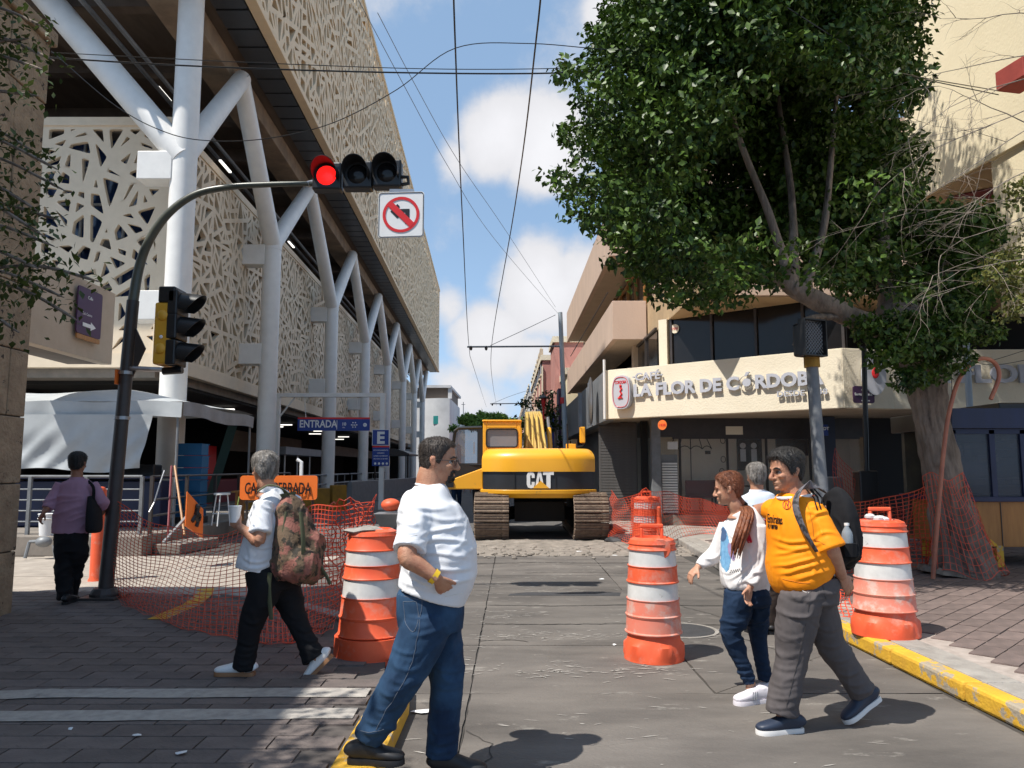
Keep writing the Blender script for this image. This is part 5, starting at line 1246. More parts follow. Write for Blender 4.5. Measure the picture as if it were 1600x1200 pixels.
# wheelbarrow behind the standing man
wb = thing('wheelbarrow', 'wheelbarrow with an orange bundle between the two low walls and the standing man', 'wheelbarrow', G(605,842))
q = W(603,800,15.5); 
obj('tray', MB().add([(q.x-.22,15.2,.70),(q.x+.45,15.2,.70),(q.x+.45,16,.70),(q.x-.22,16,.70),(q.x-.08,15.4,.42),(q.x+.3,15.4,.42),(q.x+.3,15.8,.42),(q.x-.08,15.8,.42)], [(0,1,5,4),(1,2,6,5),(2,3,7,6),(3,0,4,7),(4,5,6,7),(3,2,1,0)]), M['greymet'], wb)
obj('wheel', MB().lathe([(.2,-.04),(.2,.04)], (q.x+.1,16.2,.2), 16, Matrix.Rotation(R(90),3,'Y')), M['black'], wb)
for a in (0,.25): obj('leg', MB().tube([(q.x+a-.02,15.4,.45),(q.x+a-.02,15.25,0)], .02, 6), M['greymet'], wb)
tag(obj('orange_bundle', MB().ball((q.x+.08,15.6,.86),(.20,.2,.13),14,8), M['orange'], smooth='all'), 'rolled orange bundle lying in the wheelbarrow', 'bundle')

# ================================================================ SIGNAL POLE (left)
PY = 9.3
bx_, tx_ = W(164,935,PY), W(208,470,PY); bx_.z = zl
dirp = (tx_-bx_)/(tx_.z-bx_.z)
sp = thing('signal_pole', 'dark leaning signal pole with a long curved arm on the left corner', 'pole', bx_)
pts = [bx_, bx_.lerp(tx_,.5), tx_, W(217,420,PY), W(232,378,PY-.05), W(262,335,PY-.1), W(305,304,PY-.1), W(360,292,PY-.1), W(430,288,PY-.1), W(492,287,PY-.1)]
obj('shaft', MB().tube([bx_, tx_], [.086,.072], 18), M['poledark'], sp, smooth=True)
def cat(pts, sub=6):
    P = [Vector(p) for p in pts]; E = [2*P[0]-P[1]]+P+[2*P[-1]-P[-2]]; out = []
    for i in range(1,len(E)-2):
        for k in range(sub):
            t = k/sub; out.append(.5*((2*E[i])+(-E[i-1]+E[i+1])*t+(2*E[i-1]-5*E[i]+4*E[i+1]-E[i+2])*t*t+(-E[i-1]+3*E[i]-3*E[i+1]+E[i+2])*t**3))
    return out+[P[-1]]
ap = cat(pts[2:]); arm_m = pmat('olive_arm_paint',(.10,.105,.08),(.06,.065,.05),.35,6)
obj('arm', MB().tube(ap, [.062-.032*k/(len(ap)-1) for k in range(len(ap))], 14), arm_m, sp, smooth=True)
obj('base_plate', MB().box((bx_.x,bx_.y,zl+.015),(.42,.42,.03)).lathe([(.17,0),(.17,.06),(.13,.12)], (bx_.x,bx_.y,zl), 18), M['poledark'], sp, bevel=.005)
for z in (2.75,2.2): 
    q = bx_+dirp*(z-zl); obj('clamp', MB().tube([q-Vector((0,0,.02)),q+Vector((0,0,.02))], .092, 18), M['steel'], sp)
q = bx_+dirp*(2.95-zl); sd_m = MB().slabpoly([q+Vector((.09,-.02,.35)),q+Vector((.22,-.02,.1)),q+Vector((.08,-.02,-.25))], (0,.02,0)); obj('side_flange', sd_m, M['poledark'], sp)
q = W(187,590,PY); obj('sticker', MB().box((q.x,PY-.05,q.z),(.02,.1,.18)), M['signor'], sp)

# horizontal red signal at the arm end
HY = 9.15
hs = thing('traffic_light', 'horizontal traffic light with its red lens lit, hanging from the curved arm', 'traffic light', W(560,275,HY))
cs3 = [W(510,274,HY), W(558,272,HY), W(604,269.5,HY)]
for i, c in enumerate(cs3):
    obj('housing', MB().box(c+Vector((0,.09,0)),(.36,.18,.355)), M['black'], hs, bevel=.025)
    def ring(r, k0=0, k1=24, y=0): return [(c.x+r*math.cos(2*math.pi*k/24), c.y+y, c.z+r*math.sin(2*math.pi*k/24)) for k in range(k0,k1)]
    lens = obj('lens', MB().ball((c.x,c.y+.02,c.z),(.135,.05,.135),24,12), M['redlens'] if i == 0 else M['glass_dk'], hs, smooth=True)
    # visor: open tube cut away below
    mb = MB(); K = 22; rr_ = .158
    for k in range(K+1):
        a = R(-25) + R(230)*k/K; ln = .26*(.45+.55*math.sin(max(0,min(math.pi,(a+R(25))/R(230)*math.pi))))
        for (r_,y) in ((rr_,0),(rr_,-ln),(rr_-.008,-ln),(rr_-.008,0)): mb.v.append((c.x+r_*math.cos(a), c.y+y, c.z+r_*math.sin(a)))
    for k in range(K):
        for j in range(4): mb.f.append((k*4+j,k*4+(j+1)%4,(k+1)*4+(j+1)%4,(k+1)*4+j))
    obj('visor', mb, M['black'], hs, smooth=True)
e = cs3[2]; obj('end_bracket', MB().tube([e+Vector((.17,.1,-.02)),e+Vector((.25,.1,-.02)),e+Vector((.26,.1,-.1)),e+Vector((.17,.1,-.12))], .025, 8), M['black'], hs, smooth=True)
obj('coupling', MB().tube([W(480,288,PY-.1), cs3[0]+Vector((-.16,.1,-.05))], .04, 10), M['steel'], hs)
# no left turn sign
SY = 8.6
nl = thing('no_left_turn_sign', 'square white no left turn sign with a red crossed circle below the traffic light', 'sign', W(626,335,SY))
a = W(590,374,SY); b = W(663,297,SY); c = (a+b)/2; xd = Vector((math.cos(R(3)),0,math.sin(R(1.5)))).normalized()
def SP(u, v, o=0): return c + Vector((u, -o, v + u*.03))
def rr(w, h, r, o): 
    L_ = []
    for (sx,sz,a0) in ((1,1,0),(-1,1,90),(-1,-1,180),(1,-1,270)):
        for k in range(5): q = R(a0+k*22.5); L_.append(SP(sx*(w/2-r)+r*math.cos(q), sz*(h/2-r)+r*math.sin(q), o))
    return L_
hw = (b.x-a.x); obj('plate', MB().slabpoly(rr(hw,hw*1.02,.035,.0), (0,.012,0)), M['signwhite'], nl)
bd = rr(hw-.02,hw*1.02-.02,.03,.003); obj('border', MB().tube(bd+[bd[0]], .0035, 4), M['black'], nl)
def disc(r0,r1,o,n=48):
    mb = MB()
    for k in range(n): q0,q1 = 2*math.pi*k/n, 2*math.pi*(k+1)/n; mb.add([SP(r0*math.cos(q0),r0*math.sin(q0),o),SP(r1*math.cos(q0),r1*math.sin(q0),o),SP(r1*math.cos(q1),r1*math.sin(q1),o),SP(r0*math.cos(q1),r0*math.sin(q1),o)], [(0,1,2,3)])
    return mb
r1 = hw*.40; ring_ = disc(r1*.84, r1, .006)
for (u0,v0,u1,v1) in ((-.62,.62,.62,-.62),):
    d = .058*r1/.24; ring_.slabpoly([SP(u0*r1+d*.5,v0*r1+d*.5,.008),SP(u0*r1-d*.5,v0*r1-d*.5,.008),SP(u1*r1-d*.5,v1*r1-d*.5,.008),SP(u1*r1+d*.5,v1*r1+d*.5,.008)], (0,.003,0))
obj('red_ring', ring_, M['signred'], nl)
k_ = r1/.24
ar = MB().slabpoly([SP(u*k_,v*k_,.004) for u,v in ((.055,-.13),(.11,-.13),(.11,.075),(-.03,.075),(-.03,.025),(.055,.025))], (0,.002,0)).slabpoly([SP(u*k_,v*k_,.004) for u,v in ((-.14,.045),(-.05,.145),(-.02,.115),(-.03,.05),(-.01,-.02),(-.05,-.05))], (0,.002,0))
obj('arrow', ar, M['black'], nl)
obj('hanger', MB().box(SP(0,hw/2+.02,-.02),(.28,.02,.05)), M['steel'], nl)

# side-facing signal on the pole
vsg = thing('traffic_light', 'vertical traffic light with yellow back and black visors pointing right on the leaning pole', 'traffic light', W(270,515,9.0))
VY = 9.0
zz = lambda py: W(265,py,VY).z
xa = W(250,500,VY).x; xb = W(281,500,VY).x
tops = [(475,573)]
obj('yellow_housing', MB().span((xa,VY-.16,zz(572)),(xa+.2,VY+.15,zz(476))), pmat('signal_yellow',(.74,.38,.03),(.62,.3,.02),.45,4), vsg, bevel=.03)
obj('bulge', MB().ball((xa+.1,VY-.16,zz(497)),(.065,.03,.065),14,8).ball((xa+.09,VY-.16,zz(548)),(.065,.03,.065),14,8), pmat('signal_yellow2',(.74,.38,.03),None,.45,4), vsg, smooth=True)
obj('bolt', MB().ball((xa+.1,VY-.17,zz(530)),(.022,.015,.022),8,6), M['signwhite'], vsg)
obj('black_cap', MB().span((xa+.04,VY-.17,zz(477)),(xa+.24,VY+.16,zz(452))), M['black'], vsg, bevel=.02)
for py in (468,505,545):
    cz_ = zz(py+8); mb = MB(); K = 20; rv = .145; cxv = xa+.23
    obj('housing', MB().box((cxv-.02,VY,cz_),(.12,.34,.30)), M['black'], vsg, bevel=.02)
    for k in range(K+1):
        a = R(-30)+R(240)*k/K; ln = .30*(.4+.6*math.sin(k/K*math.pi))
        for (r_,x) in ((rv,0),(rv,ln),(rv-.008,ln),(rv-.008,0)): mb.v.append((cxv+x, VY+r_*math.cos(a), cz_+r_*math.sin(a)-x*.12))
    for k in range(K):
        for j in range(4): mb.f.append((k*4+j,k*4+(j+1)%4,(k+1)*4+(j+1)%4,(k+1)*4+j))
    obj('visor', mb, M['black'], vsg, smooth=True)
q = bx_+dirp*(W(200,575,PY).z-zl); obj('mount_arm', MB().tube([q, W(238,577,9.15), W(262,578,9.0)], .03, 8), M['steel'], vsg)
obj('mount_bracket', MB().tube([W(255,580,VY),W(285,578,VY)], .045, 8), M['black'], vsg)

# ================================================================ PEDESTRIAN SIGNAL (right)
ZY = 9.0
pb_, pt_ = W(1293,1000,ZY), W(1268,560,ZY); 
pb_ = Vector((W(1297,965,ZY).x,ZY,zr))
pg = thing('signal_pole', 'grey steel pole with an orange collar carrying the pedestrian signal on the right', 'pole', pb_)
obj('shaft', MB().tube([pb_, pt_], [.082,.068], 16), M['polegrey'], pg, smooth=True)
obj('collar', MB().tube([W(1269,574,ZY),W(1268,558,ZY)], .09, 16), M['mustard'], pg, smooth=True)
ps = thing('pedestrian_signal', 'black box pedestrian signal with a louvred front on the grey pole', 'pedestrian signal', W(1262,530,ZY))
c = W(1263,530,ZY-.05); rzp = R(24); RM = Matrix.Rotation(rzp,3,'Z')
obj('housing', MB().box(c+Vector((.03,.05,0)),(.28,.26,.40),rzp), M['black'], ps, bevel=.03)
lf = MB(); fx = RM @ Vector((1,0,0)); fy = RM @ Vector((0,-1,0)); fc = c + RM @ Vector((-.03,-.1,0))
for k in range(-8,9):
    for sgn in (-1,1):
        a0,b0 = (-.15, k*.045), (.15, k*.045+sgn*.3)
        def cl_(a,b):
            t0_,t1_ = 0,1
            dz = b[1]-a[1]
            lo_, hi_ = -.2,.2
            tt0, tt1 = (lo_-a[1])/dz, (hi_-a[1])/dz
            if tt0 > tt1: tt0,tt1 = tt1,tt0
            return max(0,tt0), min(1,tt1)
        u0,u1 = cl_(a0,b0)
        if u1-u0 < .05: continue
        p0 = fc+fx*(a0[0]+.3*u0)+Vector((0,0,a0[1]+(b0[1]-a0[1])*u0)); p1 = fc+fx*(a0[0]+.3*u1)+Vector((0,0,a0[1]+(b0[1]-a0[1])*u1))
        lf.tube([p0,p1], .0045, 4)
obj('louvre_grid', lf, M['greymet'], ps)
obj('hood', MB().box(fc+Vector((0,0,.21)),(.34,.10,.015),rzp).box(fc+Vector((0,0,-.21)),(.34,.10,.015),rzp).box(fc-fx*.165,(.015,.1,.42),rzp).box(fc+fx*.165,(.015,.1,.42),rzp), M['black'], ps)

# ================================================================ NETS
def net(name, lab, S, nu, nv, w=.007, grp=None, mat='net', skip=None, th=.0018, m=2):
    """real strands: ribbons along u and v on a draped surface S(u,v)"""
    mb = MB(); e = 1e-3
    def ribbon(f, K, across, ww):
        base = len(mb.v)
        for k in range(K+1):
            t = k/K; p = Vector(f(t)); a = (Vector(across(t))-p)
            if a.length < 1e-9: a = Vector((0,0,1))
            a.normalize(); q = (Vector(f(min(1,t+.01)))-Vector(f(max(0,t-.01)))).normalized(); nrm = a.cross(q)
            if nrm.length < 1e-6: nrm = Vector((0,1,0))
            nrm.normalize()
            for s_ in (p+a*ww/2+nrm*th, p-a*ww/2+nrm*th, p-a*ww/2-nrm*th, p+a*ww/2-nrm*th): mb.v.append(tuple(s_))
        for k in range(K):
            for j in range(4): mb.f.append((base+k*4+j,base+k*4+(j+1)%4,base+(k+1)*4+(j+1)%4,base+(k+1)*4+j))
    for j in range(nv+1):
        v = j/nv; ribbon(lambda t: S(t,v), nu*m//2, lambda t: S(t,min(1,v+e) if v < .5 else v-e), w*(1.6 if j in (0,nv) else 1))
    for i in range(nu+1):
        u = i/nu; ribbon(lambda t: S(u,t), nv*m//2+1, lambda t: S(min(1,u+e) if u < .5 else u-e, t), w*1.25)
    return tag(obj(name, mb, M[mat]), lab, 'safety net', grp)
def lerp3(A, t):
    n = len(A)-1; x = min(max(t,0),.9999)*n; i = int(x); f = x-i
    P = [Vector(a) for a in A]; E = [2*P[0]-P[1]]+P+[2*P[-1]-P[-2]]; i += 1
    return .5*((2*E[i])+(-E[i-1]+E[i+1])*f+(2*E[i-1]-5*E[i]+4*E[i+1]-E[i+2])*f*f+(-E[i-1]+3*E[i]-3*E[i+1]+E[i+2])*f**3)
NG = 'orange safety nets'
topL = [W(158,775,9.25), W(240,815,9.1), W(330,835,8.8), W(430,812,8.2), W(500,790,7.6), W(585,788,6.8)]
botL = [G(168,928,zl+.02), G(215,948,zl+.02), G(300,985,zl+.02), G(430,1003,zl+.02), G(500,985,zl+.02), G(560,930,.05)]
def S1(u, v):
    a = lerp3(topL,u); b = lerp3(botL,u); p = a.lerp(b, v)
    bulge = math.sin(v*math.pi)*.22; p += Vector((-.1,.35,0))*bulge + Vector((0,.05*math.sin(u*19+v*6),.02*math.sin(u*27)))
    if v > .8: p += Vector((0,.15*(v-.8)*math.sin(u*30),0))
    p.z = max(p.z, zl+.012+.012*math.sin(u*60+v*40)); return p
net('safety_net', 'orange net strung from the dark leaning pole to the barrel behind the standing man', S1, 62, 26, .0062, NG)
def S1b(u, v):
    a = lerp3([W(120,768,10.0),W(240,800,11),W(380,790,10.6),W(470,800,9.6),W(560,792,8.6)],u); b = lerp3([G(195,905),G(280,900),G(400,905),G(480,900),G(560,880)],u); p = a.lerp(b,v)
    return p + Vector((0,.1*math.sin(u*23+v*5),0))
def S1c(u, v):   # heap on the ground
    a = lerp3([G(170,915,zl),G(300,935,zl),G(430,950,zl),G(540,900,.0)],u); b = lerp3([G(190,950,zl),G(300,990,zl),G(430,1010,zl),G(520,990,.05)],u)
    p = a.lerp(b,v); p.z += .02+.03*abs(math.sin(u*31+v*9)); return p
net('safety_net', 'slack orange netting lying crumpled on the dark paving beneath the strung net', S1c, 44, 11, .006, NG)
def S2(u, v):
    a = lerp3([W(490,795,9.6),W(520,785,9.3),W(550,780,9.0),(W(570,790,8.8)),W(583,775,8.6)],u); b = lerp3([G(520,950),G(540,945),G(545,930),G(560,925),G(580,920)],u)
    p = a.lerp(b,v); return p+Vector((.04*math.sin(v*20+u*9),.12*math.sin(u*14+v*7),.02*math.sin(u*40)))
net('safety_net', 'second bunched orange net in full sun right of the camouflage backpack', S2, 14, 20, .013, NG)
def S3(u, v):
    a = lerp3([(2.25,17.6,1.1),W(965,772,16.6),W(990,765,15.9),W(1012,762,15.3)],u); b = lerp3([(2.1,17.3,.12),(2.3,16.7,.05),(2.55,15.9,.04),(2.95,15.3,.03)],u)
    p = a.lerp(b,v); return p+Vector((.03*math.sin(v*17+u*11),.08*math.sin(u*16+v*9),-.12*math.sin(u*math.pi)*(1-v)))
net('safety_net', 'dense orange net gathered between the excavator and the distant barrel', S3, 26, 20, .008, NG)
def S4(u, v):
    a = lerp3([W(1012,765,15.3),W(1045,770,17.3),W(1090,780,18.2),W(1140,790,18.4),W(1200,780,18),W(1290,775,16.5)],u); b = lerp3([(2.95,15.3,.03),(3.9,17.2,.12),(4.6,17.6,.12),(5.4,17.7,.12),(6.2,17.2,.12),(6.9,16,.12)],u)
    p = a.lerp(b,v); return p+Vector((0,.08*math.sin(u*31+v*4),-.03*math.sin(u*25)*(1-v)))
net('safety_net', 'long orange net along the front of the cafe window behind the couple', S4, 56, 12, .007, NG)
def S5(u, v):
    a = lerp3([W(1300,786,11.6),W(1345,784,11.9),W(1400,775,12.0),W(1450,760,11.3),W(1462,762,10.9)],u); b = lerp3([G(1300,905,zr),G(1345,893,zr),G(1400,888,zr),G(1445,885,zr),G(1460,895,zr)],u)
    p = a.lerp(b,v); return p+Vector((0,.07*math.sin(u*18+v*5),.0))
net('safety_net', 'orange net tied between the grey signal pole and the tree trunk', S5, 26, 19, .012, NG)
def S6(u, v):
    a = lerp3([W(1305,700,13.5),W(1340,745,13.8),W(1390,790,13.8),W(1460,800,13.4)],u); b = lerp3([G(1305,868,zr),G(1340,865,zr),G(1390,862,zr),G(1460,864,zr)],u)
    p = a.lerp(b,v); return p+Vector((0,.1*math.sin(u*14+v*8),0))
net('safety_net', 'rear orange net in the dark recess behind the right barrel', S6, 30, 18, .007, NG)
def S7(u, v):
    q = 2*math.pi*u*.98; r = .33-.05*v; return Vector((bF.location.x+math.cos(q)*(.32-.04*v)*(1+.05*math.sin(9*q)), bF.location.y+math.sin(q)*(.32-.04*v), .03+.98*v))
net('safety_net', 'orange netting wrapped round the distant barrel by the cafe', S7, 34, 20, .008, NG)
def S8(u, v):
    a = lerp3([W(1240,905,8.2),W(1330,925,8.3)],u); b = lerp3([G(1235,980),G(1330,965,zr)],u); p = a.lerp(b,v); return p+Vector((0,.05*math.sin(u*12+v*7),0))
net('safety_net', 'low slack orange net between the walking man and the right barrel', S8, 14, 10, .009, NG)

def S9(u, v):
    q = R(200)+u*R(150); z = .18+v*1.3; r = .30+.22*(1-v)**1.6+.03*math.sin(u*17+v*9); cx_ = W(1500-28*v,860,10.9).x+.02
    return Vector((cx_+math.cos(q)*r, 10.9+math.sin(q)*r, z+.06*math.sin(u*11)))
net('safety_net', 'torn orange netting clinging round the foot of the tree trunk', S9, 18, 14, .0055, NG)

# ================================================================ KIOSK
KY2 = 11.7
kk = thing('kiosk', 'navy kiosk with glazed upper panels and an orange-brown wooden base behind the tree', 'kiosk', (W(1540,885,KY2).x,KY2,zr))
kx0, kx1 = W(1487,780,KY2).x, 10.2
def kzz(py): return W(1540,py,KY2).z
obj('base_panel', MB().span((kx0+.12,KY2,.42),(kx1,KY2+1.6,kzz(783))), M['wood'], kk, bevel=.01)
for k in range(7): obj('board_joint', MB().span((kx0+.3+k*.42,KY2-.012,.43),(kx0+.31+k*.42,KY2-.002,kzz(785))), M['poledark'], kk)
obj('sill', MB().span((kx0,KY2-.06,kzz(784)),(kx1,KY2+1.6,kzz(776))), M['navy'], kk, bevel=.01)
pl_m = MB()
for px in (1489,1549,1597): q = W(px,700,KY2).x; pl_m.span((q-.04,KY2-.03,kzz(778)),(q+.04,KY2+.05,kzz(672)))
obj('frame', pl_m.span((kx0,KY2-.03,kzz(678)),(kx1,KY2+.05,kzz(670))), M['navy'], kk)
gl = obj('window', MB().span((kx0+.04,KY2+.01,kzz(776)),(kx1,KY2+.02,kzz(678))), pmat('kiosk_glass',(.10,.11,.14),(.06,.07,.09),.1,1,spec=.5,alpha=.55), kk)
sh2 = MB()
for k in range(7): sh2.span((kx0+.1,KY2+.25,kzz(690+k*12)),(kx1,KY2+.6,kzz(690+k*12)+.015))
obj('shelf', sh2, M['poledark'], kk)
obj('back_wall', MB().span((kx0+.05,KY2+1.4,.5),(kx1,KY2+1.5,kzz(660))), pmat('kiosk_back',(.16,.13,.08),(.06,.055,.05),.8,2), kk)
gd = MB()
for k in range(26): 
    gx = kx0+.15+random.random()*3.2; gz = kzz(690+12*random.randrange(7)); gd.box((gx,KY2+.4,gz+.1),(random.uniform(.06,.2),.15,random.uniform(.08,.19)))
obj('goods', gd, pmat('kiosk_goods',(.45,.35,.15),(.15,.16,.2),.6,4,randv=.2), kk)
ro = obj('roof', MB().span((kx0-.03,KY2-.1,kzz(670)),(kx1,KY2+1.7,kzz(641))).span((W(1562,640,KY2).x,KY2,kzz(641)),(kx1,KY2+1.5,kzz(629))), M['black'], kk, bevel=.02)
sl2 = MB().box((0,0,0),(kx1-kx0,.03,.05)).mesh('slat'); sl2.materials.append(M['navy'])
for k in range(6): inst('slat', sl2, ro, ((kx0+kx1)/2,KY2-.115,kzz(667)+k*.05-.0))
for px in (1563,): 
    q = W(px,880,KY2).x; obj('leg', MB().span((q-.05,KY2-.02,zr),(q+.05,KY2+.1,.44)), M['kerb_yel'], kk)
obj('leg', MB().span((kx1-.2,KY2,zr),(kx1-.1,KY2+.1,.44)), M['kerb_yel'], kk); obj('leg', MB().span((kx0+.3,KY2+1.4,zr),(kx0+.4,KY2+1.5,.44)), M['kerb_yel'], kk)
obj('paint_splash', MB().add([(W(1546,862,KY2).x,KY2-.004,.43),(W(1560,862,KY2).x,KY2-.004,.43),(W(1557,848,KY2).x,KY2-.004,kzz(850)),(W(1547,840,KY2).x,KY2-.004,kzz(842))], [(0,1,2,3)]), M['kerb_yel'], kk)
tag(obj('hose', MB().tube(cat([Vector((*W(1457,893,10.35)[:2],zr+.02)), W(1466,800,10.35), W(1475,700,10.4), W(1484,640,10.4), W(1500,590,10.4), W(1527,562,10.4), W(1552,565,10.4), W(1561,588,10.4), W(1548,624,10.4)]), .028, 10), M['hose'], smooth=True), 'copper coloured bent hose arching up beside the tree trunk', 'hose')
tag(obj('post', MB().tube([(W(1513,640,15).x,15,.11),(W(1510,540,15).x,15,W(1510,530,15).z)], .06, 10), pmat('pale_blue_post',(.4,.46,.52),None,.5,5), smooth=True), 'pale blue-grey post standing before the second cafe lettering', 'post')
# ================================================================ TREES
def leaves(name, pts, nrm, size, mat, parent, seed=1, droop=.5):
    """pts Nx3: one folded 2-triangle leaf each"""
    r_ = np.random.default_rng(seed); n = len(pts)
    s = size*r_.uniform(.6,1.3,n)[:,None]
    d = r_.normal(size=(n,3)); d[:,2] -= droop; d /= np.linalg.norm(d,axis=1)[:,None]
    nn = nrm + r_.normal(size=(n,3))*.38; nn[:,2] += .5; sd_ = np.cross(d, nn); sd_ /= (np.linalg.norm(sd_,axis=1)[:,None]+1e-9)
    up = np.cross(sd_, d)
    a = pts; b = pts + d*s; m1 = pts + d*s*.45 + sd_*s*.30 + up*s*.07; m2 = pts + d*s*.45 - sd_*s*.30 + up*s*.07
    V = np.stack([a,m1,b,m2],1).reshape(-1,3); idx = np.arange(n)[:,None]*4
    F = np.concatenate([idx+np.array([[0,1,2]]), idx+np.array([[0,2,3]])],1).reshape(-1,3)
    me = bpy.data.meshes.new(name); me.vertices.add(len(V)); me.vertices.foreach_set('co', V.astype(np.float32).ravel())
    me.loops.add(F.size); me.loops.foreach_set('vertex_index', F.astype(np.int32).ravel())
    me.polygons.add(len(F)); me.polygons.foreach_set('loop_start', np.arange(0,F.size,3,dtype=np.int32)); me.polygons.foreach_set('loop_total', np.full(len(F),3,np.int32))
    me.update(calc_edges=True); return obj(name, me, mat, parent)
def clump_pts(cents, rads, per, seed, shell=.55):
    r_ = np.random.default_rng(seed); out = []; nr = []
    for c, r in zip(cents, rads):
        k = int(per*(r/.5)**2); d = r_.normal(size=(k,3)); d /= np.linalg.norm(d,axis=1)[:,None]
        rad = (shell+(1-shell)*r_.random(k)**.6)[:,None]*r
        p = np.array(c) + d*rad*np.array([1.15,1.15,.72]) ; out.append(p); nr.append(d)
    return np.vstack(out), np.vstack(nr)

tr = thing('ficus_tree', 'large dark green ficus tree with a flared pale trunk on the right pavement', 'tree', (W(1500,900,10.9).x,10.9,zr))
TY = 10.9
tp_ = [W(1503,915,TY), W(1503,885,TY), W(1497,840,TY), W(1484,780,TY), W(1470,720,TY), W(1456,660,TY), W(1448,610,TY), W(1442,560,TY), W(1425,515,TY)]
tp_[0].z = zr-.02
def trunk(mb, pts, rad, n=28, rough=.06, seed=0, flute=0.):
    P = cat(pts, 14 if n > 30 else 8); m = len(P); o = len(mb.v); rr_ = np.interp(np.linspace(0,1,m), np.linspace(0,1,len(rad)), rad); ref = Vector((1,0,0))
    for i,p in enumerate(P):
        t = (P[min(i+1,m-1)]-P[max(i-1,0)]).normalized(); a = (ref-t*ref.dot(t)).normalized(); ref = a; b = t.cross(a)
        for k in range(n):
            q = 2*math.pi*k/n; f = 1+rough*math.sin(3*q+i*.12+seed)+rough*.7*math.sin(5*q-i*.2+seed*2)+flute*max(0,1-i/m*2.6)*(math.sin(5*q+1)+.7*math.sin(9*q)+.4*math.sin(14*q+2))
            f += rough*.6*math.sin(i*.9+2*q)
            mb.v.append(tuple(p+(a*math.cos(q)+b*math.sin(q))*rr_[i]*f))
    for i in range(m-1):
        for k in range(n): mb.f.append((o+i*n+k,o+i*n+(k+1)%n,o+(i+1)*n+(k+1)%n,o+(i+1)*n+k))
    mb.f.append(tuple(o+(m-1)*n+k for k in range(n)))
    return mb
tm = trunk(MB(), tp_, [.46,.36,.28,.24,.22,.22,.25,.29,.27], 96, .04, 1, .13)
V_ = np.array(tm.v); cxy = np.stack([np.interp(V_[:,2], [p.z for p in tp_], [p.x for p in tp_]), np.full(len(V_), TY)],1)
d_r = V_[:,:2]-cxy; l_r = np.linalg.norm(d_r,axis=1)[:,None]+1e-6; an_ = np.arctan2(d_r[:,1],d_r[:,0])
Q_ = np.stack([np.cos(an_)*1.2, np.sin(an_)*1.2, V_[:,2]*.55],1)
low_ = np.clip((2.2-V_[:,2])/2.0,.15,1)
dd_ = low_*(.10*(1-np.abs(2*vnoise(Q_*3.2,301)-1))**2-.03) + .05*(vnoise(Q_*np.array([4,4,6]),302)-.5) + .022*(vnoise(Q_*np.array([11,11,9]),303)-.5) + .03*(vnoise(V_*2.2,304)-.5)
V_[:,:2] += d_r/l_r*dd_[:,None]; tm.v = [tuple(v) for v in V_]
obj('trunk', tm, M['bark'], tr, smooth='all')
lm_ = MB()
fork = W(1420,520,TY)
L1 = [W(1432,545,TY),W(1395,520,TY-.2),W(1340,500,TY-.5),W(1300,480,TY-.7),W(1262,462,TY-.8),W(1238,448,TY-.8)]
limbs = [(L1,[.22,.17,.145,.135,.13,.12]),
 ([W(1245,455,TY-.8),W(1215,435,TY-.8),W(1170,430,TY-.6),W(1120,425,TY-.4),W(1080,398,TY-.3),W(1040,380,TY)],[.11,.09,.075,.06,.045,.02]),
 ([W(1240,450,TY-.8),W(1222,400,TY-.9),W(1200,330,TY-1.0),W(1160,230,TY-1.1),W(1135,150,TY-1.2)],[.09,.068,.052,.04,.025]),
 ([W(1240,450,TY-.8),W(1240,380,TY-.6),W(1235,290,TY-.4),W(1218,170,TY),W(1210,60,TY)],[.08,.058,.048,.038,.025]),
 ([W(1255,455,TY-.8),W(1275,400,TY-.6),W(1290,340,TY-.5),W(1300,230,TY-.3),W(1310,100,TY)],[.085,.062,.05,.04,.025]),
 ([W(1425,520,TY),W(1400,490,TY+.2),W(1385,440,TY+.4),W(1375,340,TY+.6),W(1350,200,TY+.8),W(1330,80,TY+1)],[.22,.2,.13,.09,.06,.03]),
 ([W(1430,520,TY),W(1450,470,TY+.3),W(1480,400,TY+.6),W(1500,330,TY+.8)],[.16,.12,.09,.04]),
 ([W(1330,495,TY-.5),W(1260,500,TY-1.0),W(1240,540,TY-.9)],[.05,.04,.02])]
for i,(pts,rad) in enumerate(limbs): trunk(lm_, pts, rad, 14, .06, i)
obj('limb', lm_, M['bark'], tr, smooth='all')
obj('burl', MB().ball(W(1405,492,TY+.1),(.34,.3,.26),14,9), M['bark'], tr, smooth='all')
r_ = np.random.default_rng(5)
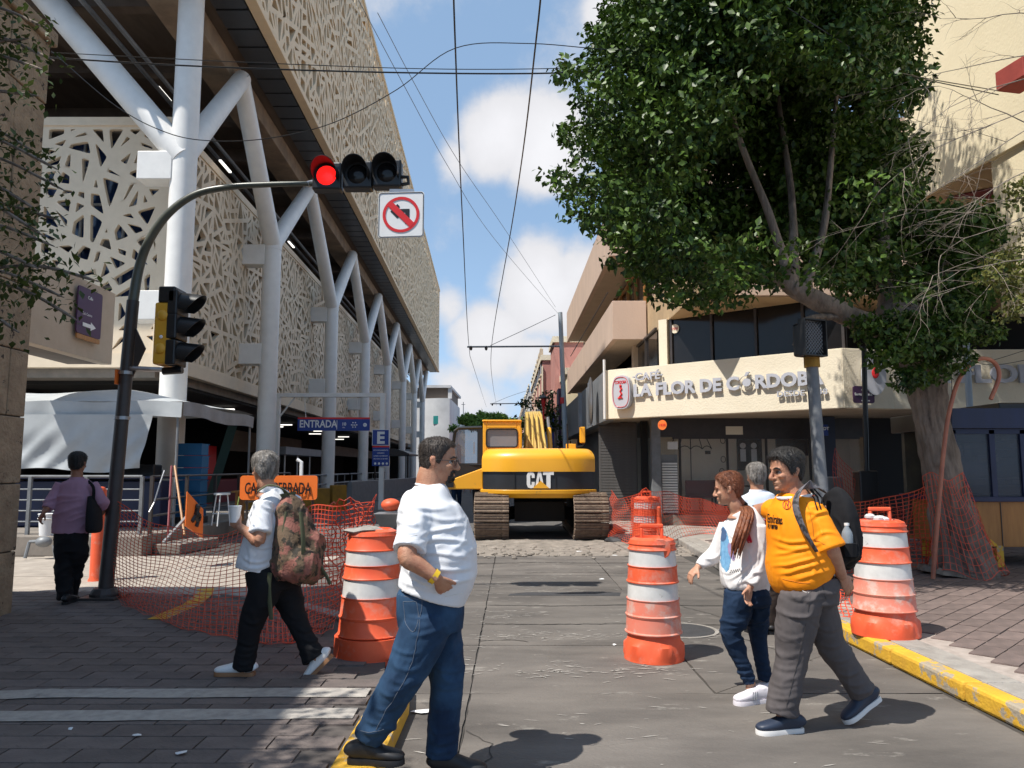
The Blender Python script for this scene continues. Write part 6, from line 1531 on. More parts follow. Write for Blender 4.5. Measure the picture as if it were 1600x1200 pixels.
# crown outline from the place it occupies: clumps inside an uneven volume
crown_c = []; crown_r = []
def inside(px, py):
    # left edge of the crown as seen in the photo, by height
    edge = np.interp(py, [-260,-120,0,60,110,150,200,230,270,300,340,380,420,455,480,500], [1080,1000,955,930,890,915,880,905,868,895,905,960,985,1030,1120,1210])
    right = np.interp(py, [-260,0,120,315,345,420,480,530], [1330,1415,1436,1430,1570,1565,1540,1500])
    low = np.interp(px, [860,930,1000,1100,1200,1260,1330,1420,1500,1570], [335,392,455,470,448,420,455,480,500,470])
    return edge, right, low
tries = 0
while len(crown_c) < 900 and tries < 60000:
    tries += 1
    px = r_.uniform(865,1580); py = r_.uniform(-300,470); Y = r_.uniform(7.8,14.0)
    if px > 1440 and Y < 11.2: continue
    e, ri, lo = inside(px, py)
    rpx = r_.uniform(.14,.46)
    m_ = rpx*1200/Y*.8
    if px < e+m_ or px > ri-m_*.5 or py > lo-m_*.9: continue
    # thick lens in depth: keep away from the centre to spare leaves
    cxp = 1220; dpt = 1-((px-cxp)/400)**2*.75
    if abs(Y-10.9) > 3.1*max(.25,dpt)**.5: continue
    if Y < 11.4 and ((px-1300)/235)**2+((py-290)/165)**2 < 1 and r_.random() < .93: continue
    front = Y < 10.9-1.6*max(.2,dpt)**.5
    if not front and r_.random() < .35: continue
    crown_c.append(tuple(W(px,py,Y))); crown_r.append(rpx)
for k in range(330):   # dense top of the crown, mostly above the frame
    px, py, Y = r_.uniform(960,1340), r_.uniform(-420,60), r_.uniform(8.2,12)
    if px < np.interp(py,[-420,-120,60],[1120,1010,960]): continue
    crown_c.append(tuple(W(px,py,Y))); crown_r.append(.4)
inner_c = []; inner_r = []
for k in range(420):   # shading mass above the picture's top edge
    px, py, Y = r_.uniform(990,1320), r_.uniform(-430,-40), r_.uniform(8.6,12.2)
    if px < np.interp(py,[-430,-120,-40],[1150,1040,1000]): continue
    inner_c.append(tuple(W(px,py,Y))); inner_r.append(.45)
for k in range(760):   # inner and rear mass of the crown
    px, py, Y = r_.uniform(1000,1560), r_.uniform(0,466), r_.uniform(10.7,13.6)
    if py > np.interp(px, [1000,1100,1200,1260,1330,1420,1500,1570], [410,430,425,405,455,480,490,475]) or (px > 1425 and py < 335): continue
    inner_c.append(tuple(W(px,py,Y))); inner_r.append(.45)
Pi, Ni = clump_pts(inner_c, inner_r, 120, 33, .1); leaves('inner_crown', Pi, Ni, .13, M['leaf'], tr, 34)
for k in range(150):   # loose sprays round the outline
    py = r_.uniform(-20,470); e, ri, lo = inside(900, py); px = e + r_.uniform(-14,40)
    if k % 3 == 0: px = r_.uniform(960,1330); py = inside(px,300)[2] + r_.uniform(-20,14)
    crown_c.append(tuple(W(px,py,r_.uniform(8.6,11.6)))); crown_r.append(r_.uniform(.09,.19))
P_, N_ = clump_pts(crown_c, crown_r, 300, 3, .45)
print('leaves', len(P_))
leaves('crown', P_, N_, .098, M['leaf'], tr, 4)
# low side shoots on the trunk
cs_ = []; rs_ = []
for (px,py,Y,r) in ((1400,505,10.2,.3),(1365,520,10.1,.25),(1430,540,10.1,.34),(1470,530,10.2,.36),(1510,510,10.5,.3),(1540,520,10.7,.25),(1395,545,10.0,.3),(1380,560,10.0,.2),(1450,580,10.2,.28),(1490,560,10.3,.28),(1420,590,10.0,.2),(1415,600,9.95,.14),(1440,505,10.3,.3),(1480,490,10.6,.3),(1350,505,10.0,.18),(1500,475,10.9,.3),(1120,455,10.6,.22),(1140,400,10,.25),(1175,420,9.8,.22)):
    cs_.append(tuple(W(px,py,Y))); rs_.append(r)
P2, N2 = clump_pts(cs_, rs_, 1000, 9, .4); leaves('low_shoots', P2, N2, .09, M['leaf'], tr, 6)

# near left tree: stem and boughs out of frame to the left, sprays hanging into view
lt_ = thing('leafy_tree', 'drooping small-leaved branches in shade at the left edge in front of the stone corner', 'tree', (-4.75,5.9,zl))
tl = MB(); trunk(tl, [(-4.75,5.9,0),(-4.7,5.9,1.4),(-4.6,5.95,2.6),(-4.2,6.0,3.4)], [.14,.11,.09,.07], 12)
tl.v = [(v[0]-.35,v[1],v[2]) for v in tl.v]; obj('trunk', tl, M['bark'], lt_, smooth='all')
cs_ = []; rs_ = []; tw = MB()
sprays = [((-40,215),(90,265)),((-40,240),(105,300)),((-40,180),(60,150)),((-40,100),(70,110)),((-30,60),(85,95)),((-60,300),(70,370)),((-40,360),(85,385)),((-50,330),(95,345)),((-40,400),(60,420)),((-30,430),(100,465)),((-30,120),(45,60)),((-60,470),(30,520)),((-40,280),(60,330)),((-20,20),(75,45)),((30,440),(155,440)),((20,455),(120,500)),((-30,200),(50,235))]
pts_l = []; nl_ = []
for i,((ax,ay),(bx2,by)) in enumerate(sprays):
    Y = 5.6+.5*math.sin(i*2.1); a = W(ax-60,ay-20,Y); b = W(bx2,by,Y-.2)
    path = [a, a.lerp(b,.5)+Vector((0,0,.06)), b]; tw.tube(cat(path,5), [.012]*10+[.004], 5)
    for k in range(105):
        t = random.random()**.8; c = a.lerp(b,t)+Vector((0,0,.06*math.sin(t*3.1)))
        pts_l.append([c.x+random.gauss(0,.07),c.y+random.gauss(0,.08),c.z+random.gauss(0,.06)]); nl_.append([0,0,1])
tw.tube([(-4.55,6.0,3.3),(-4.7,5.8,4.6)], .04, 8)
obj('twig', tw, M['bark'], lt_)
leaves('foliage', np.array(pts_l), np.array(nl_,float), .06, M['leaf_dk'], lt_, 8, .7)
# higher crown of the same tree, out of view, which dapples the light on the paving
cs_ = [(-4.5+random.gauss(0,.45), 2.3+random.gauss(0,.75), 5.6+random.gauss(0,.45)) for k in range(40)]
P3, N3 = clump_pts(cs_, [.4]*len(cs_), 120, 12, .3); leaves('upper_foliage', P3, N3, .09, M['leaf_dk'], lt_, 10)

# bare-twigged tree and olive foliage at the right edge
bt = thing('bare_tree', 'bare grey twigs reaching in from the right edge over the pale yellow wall', 'tree', (7.6,8.6,zr))
bm_ = MB(); rt = random.Random(3)
trunk(bm_, [(7.7,8.6,0),(7.6,8.6,1.5),(7.5,8.5,3.0),(7.2,8.4,4.2),(6.9,8.3,5.6),(6.7,8.2,7.0)], [.13,.11,.09,.07,.05,.03], 12)
obj('trunk', bm_, M['bark'], bt, smooth='all')
tw = MB()
def twig(p, d, ln, r, depth):
    pts = [Vector(p)]; q = Vector(p); dd = Vector(d)
    K = 7
    for k in range(K):
        dd = (dd + Vector((rt.gauss(0,.10),rt.gauss(0,.10),rt.gauss(0,.07)-.035))).normalized(); q = q + dd*ln/K; pts.append(q.copy())
        if depth > 0 and k > 0 and rt.random() < .8:
            sd_ = Vector((rt.gauss(0,.5),rt.gauss(0,.5),rt.gauss(0,.5))); twig(q, (dd+sd_).normalized(), ln*.5*rt.uniform(.6,1.1), r*.5, depth-1)
    tw.tube(pts, [r*(1-.75*k/K) for k in range(K+1)], 5, False)
for (px,py,ex_,ey,Y) in ((1660,80,1410,60,8.6),(1650,110,1420,170,8.4),(1660,150,1360,260,8.2),(1640,180,1400,330,8.5),(1640,250,1440,360,8.3),(1620,330,1480,420,8.4),(1640,420,1430,450,8.5),(1620,400,1460,470,8.2),(1640,20,1500,10,8.6),(1620,200,1470,120,8.7),(1650,300,1500,280,8.4)):
    a = W(px,py,Y); b = W(ex_,ey,Y-.3); twig(a, (b-a).normalized(), (b-a).length, .008, 2)
obj('twig', tw, M['twig'], bt)
cs_ = []; rs_ = []
for (px,py) in ((1590,395),(1560,410),(1600,430),(1575,445),(1550,430),(1600,470),(1580,490),(1610,360),(1595,290),(1600,310)): cs_.append(tuple(W(px,py,8.4+random.uniform(-.3,.3)))); rs_.append(.17)
P4_, N4_ = clump_pts(cs_, rs_, 1000, 14, .2); leaves('foliage', P4_, N4_, .06, M['leaf_ol'], bt, 15)

# far green tree and the shrub tops behind the excavator
ft = thing('far_tree', 'bright green tree top far down the street above the excavator cab', 'tree', (W(762,700,95).x,95,0))
obj('trunk', MB().tube([(W(762,700,95).x,95,0),(W(762,700,95).x,95,6)], .3, 10), M['bark'], ft)
cs_ = []; rs_ = []
for k in range(60):
    px = 762+random.gauss(0,20); py = 655+random.gauss(0,7)+abs(px-762)*.22
    if py < 643+abs(px-762)*.18: continue
    cs_.append(tuple(W(px,py,95+random.uniform(-2,2)))); rs_.append(.55)
P5, N5 = clump_pts(cs_, rs_, 200, 16, .2); leaves('crown', P5, N5, .42, M['leaf_far'], ft, 17)
for (px,py,Y,s_,lb) in ((822,655,34,.35,'dark leafy potted tree left of the excavator boom'),(868,650,33,.45,'dark leafy potted tree between the boom and the grey lamp post')):
    t = thing('potted_tree', lb, 'tree', (W(px,700,Y).x,Y,0)); q = W(px,py,Y)
    obj('trunk', MB().tube([(q.x,Y,0.4),(q.x,Y,q.z)], .05, 8), M['bark'], t)
    obj('pot', MB().lathe([(.3,0),(.4,.6),(.42,.6)], (q.x,Y,0), 16), M['slab'], t)
    cs_ = [(q.x+random.gauss(0,.35),Y+random.gauss(0,.3),q.z+random.gauss(0,.55)) for k in range(14)]
    P6, N6 = clump_pts(cs_, [s_*.8]*len(cs_), 90, 18, .2); leaves('crown', P6, N6, .17, M['leaf_dk'], t, 19)
lam = thing('street_lamp', 'dark hooded lantern on a red post above the potted trees', 'street lamp', (W(848,700,31).x,31,0))
q = W(849,622,31); obj('post', MB().tube([(q.x,31,0),(q.x,31,q.z)], .035, 8), M['signred'], lam); obj('lamp_hood', MB().lathe([(.02,.22),(.06,.12),(.22,.02),(.22,-.02),(.05,-.03)][::-1], q, 16), M['poledark'], lam)
obj('lantern', MB().lathe([(.06,-.35),(.10,-.03)], q, 10), M['signred'], lam)

# ================================================================ WIRES
def wire(lab, pts, r=.008, sub=8, mat='black', grp='overhead wires'):
    return tag(obj('wire', MB().tube(cat(pts, sub), r, 5), M[mat]), lab, 'wire', grp)
wire('left overhead contact wire, running down the sky to the tip of the wire arm', [W(708,-60,7.2),W(711,60,8.5),W(722,330,14),W(733,543,30),W(742,580,42),(W(760,636,100))], .011)
wire('right overhead contact wire, meeting the wire arm above the cab', [W(848,-60,7.2),W(838,60,8.5),W(805,320,14),W(768,543,30),W(770,600,48),W(776,634,100)], .011)
wire('thick black cable crossing the whole sky from the left building to the big tree', [W(-30,80,9.5),W(80,90,9.5),W(300,103,9.5),W(560,112,9.5),W(800,115,9.5),W(950,110,9.5),W(1160,93,9.5)], .011)
wire('thinner cable just above the thick one, crossing the sky', [W(80,82,10),W(400,98,10),W(700,108,10),W(950,104,10),W(1150,88,10)], .006)
wire('sagging cable climbing from the left signal up past the sky to the tree top', [W(80,80,9),W(180,165,9),W(260,207,9),W(330,220,9),W(420,216,9),W(520,192,9),W(620,140,9),W(712,75,9),W(830,68,9),W(980,78,9),W(1100,60,9),W(1230,12,9)], .006)
wire('thin cable from the tree top down to the red canvas box on the yellow wall', [W(1230,12,8),W(1330,75,8.5),W(1400,112,9),W(1560,142,10.8)], .007)
wire('thin dark line from the tree towards the upper right wall', [W(1380,105,9),W(1450,125,10),W(1560,148,10.8)], .008)
wire('faint diagonal cable high on the left of the sky, nearer the facade', [W(560,0,22),W(640,150,26),W(700,260,31),W(770,370,40),W(872,490,60)], .012, mat='greymet')
wire('faint diagonal cable high on the left of the sky, farther from the facade', [W(590,20,22),W(650,135,26),W(715,250,31),W(790,360,40),W(868,480,60)], .012, mat='greymet')
wire('long guy wire rising from the wire arm to the lamp post top', [W(766,540,30),W(820,515,30),W(868,492,30)], .012, mat='greymet')
wire('thin span wire from the tree past the traffic light to the right', [W(960,280,12),W(1060,292,11),W(1190,297,11)], .005)
wire('faint guy wire from the second wire arm to the right', [W(768,631,56),W(800,618,56),W(838,606,56)], .012, mat='greymet')
wire('cable pair loop right of the tree above the second lettering, upper strand', [W(1480,550,14),W(1530,566,14),W(1600,548,14),W(1640,535,14)], .006)
wire('cable pair loop right of the tree above the second lettering, lower strand', [W(1490,556,14),W(1545,570,14),W(1600,563,14),W(1640,552,14)], .006)
wire('thin vertical cable hanging beside the tree trunk', [W(1486,545,10.6),W(1487,590,10.6),W(1488,650,10.6)], .005)
# ================================================================ PEOPLE
def skinmat(name, c): return pmat(name, c, (c[0]*.86,c[1]*.72,c[2]*.70), .48, 22, .25, 160, spec=.35, detail=8, contrast=(.35,.6))
SK = {'tan': skinmat('skin_tan', (.46,.24,.15)), 'brown': skinmat('skin_brown', (.30,.145,.088)), 'light': skinmat('skin_light', (.52,.29,.19))}
def hairmat(name, c, c2): return pmat(name, c, c2, .5, 30, .8, 60, spec=.45, stretch=(1,1,.35), contrast=(.35,.65))
HR = {'black': hairmat('black_hair', (.022,.018,.016), (.008,.007,.006)), 'dark': hairmat('dark_brown_hair', (.055,.04,.032), (.018,.013,.011)), 'grey': hairmat('grey_hair', (.36,.33,.30), (.08,.07,.06)), 'auburn': hairmat('auburn_hair', (.25,.085,.035), (.10,.03,.014))}
def cloth_m(name, c, c2=None, **k): return pmat(name, c, c2 or tuple(v*.88 for v in c), k.pop('rough',.85), k.pop('scale',5), .12, 300, spec=.2, **k)
M['white_cotton'] = cloth_m('white_cotton', (.74,.75,.78)); M['denim'] = cloth_m('blue_denim', (.030,.072,.14), (.010,.024,.055), scale=4.0, contrast=(.35,.65)); M['denim_dk'] = cloth_m('dark_denim', (.016,.035,.075), (.009,.02,.045))
M['black_cloth'] = cloth_m('black_cloth', (.012,.012,.014)); M['grey_cloth'] = cloth_m('grey_trouser_cloth', (.115,.10,.10), (.085,.075,.075)); M['mauve'] = cloth_m('mauve_shirt_cloth', (.38,.22,.30)); M['jersey'] = cloth_m('orange_jersey', (.95,.31,.010), (.90,.26,.008), rough=.6)
M['brown_cloth'] = cloth_m('brown_trouser_cloth', (.05,.038,.032)); M['hoodie'] = cloth_m('white_hoodie', (.80,.77,.76)); M['rubber_w'] = flat('white_rubber_sole', (.72,.70,.68), .6); M['gum'] = flat('gum_sole', (.30,.15,.07), .6); M['shoe_w'] = flat('pale_shoe', (.70,.66,.70), .55); M['shoe_n'] = flat('navy_shoe', (.02,.03,.055), .5); M['shoe_b'] = flat('black_shoe', (.012,.012,.014), .55)
camo = pmat('camouflage_cloth', (.13,.085,.05), (.030,.024,.016), .8, 13, .3, 60, stain=(.26,.10,.075), sscale=9, sthr=.515, swid=.03, contrast=(.46,.5)); M['camo'] = camo
M['olive'] = cloth_m('olive_webbing', (.10,.105,.06)); M['red_cloth'] = cloth_m('red_pattern_strap', (.55,.02,.05), (.42,.015,.04), stain=(.75,.6,.6), sscale=24, sthr=.64, swid=.02)
M['camo_g'] = pmat('grey_camo_strap', (.13,.12,.13), (.03,.028,.03), .7, 30, contrast=(.45,.52))
M['eye_w'] = flat('eye_white', (.62,.58,.55), .3); M['iris'] = flat('dark_iris', (.015,.01,.008), .2)

def remeshed(name, mb, voxel, smooth_it, mat, parent, disp=None, post=None, keep=True):
    me = mb.mesh(name); o = bpy.data.objects.new(name, me); COL.objects.link(o)
    r = o.modifiers.new('r', 'REMESH'); r.mode = 'VOXEL'; r.voxel_size = voxel
    if smooth_it:
        s = o.modifiers.new('s', 'SMOOTH'); s.iterations = smooth_it; s.factor = .5
    dg = bpy.context.evaluated_depsgraph_get(); m2 = bpy.data.meshes.new_from_object(o.evaluated_get(dg)); bpy.data.objects.remove(o); bpy.data.meshes.remove(me)
    n = len(m2.vertices); co = np.empty(n*3, np.float32); m2.vertices.foreach_get('co', co); co = co.reshape(-1,3).astype(float)
    if disp is not None or post is not None:
        nr = np.empty(n*3, np.float32); m2.vertices.foreach_get('normal', nr); nr = nr.reshape(-1,3).astype(float)
        if disp is not None: co = co + nr*disp(co)[:,None]
        if post is not None: co = post(co, nr)
        m2.vertices.foreach_set('co', co.astype(np.float32).ravel())
    m2.update(); m2.name = name
    return obj(name, m2, mat, parent, smooth='all')

def folds(amp, scale, seed, dirv=(1,0,0), stretch=.35, fine=.25):
    """cloth folds: ridged noise, drawn out along dirv"""
    d = np.array(dirv,float); d /= np.linalg.norm(d)
    def f(P):
        al = P@d; Q = P - np.outer(al, d)*(1-stretch)
        Q = Q + .05*np.stack([vnoise(P*7,seed+9),vnoise(P*7,seed+10),vnoise(P*7,seed+11)],1)
        a = 1-np.abs(2*vnoise(Q*scale, seed)-1); b = 1-np.abs(2*vnoise(Q*scale*2.3+3, seed+1)-1)
        m = np.clip(vnoise(P*3.5, seed+2)*1.8-.35, 0, 1)
        return amp*(m*(a**4*2.2-.5) + .6*m*(b**3*1.4-.4)) + amp*fine*(vnoise(P*26, seed+3)-.5)
    def g(P): return np.maximum(f(P), -.35*amp)
    return g
def hems(amp, z0, wid, seed, period=.055):
    def f(P):
        ph = P[:,2]/period*2*math.pi + 5*vnoise(P*6, seed) + 3*P[:,0]
        return amp*np.sin(ph)*np.exp(-((P[:,2]-z0)/wid)**2)*(.35+vnoise(P*9,seed+1))
    return f

def creases(lst, scale=1.):
    """tension folds: each runs through photo-measured points of the garment"""
    c_, s_ = math.cos(PITCH), math.sin(PITCH)
    def f(P):
        D_ = P[:,1]*c_+(P[:,2]-1.6)*s_; Up = -P[:,1]*s_+(P[:,2]-1.6)*c_; X = 800+1200*P[:,0]/D_; Y = 600-1200*Up/D_; mpp = D_/1200
        jx = 3.0*(vnoise(P*11,201)-.5); jy = 3.0*(vnoise(P*11,202)-.5); X = X+jx; Y = Y+jy; out = np.zeros(len(P))
        for cr in lst:
            pts = cr[0]; amp = (cr[1] if len(cr) > 1 else .006)*scale; w = cr[2] if len(cr) > 2 else .010
            if len(pts) == 2: q = [pts[0], ((pts[0][0]+pts[1][0])/2+2,(pts[0][1]+pts[1][1])/2+2), pts[1]]
            else: q = pts
            best = np.full(len(P),1e9); sg = np.zeros(len(P)); tt = np.zeros(len(P)); ts = np.linspace(0,1,11)
            C = [((1-t)**2*q[0][0]+2*t*(1-t)*(2*q[1][0]-.5*(q[0][0]+q[2][0]))+t*t*q[2][0], (1-t)**2*q[0][1]+2*t*(1-t)*(2*q[1][1]-.5*(q[0][1]+q[2][1]))+t*t*q[2][1]) for t in ts]
            for k in range(10):
                ax, ay = C[k]; bx, by = C[k+1]; dx, dy = bx-ax, by-ay; l2 = dx*dx+dy*dy+1e-9; u = np.clip(((X-ax)*dx+(Y-ay)*dy)/l2,0,1)
                ex, ey = X-(ax+u*dx), Y-(ay+u*dy); d = np.hypot(ex,ey); m = d < best; best = np.where(m,d,best); sg = np.where(m,np.sign(dx*ey-dy*ex),sg); tt = np.where(m,(k+u)/10,tt)
            s = best*sg*mpp; tp = np.clip(np.sin(np.pi*np.clip(tt,.02,.98)),0,1)**.7
            out += amp*tp*(1.3*np.exp(-(s/w)**2)-.9*np.exp(-((s-1.9*w)/(1.1*w))**2)-.35*np.exp(-((s+2.2*w)/(1.4*w))**2))
        return np.clip(out*.62,-.008,.012)
    return f

def surf_pts(o, pts, lift=.002, ymax=1e9):
    Me = o.data; n = len(Me.vertices); co = np.empty(n*3,np.float32); Me.vertices.foreach_get('co',co); wco = co.reshape(-1,3).astype(float); nr = np.empty(n*3,np.float32); Me.vertices.foreach_get('normal',nr); nr = nr.reshape(-1,3)
    c_, s_ = math.cos(PITCH), math.sin(PITCH); D_ = wco[:,1]*c_+(wco[:,2]-1.6)*s_; Up = -wco[:,1]*s_+(wco[:,2]-1.6)*c_; X_ = 800+1200*wco[:,0]/D_; Y_ = 600-1200*Up/D_; bad = (nr[:,1] > .05)*1e4 + (wco[:,1] > ymax)*1e4; out = []
    for (a,b) in pts:
        i = int(np.argmin((X_-a)**2+(Y_-b)**2+bad)); out.append(Vector((wco[i]+nr[i]*lift).tolist()))
    return out
def seam(o, pts, mat, r=.0016, name='seam', ymax=1e9):
    q = []
    for k in range(len(pts)-1):
        K = max(2,int(math.hypot(pts[k+1][0]-pts[k][0],pts[k+1][1]-pts[k][1])/5))
        q += [(pts[k][0]+(pts[k+1][0]-pts[k][0])*j/K, pts[k][1]+(pts[k+1][1]-pts[k][1])*j/K) for j in range(K)]
    q.append(pts[-1]); P = surf_pts(o, q, .001, ymax); P = [P[0]]+[(P[i-1]+P[i]*2+P[i+1])/4 for i in range(1,len(P)-1)]+[P[-1]]
    return obj(name, MB().tube(P, r, 5), mat, o)

class Fig:
    """pixel-measured skeleton placed at its real distance"""
    def __init__(s, name, label, Y0, F, foot):
        s.t = thing(name, label, 'person', foot); s.Y0 = Y0; s.F = Vector(F).normalized(); s.L = Vector((0,0,1)).cross(s.F).normalized(); s.U = Vector((0,0,1))
        s.mpp = Y0/1200.
    def J(s, px, py, dy=0.): return W(px, py, s.Y0+dy)
    def sole(s, px, dy, z=0.):   # ankle point for a flat shoe whose heel is at photo column px
        Y = s.Y0+dy; D = Y*math.cos(PITCH)+(z-1.6)*math.sin(PITCH); return Vector(((px-800)/1200*D, Y, z+.093))

HEADP = [(.118,.012,-.025,.022),(.112,.045,-.058,.046),(.098,.068,-.080,.061),(.078,.084,-.094,.071),(.052,.093,-.100,.0765),(.028,.0955,-.101,.078),(.008,.0965,-.098,.0775),(-.010,.090,-.094,.0765),(-.030,.0905,-.086,.0745),(-.050,.0905,-.076,.0705),(-.068,.0895,-.066,.0650),(-.084,.0870,-.056,.0575),(-.098,.0850,-.047,.0480),(-.110,.0780,-.035,.0370),(-.118,.060,-.02,.022)]
def head_shape(off=None, n=40, m=34, zmin=-.118):
    """grid of head surface points; off(theta,z)->outward offset"""
    Z = np.array([h[0] for h in HEADP]); A = np.array(HEADP)
    zs = np.linspace(.118, zmin, m); rows = []
    for z in zs:
        f = np.interp(z, Z[::-1], A[::-1,1]); b = np.interp(z, Z[::-1], A[::-1,2]); w = np.interp(z, Z[::-1], A[::-1,3])
        cx = (f+b)/2*.0 + 0.0; row = []
        for k in range(n):
            q = 2*math.pi*k/n; c, s_ = math.cos(q), math.sin(q)
            if c >= 0: x = f*abs(c)**.86; y = w*math.copysign(abs(s_)**1.0, s_)*(1-.10*c*c)
            else: x = b*abs(c)**.92; y = w*math.copysign(abs(s_)**.95, s_)
            if off:
                o = off(q, z, x, y); o = o*max(0,1-((z-.06)/.056)**2) if (z > .06 and o > 0) else o; l = math.hypot(x,y)+1e-6; k2 = 1+o/max(l,.03); x *= k2; y *= k2
                zz_ = z + (max(0,off(q,z,x,y))*max(0,(z-.03)/.088)**1.2)
            else: zz_ = z
            row.append((x,y,zz_))
        rows.append(row)
    return rows
def add_head_grid(mb, rows, c, F, L, U):
    n = len(rows[0]); o = len(mb.v)
    for row in rows:
        for (x,y,z) in row: mb.v.append(tuple(c+F*x+L*y+U*z))
    for i in range(len(rows)-1):
        for k in range(n): mb.f.append((o+i*n+k, o+(i+1)*n+k, o+(i+1)*n+(k+1)%n, o+i*n+(k+1)%n))
    mb.f.append(tuple(o+k for k in range(n))); mb.f.append(tuple(o+(len(rows)-1)*n+k for k in reversed(range(n))))
def add_head(mb, c, F, L, U, s=1., fem=False):
    rows = [[(x*s,y*s,z*s) for x,y,z in r] for r in head_shape()]; add_head_grid(mb, rows, c, F, L, U)
    p = lambda x,y,z: c+F*x*s+L*y*s+U*z*s
    k = .85 if fem else 1.
    mb.loft([(p(.088,0,.012),.009*s,.008*s),(p(.100,0,-.008),.008*s,.009*s),(p(.108,0,-.026),.010*s,.011*s),(p(.112+.004*k,0,-.040),.0145*s*k,.012*s),(p(.104,0,-.048),.014*s,.009*s)], F, 12, 3)
    for y in (-.012,.012): mb.ball(p(.099,y,-.044), (.010*s,.009*s,.008*s), 10, 6)
    # brow, cheekbones, lips, chin
    mb.loft([(p(.080,-.046,.012),.010*s,.008*s),(p(.091,-.022,.014),.008*s,.009*s),(p(.094,0,.012),.006*s,.007*s),(p(.091,.022,.014),.008*s,.009*s),(p(.080,.046,.012),.010*s,.008*s)], F, 10, 3)
    for y in (-1,1): mb.ball(p(.068,y*.044,-.030),(.024*s,.020*s,.017*s),10,7)
    mb.loft([(p(.078,-.025,-.072),.004*s,.005*s),(p(.093,-.010,-.067),.006*s,.0065*s),(p(.095,0,-.069),.0058*s,.006*s),(p(.093,.010,-.067),.006*s,.0065*s),(p(.078,.025,-.072),.004*s,.005*s)], F, 10, 3)
    mb.loft([(p(.078,-.022,-.074),.004*s,.005*s),(p(.092,0,-.080),.0075*s,.0075*s),(p(.078,.022,-.074),.004*s,.005*s)], F, 10, 4)
    mb.ball(p(.078,0,-.102),(.016*s,.020*s,.014*s),12,8)
    for y in (-1,1):   # ears
        mb.loft([(p(-.004,y*.078,.020),.006*s,.010*s),(p(-.010,y*.086,.010),.008*s,.018*s),(p(-.008,y*.086,-.012),.007*s,.016*s),(p(-.002,y*.080,-.036),.006*s,.009*s)], F, 12, 3)
def head_post(c, F, L, U, s=1.):
    Fv, Lv, Uv, C = map(np.array, (F,L,U,c))
    def f(co, nr):
        d = co-C; x, y, z = d@Fv/s, d@Lv/s, d@Uv/s
        for sy_ in (-1,1):
            g = np.exp(-(((y-sy_*.031)/.015)**2+((z+.008)/.010)**2))*(x>.04); co = co - np.outer(g*.009*s, Fv)
            g = np.exp(-(((y-sy_*.085)/.012)**2+((z+.002)/.016)**2+((x+.004)/.010)**2)); co = co - np.outer(g*sy_*.007*s, Lv)
            g = np.exp(-(((y-sy_*.017)/.006)**2+((z+.052)/.01)**2))*(x>.07); co = co - np.outer(g*.003*s, Fv)
        g = np.exp(-(((y)/.03)**2+((z+.0735)/.0028)**2))*(x>.07); co = co - np.outer(g*.004*s, Fv)
        return co
    return f
def face_bits(t, body, c, F, L, U, s, brow, eyes=True):
    p = lambda x,y,z: c+F*x*s+L*y*s+U*z*s
    for y in (-1,1):
        e = obj('eye', MB().ball(p(.0735,y*.031,-.009), .0118*s, 14, 10), M['eye_w'], body, smooth=True)
        e2 = obj('iris', MB().ball(p(.0805,y*.0315,-.009), .0062*s, 10, 8), M['iris'], body)
        lid = MB(); lid.tube(cat([p(.078,y*.046,-.009),p(.0865,y*.038,-.0025),p(.0885,y*.031,-.0008),p(.0865,y*.022,-.004),p(.083,y*.017,-.010)],4), .0026*s, 6); obj('eyelid', lid, brow, body)
        b = MB(); b.tube(cat([p(.080,y*.052,.010),p(.0935,y*.038,.0185),p(.1005,y*.024,.0165),p(.102,y*.012,.0125)],4), [.0022*s+.0030*s*math.sin(math.pi*min(1,k/12+.15)) for k in range(13)], 6)
        obj('eyebrow', b, brow, body)
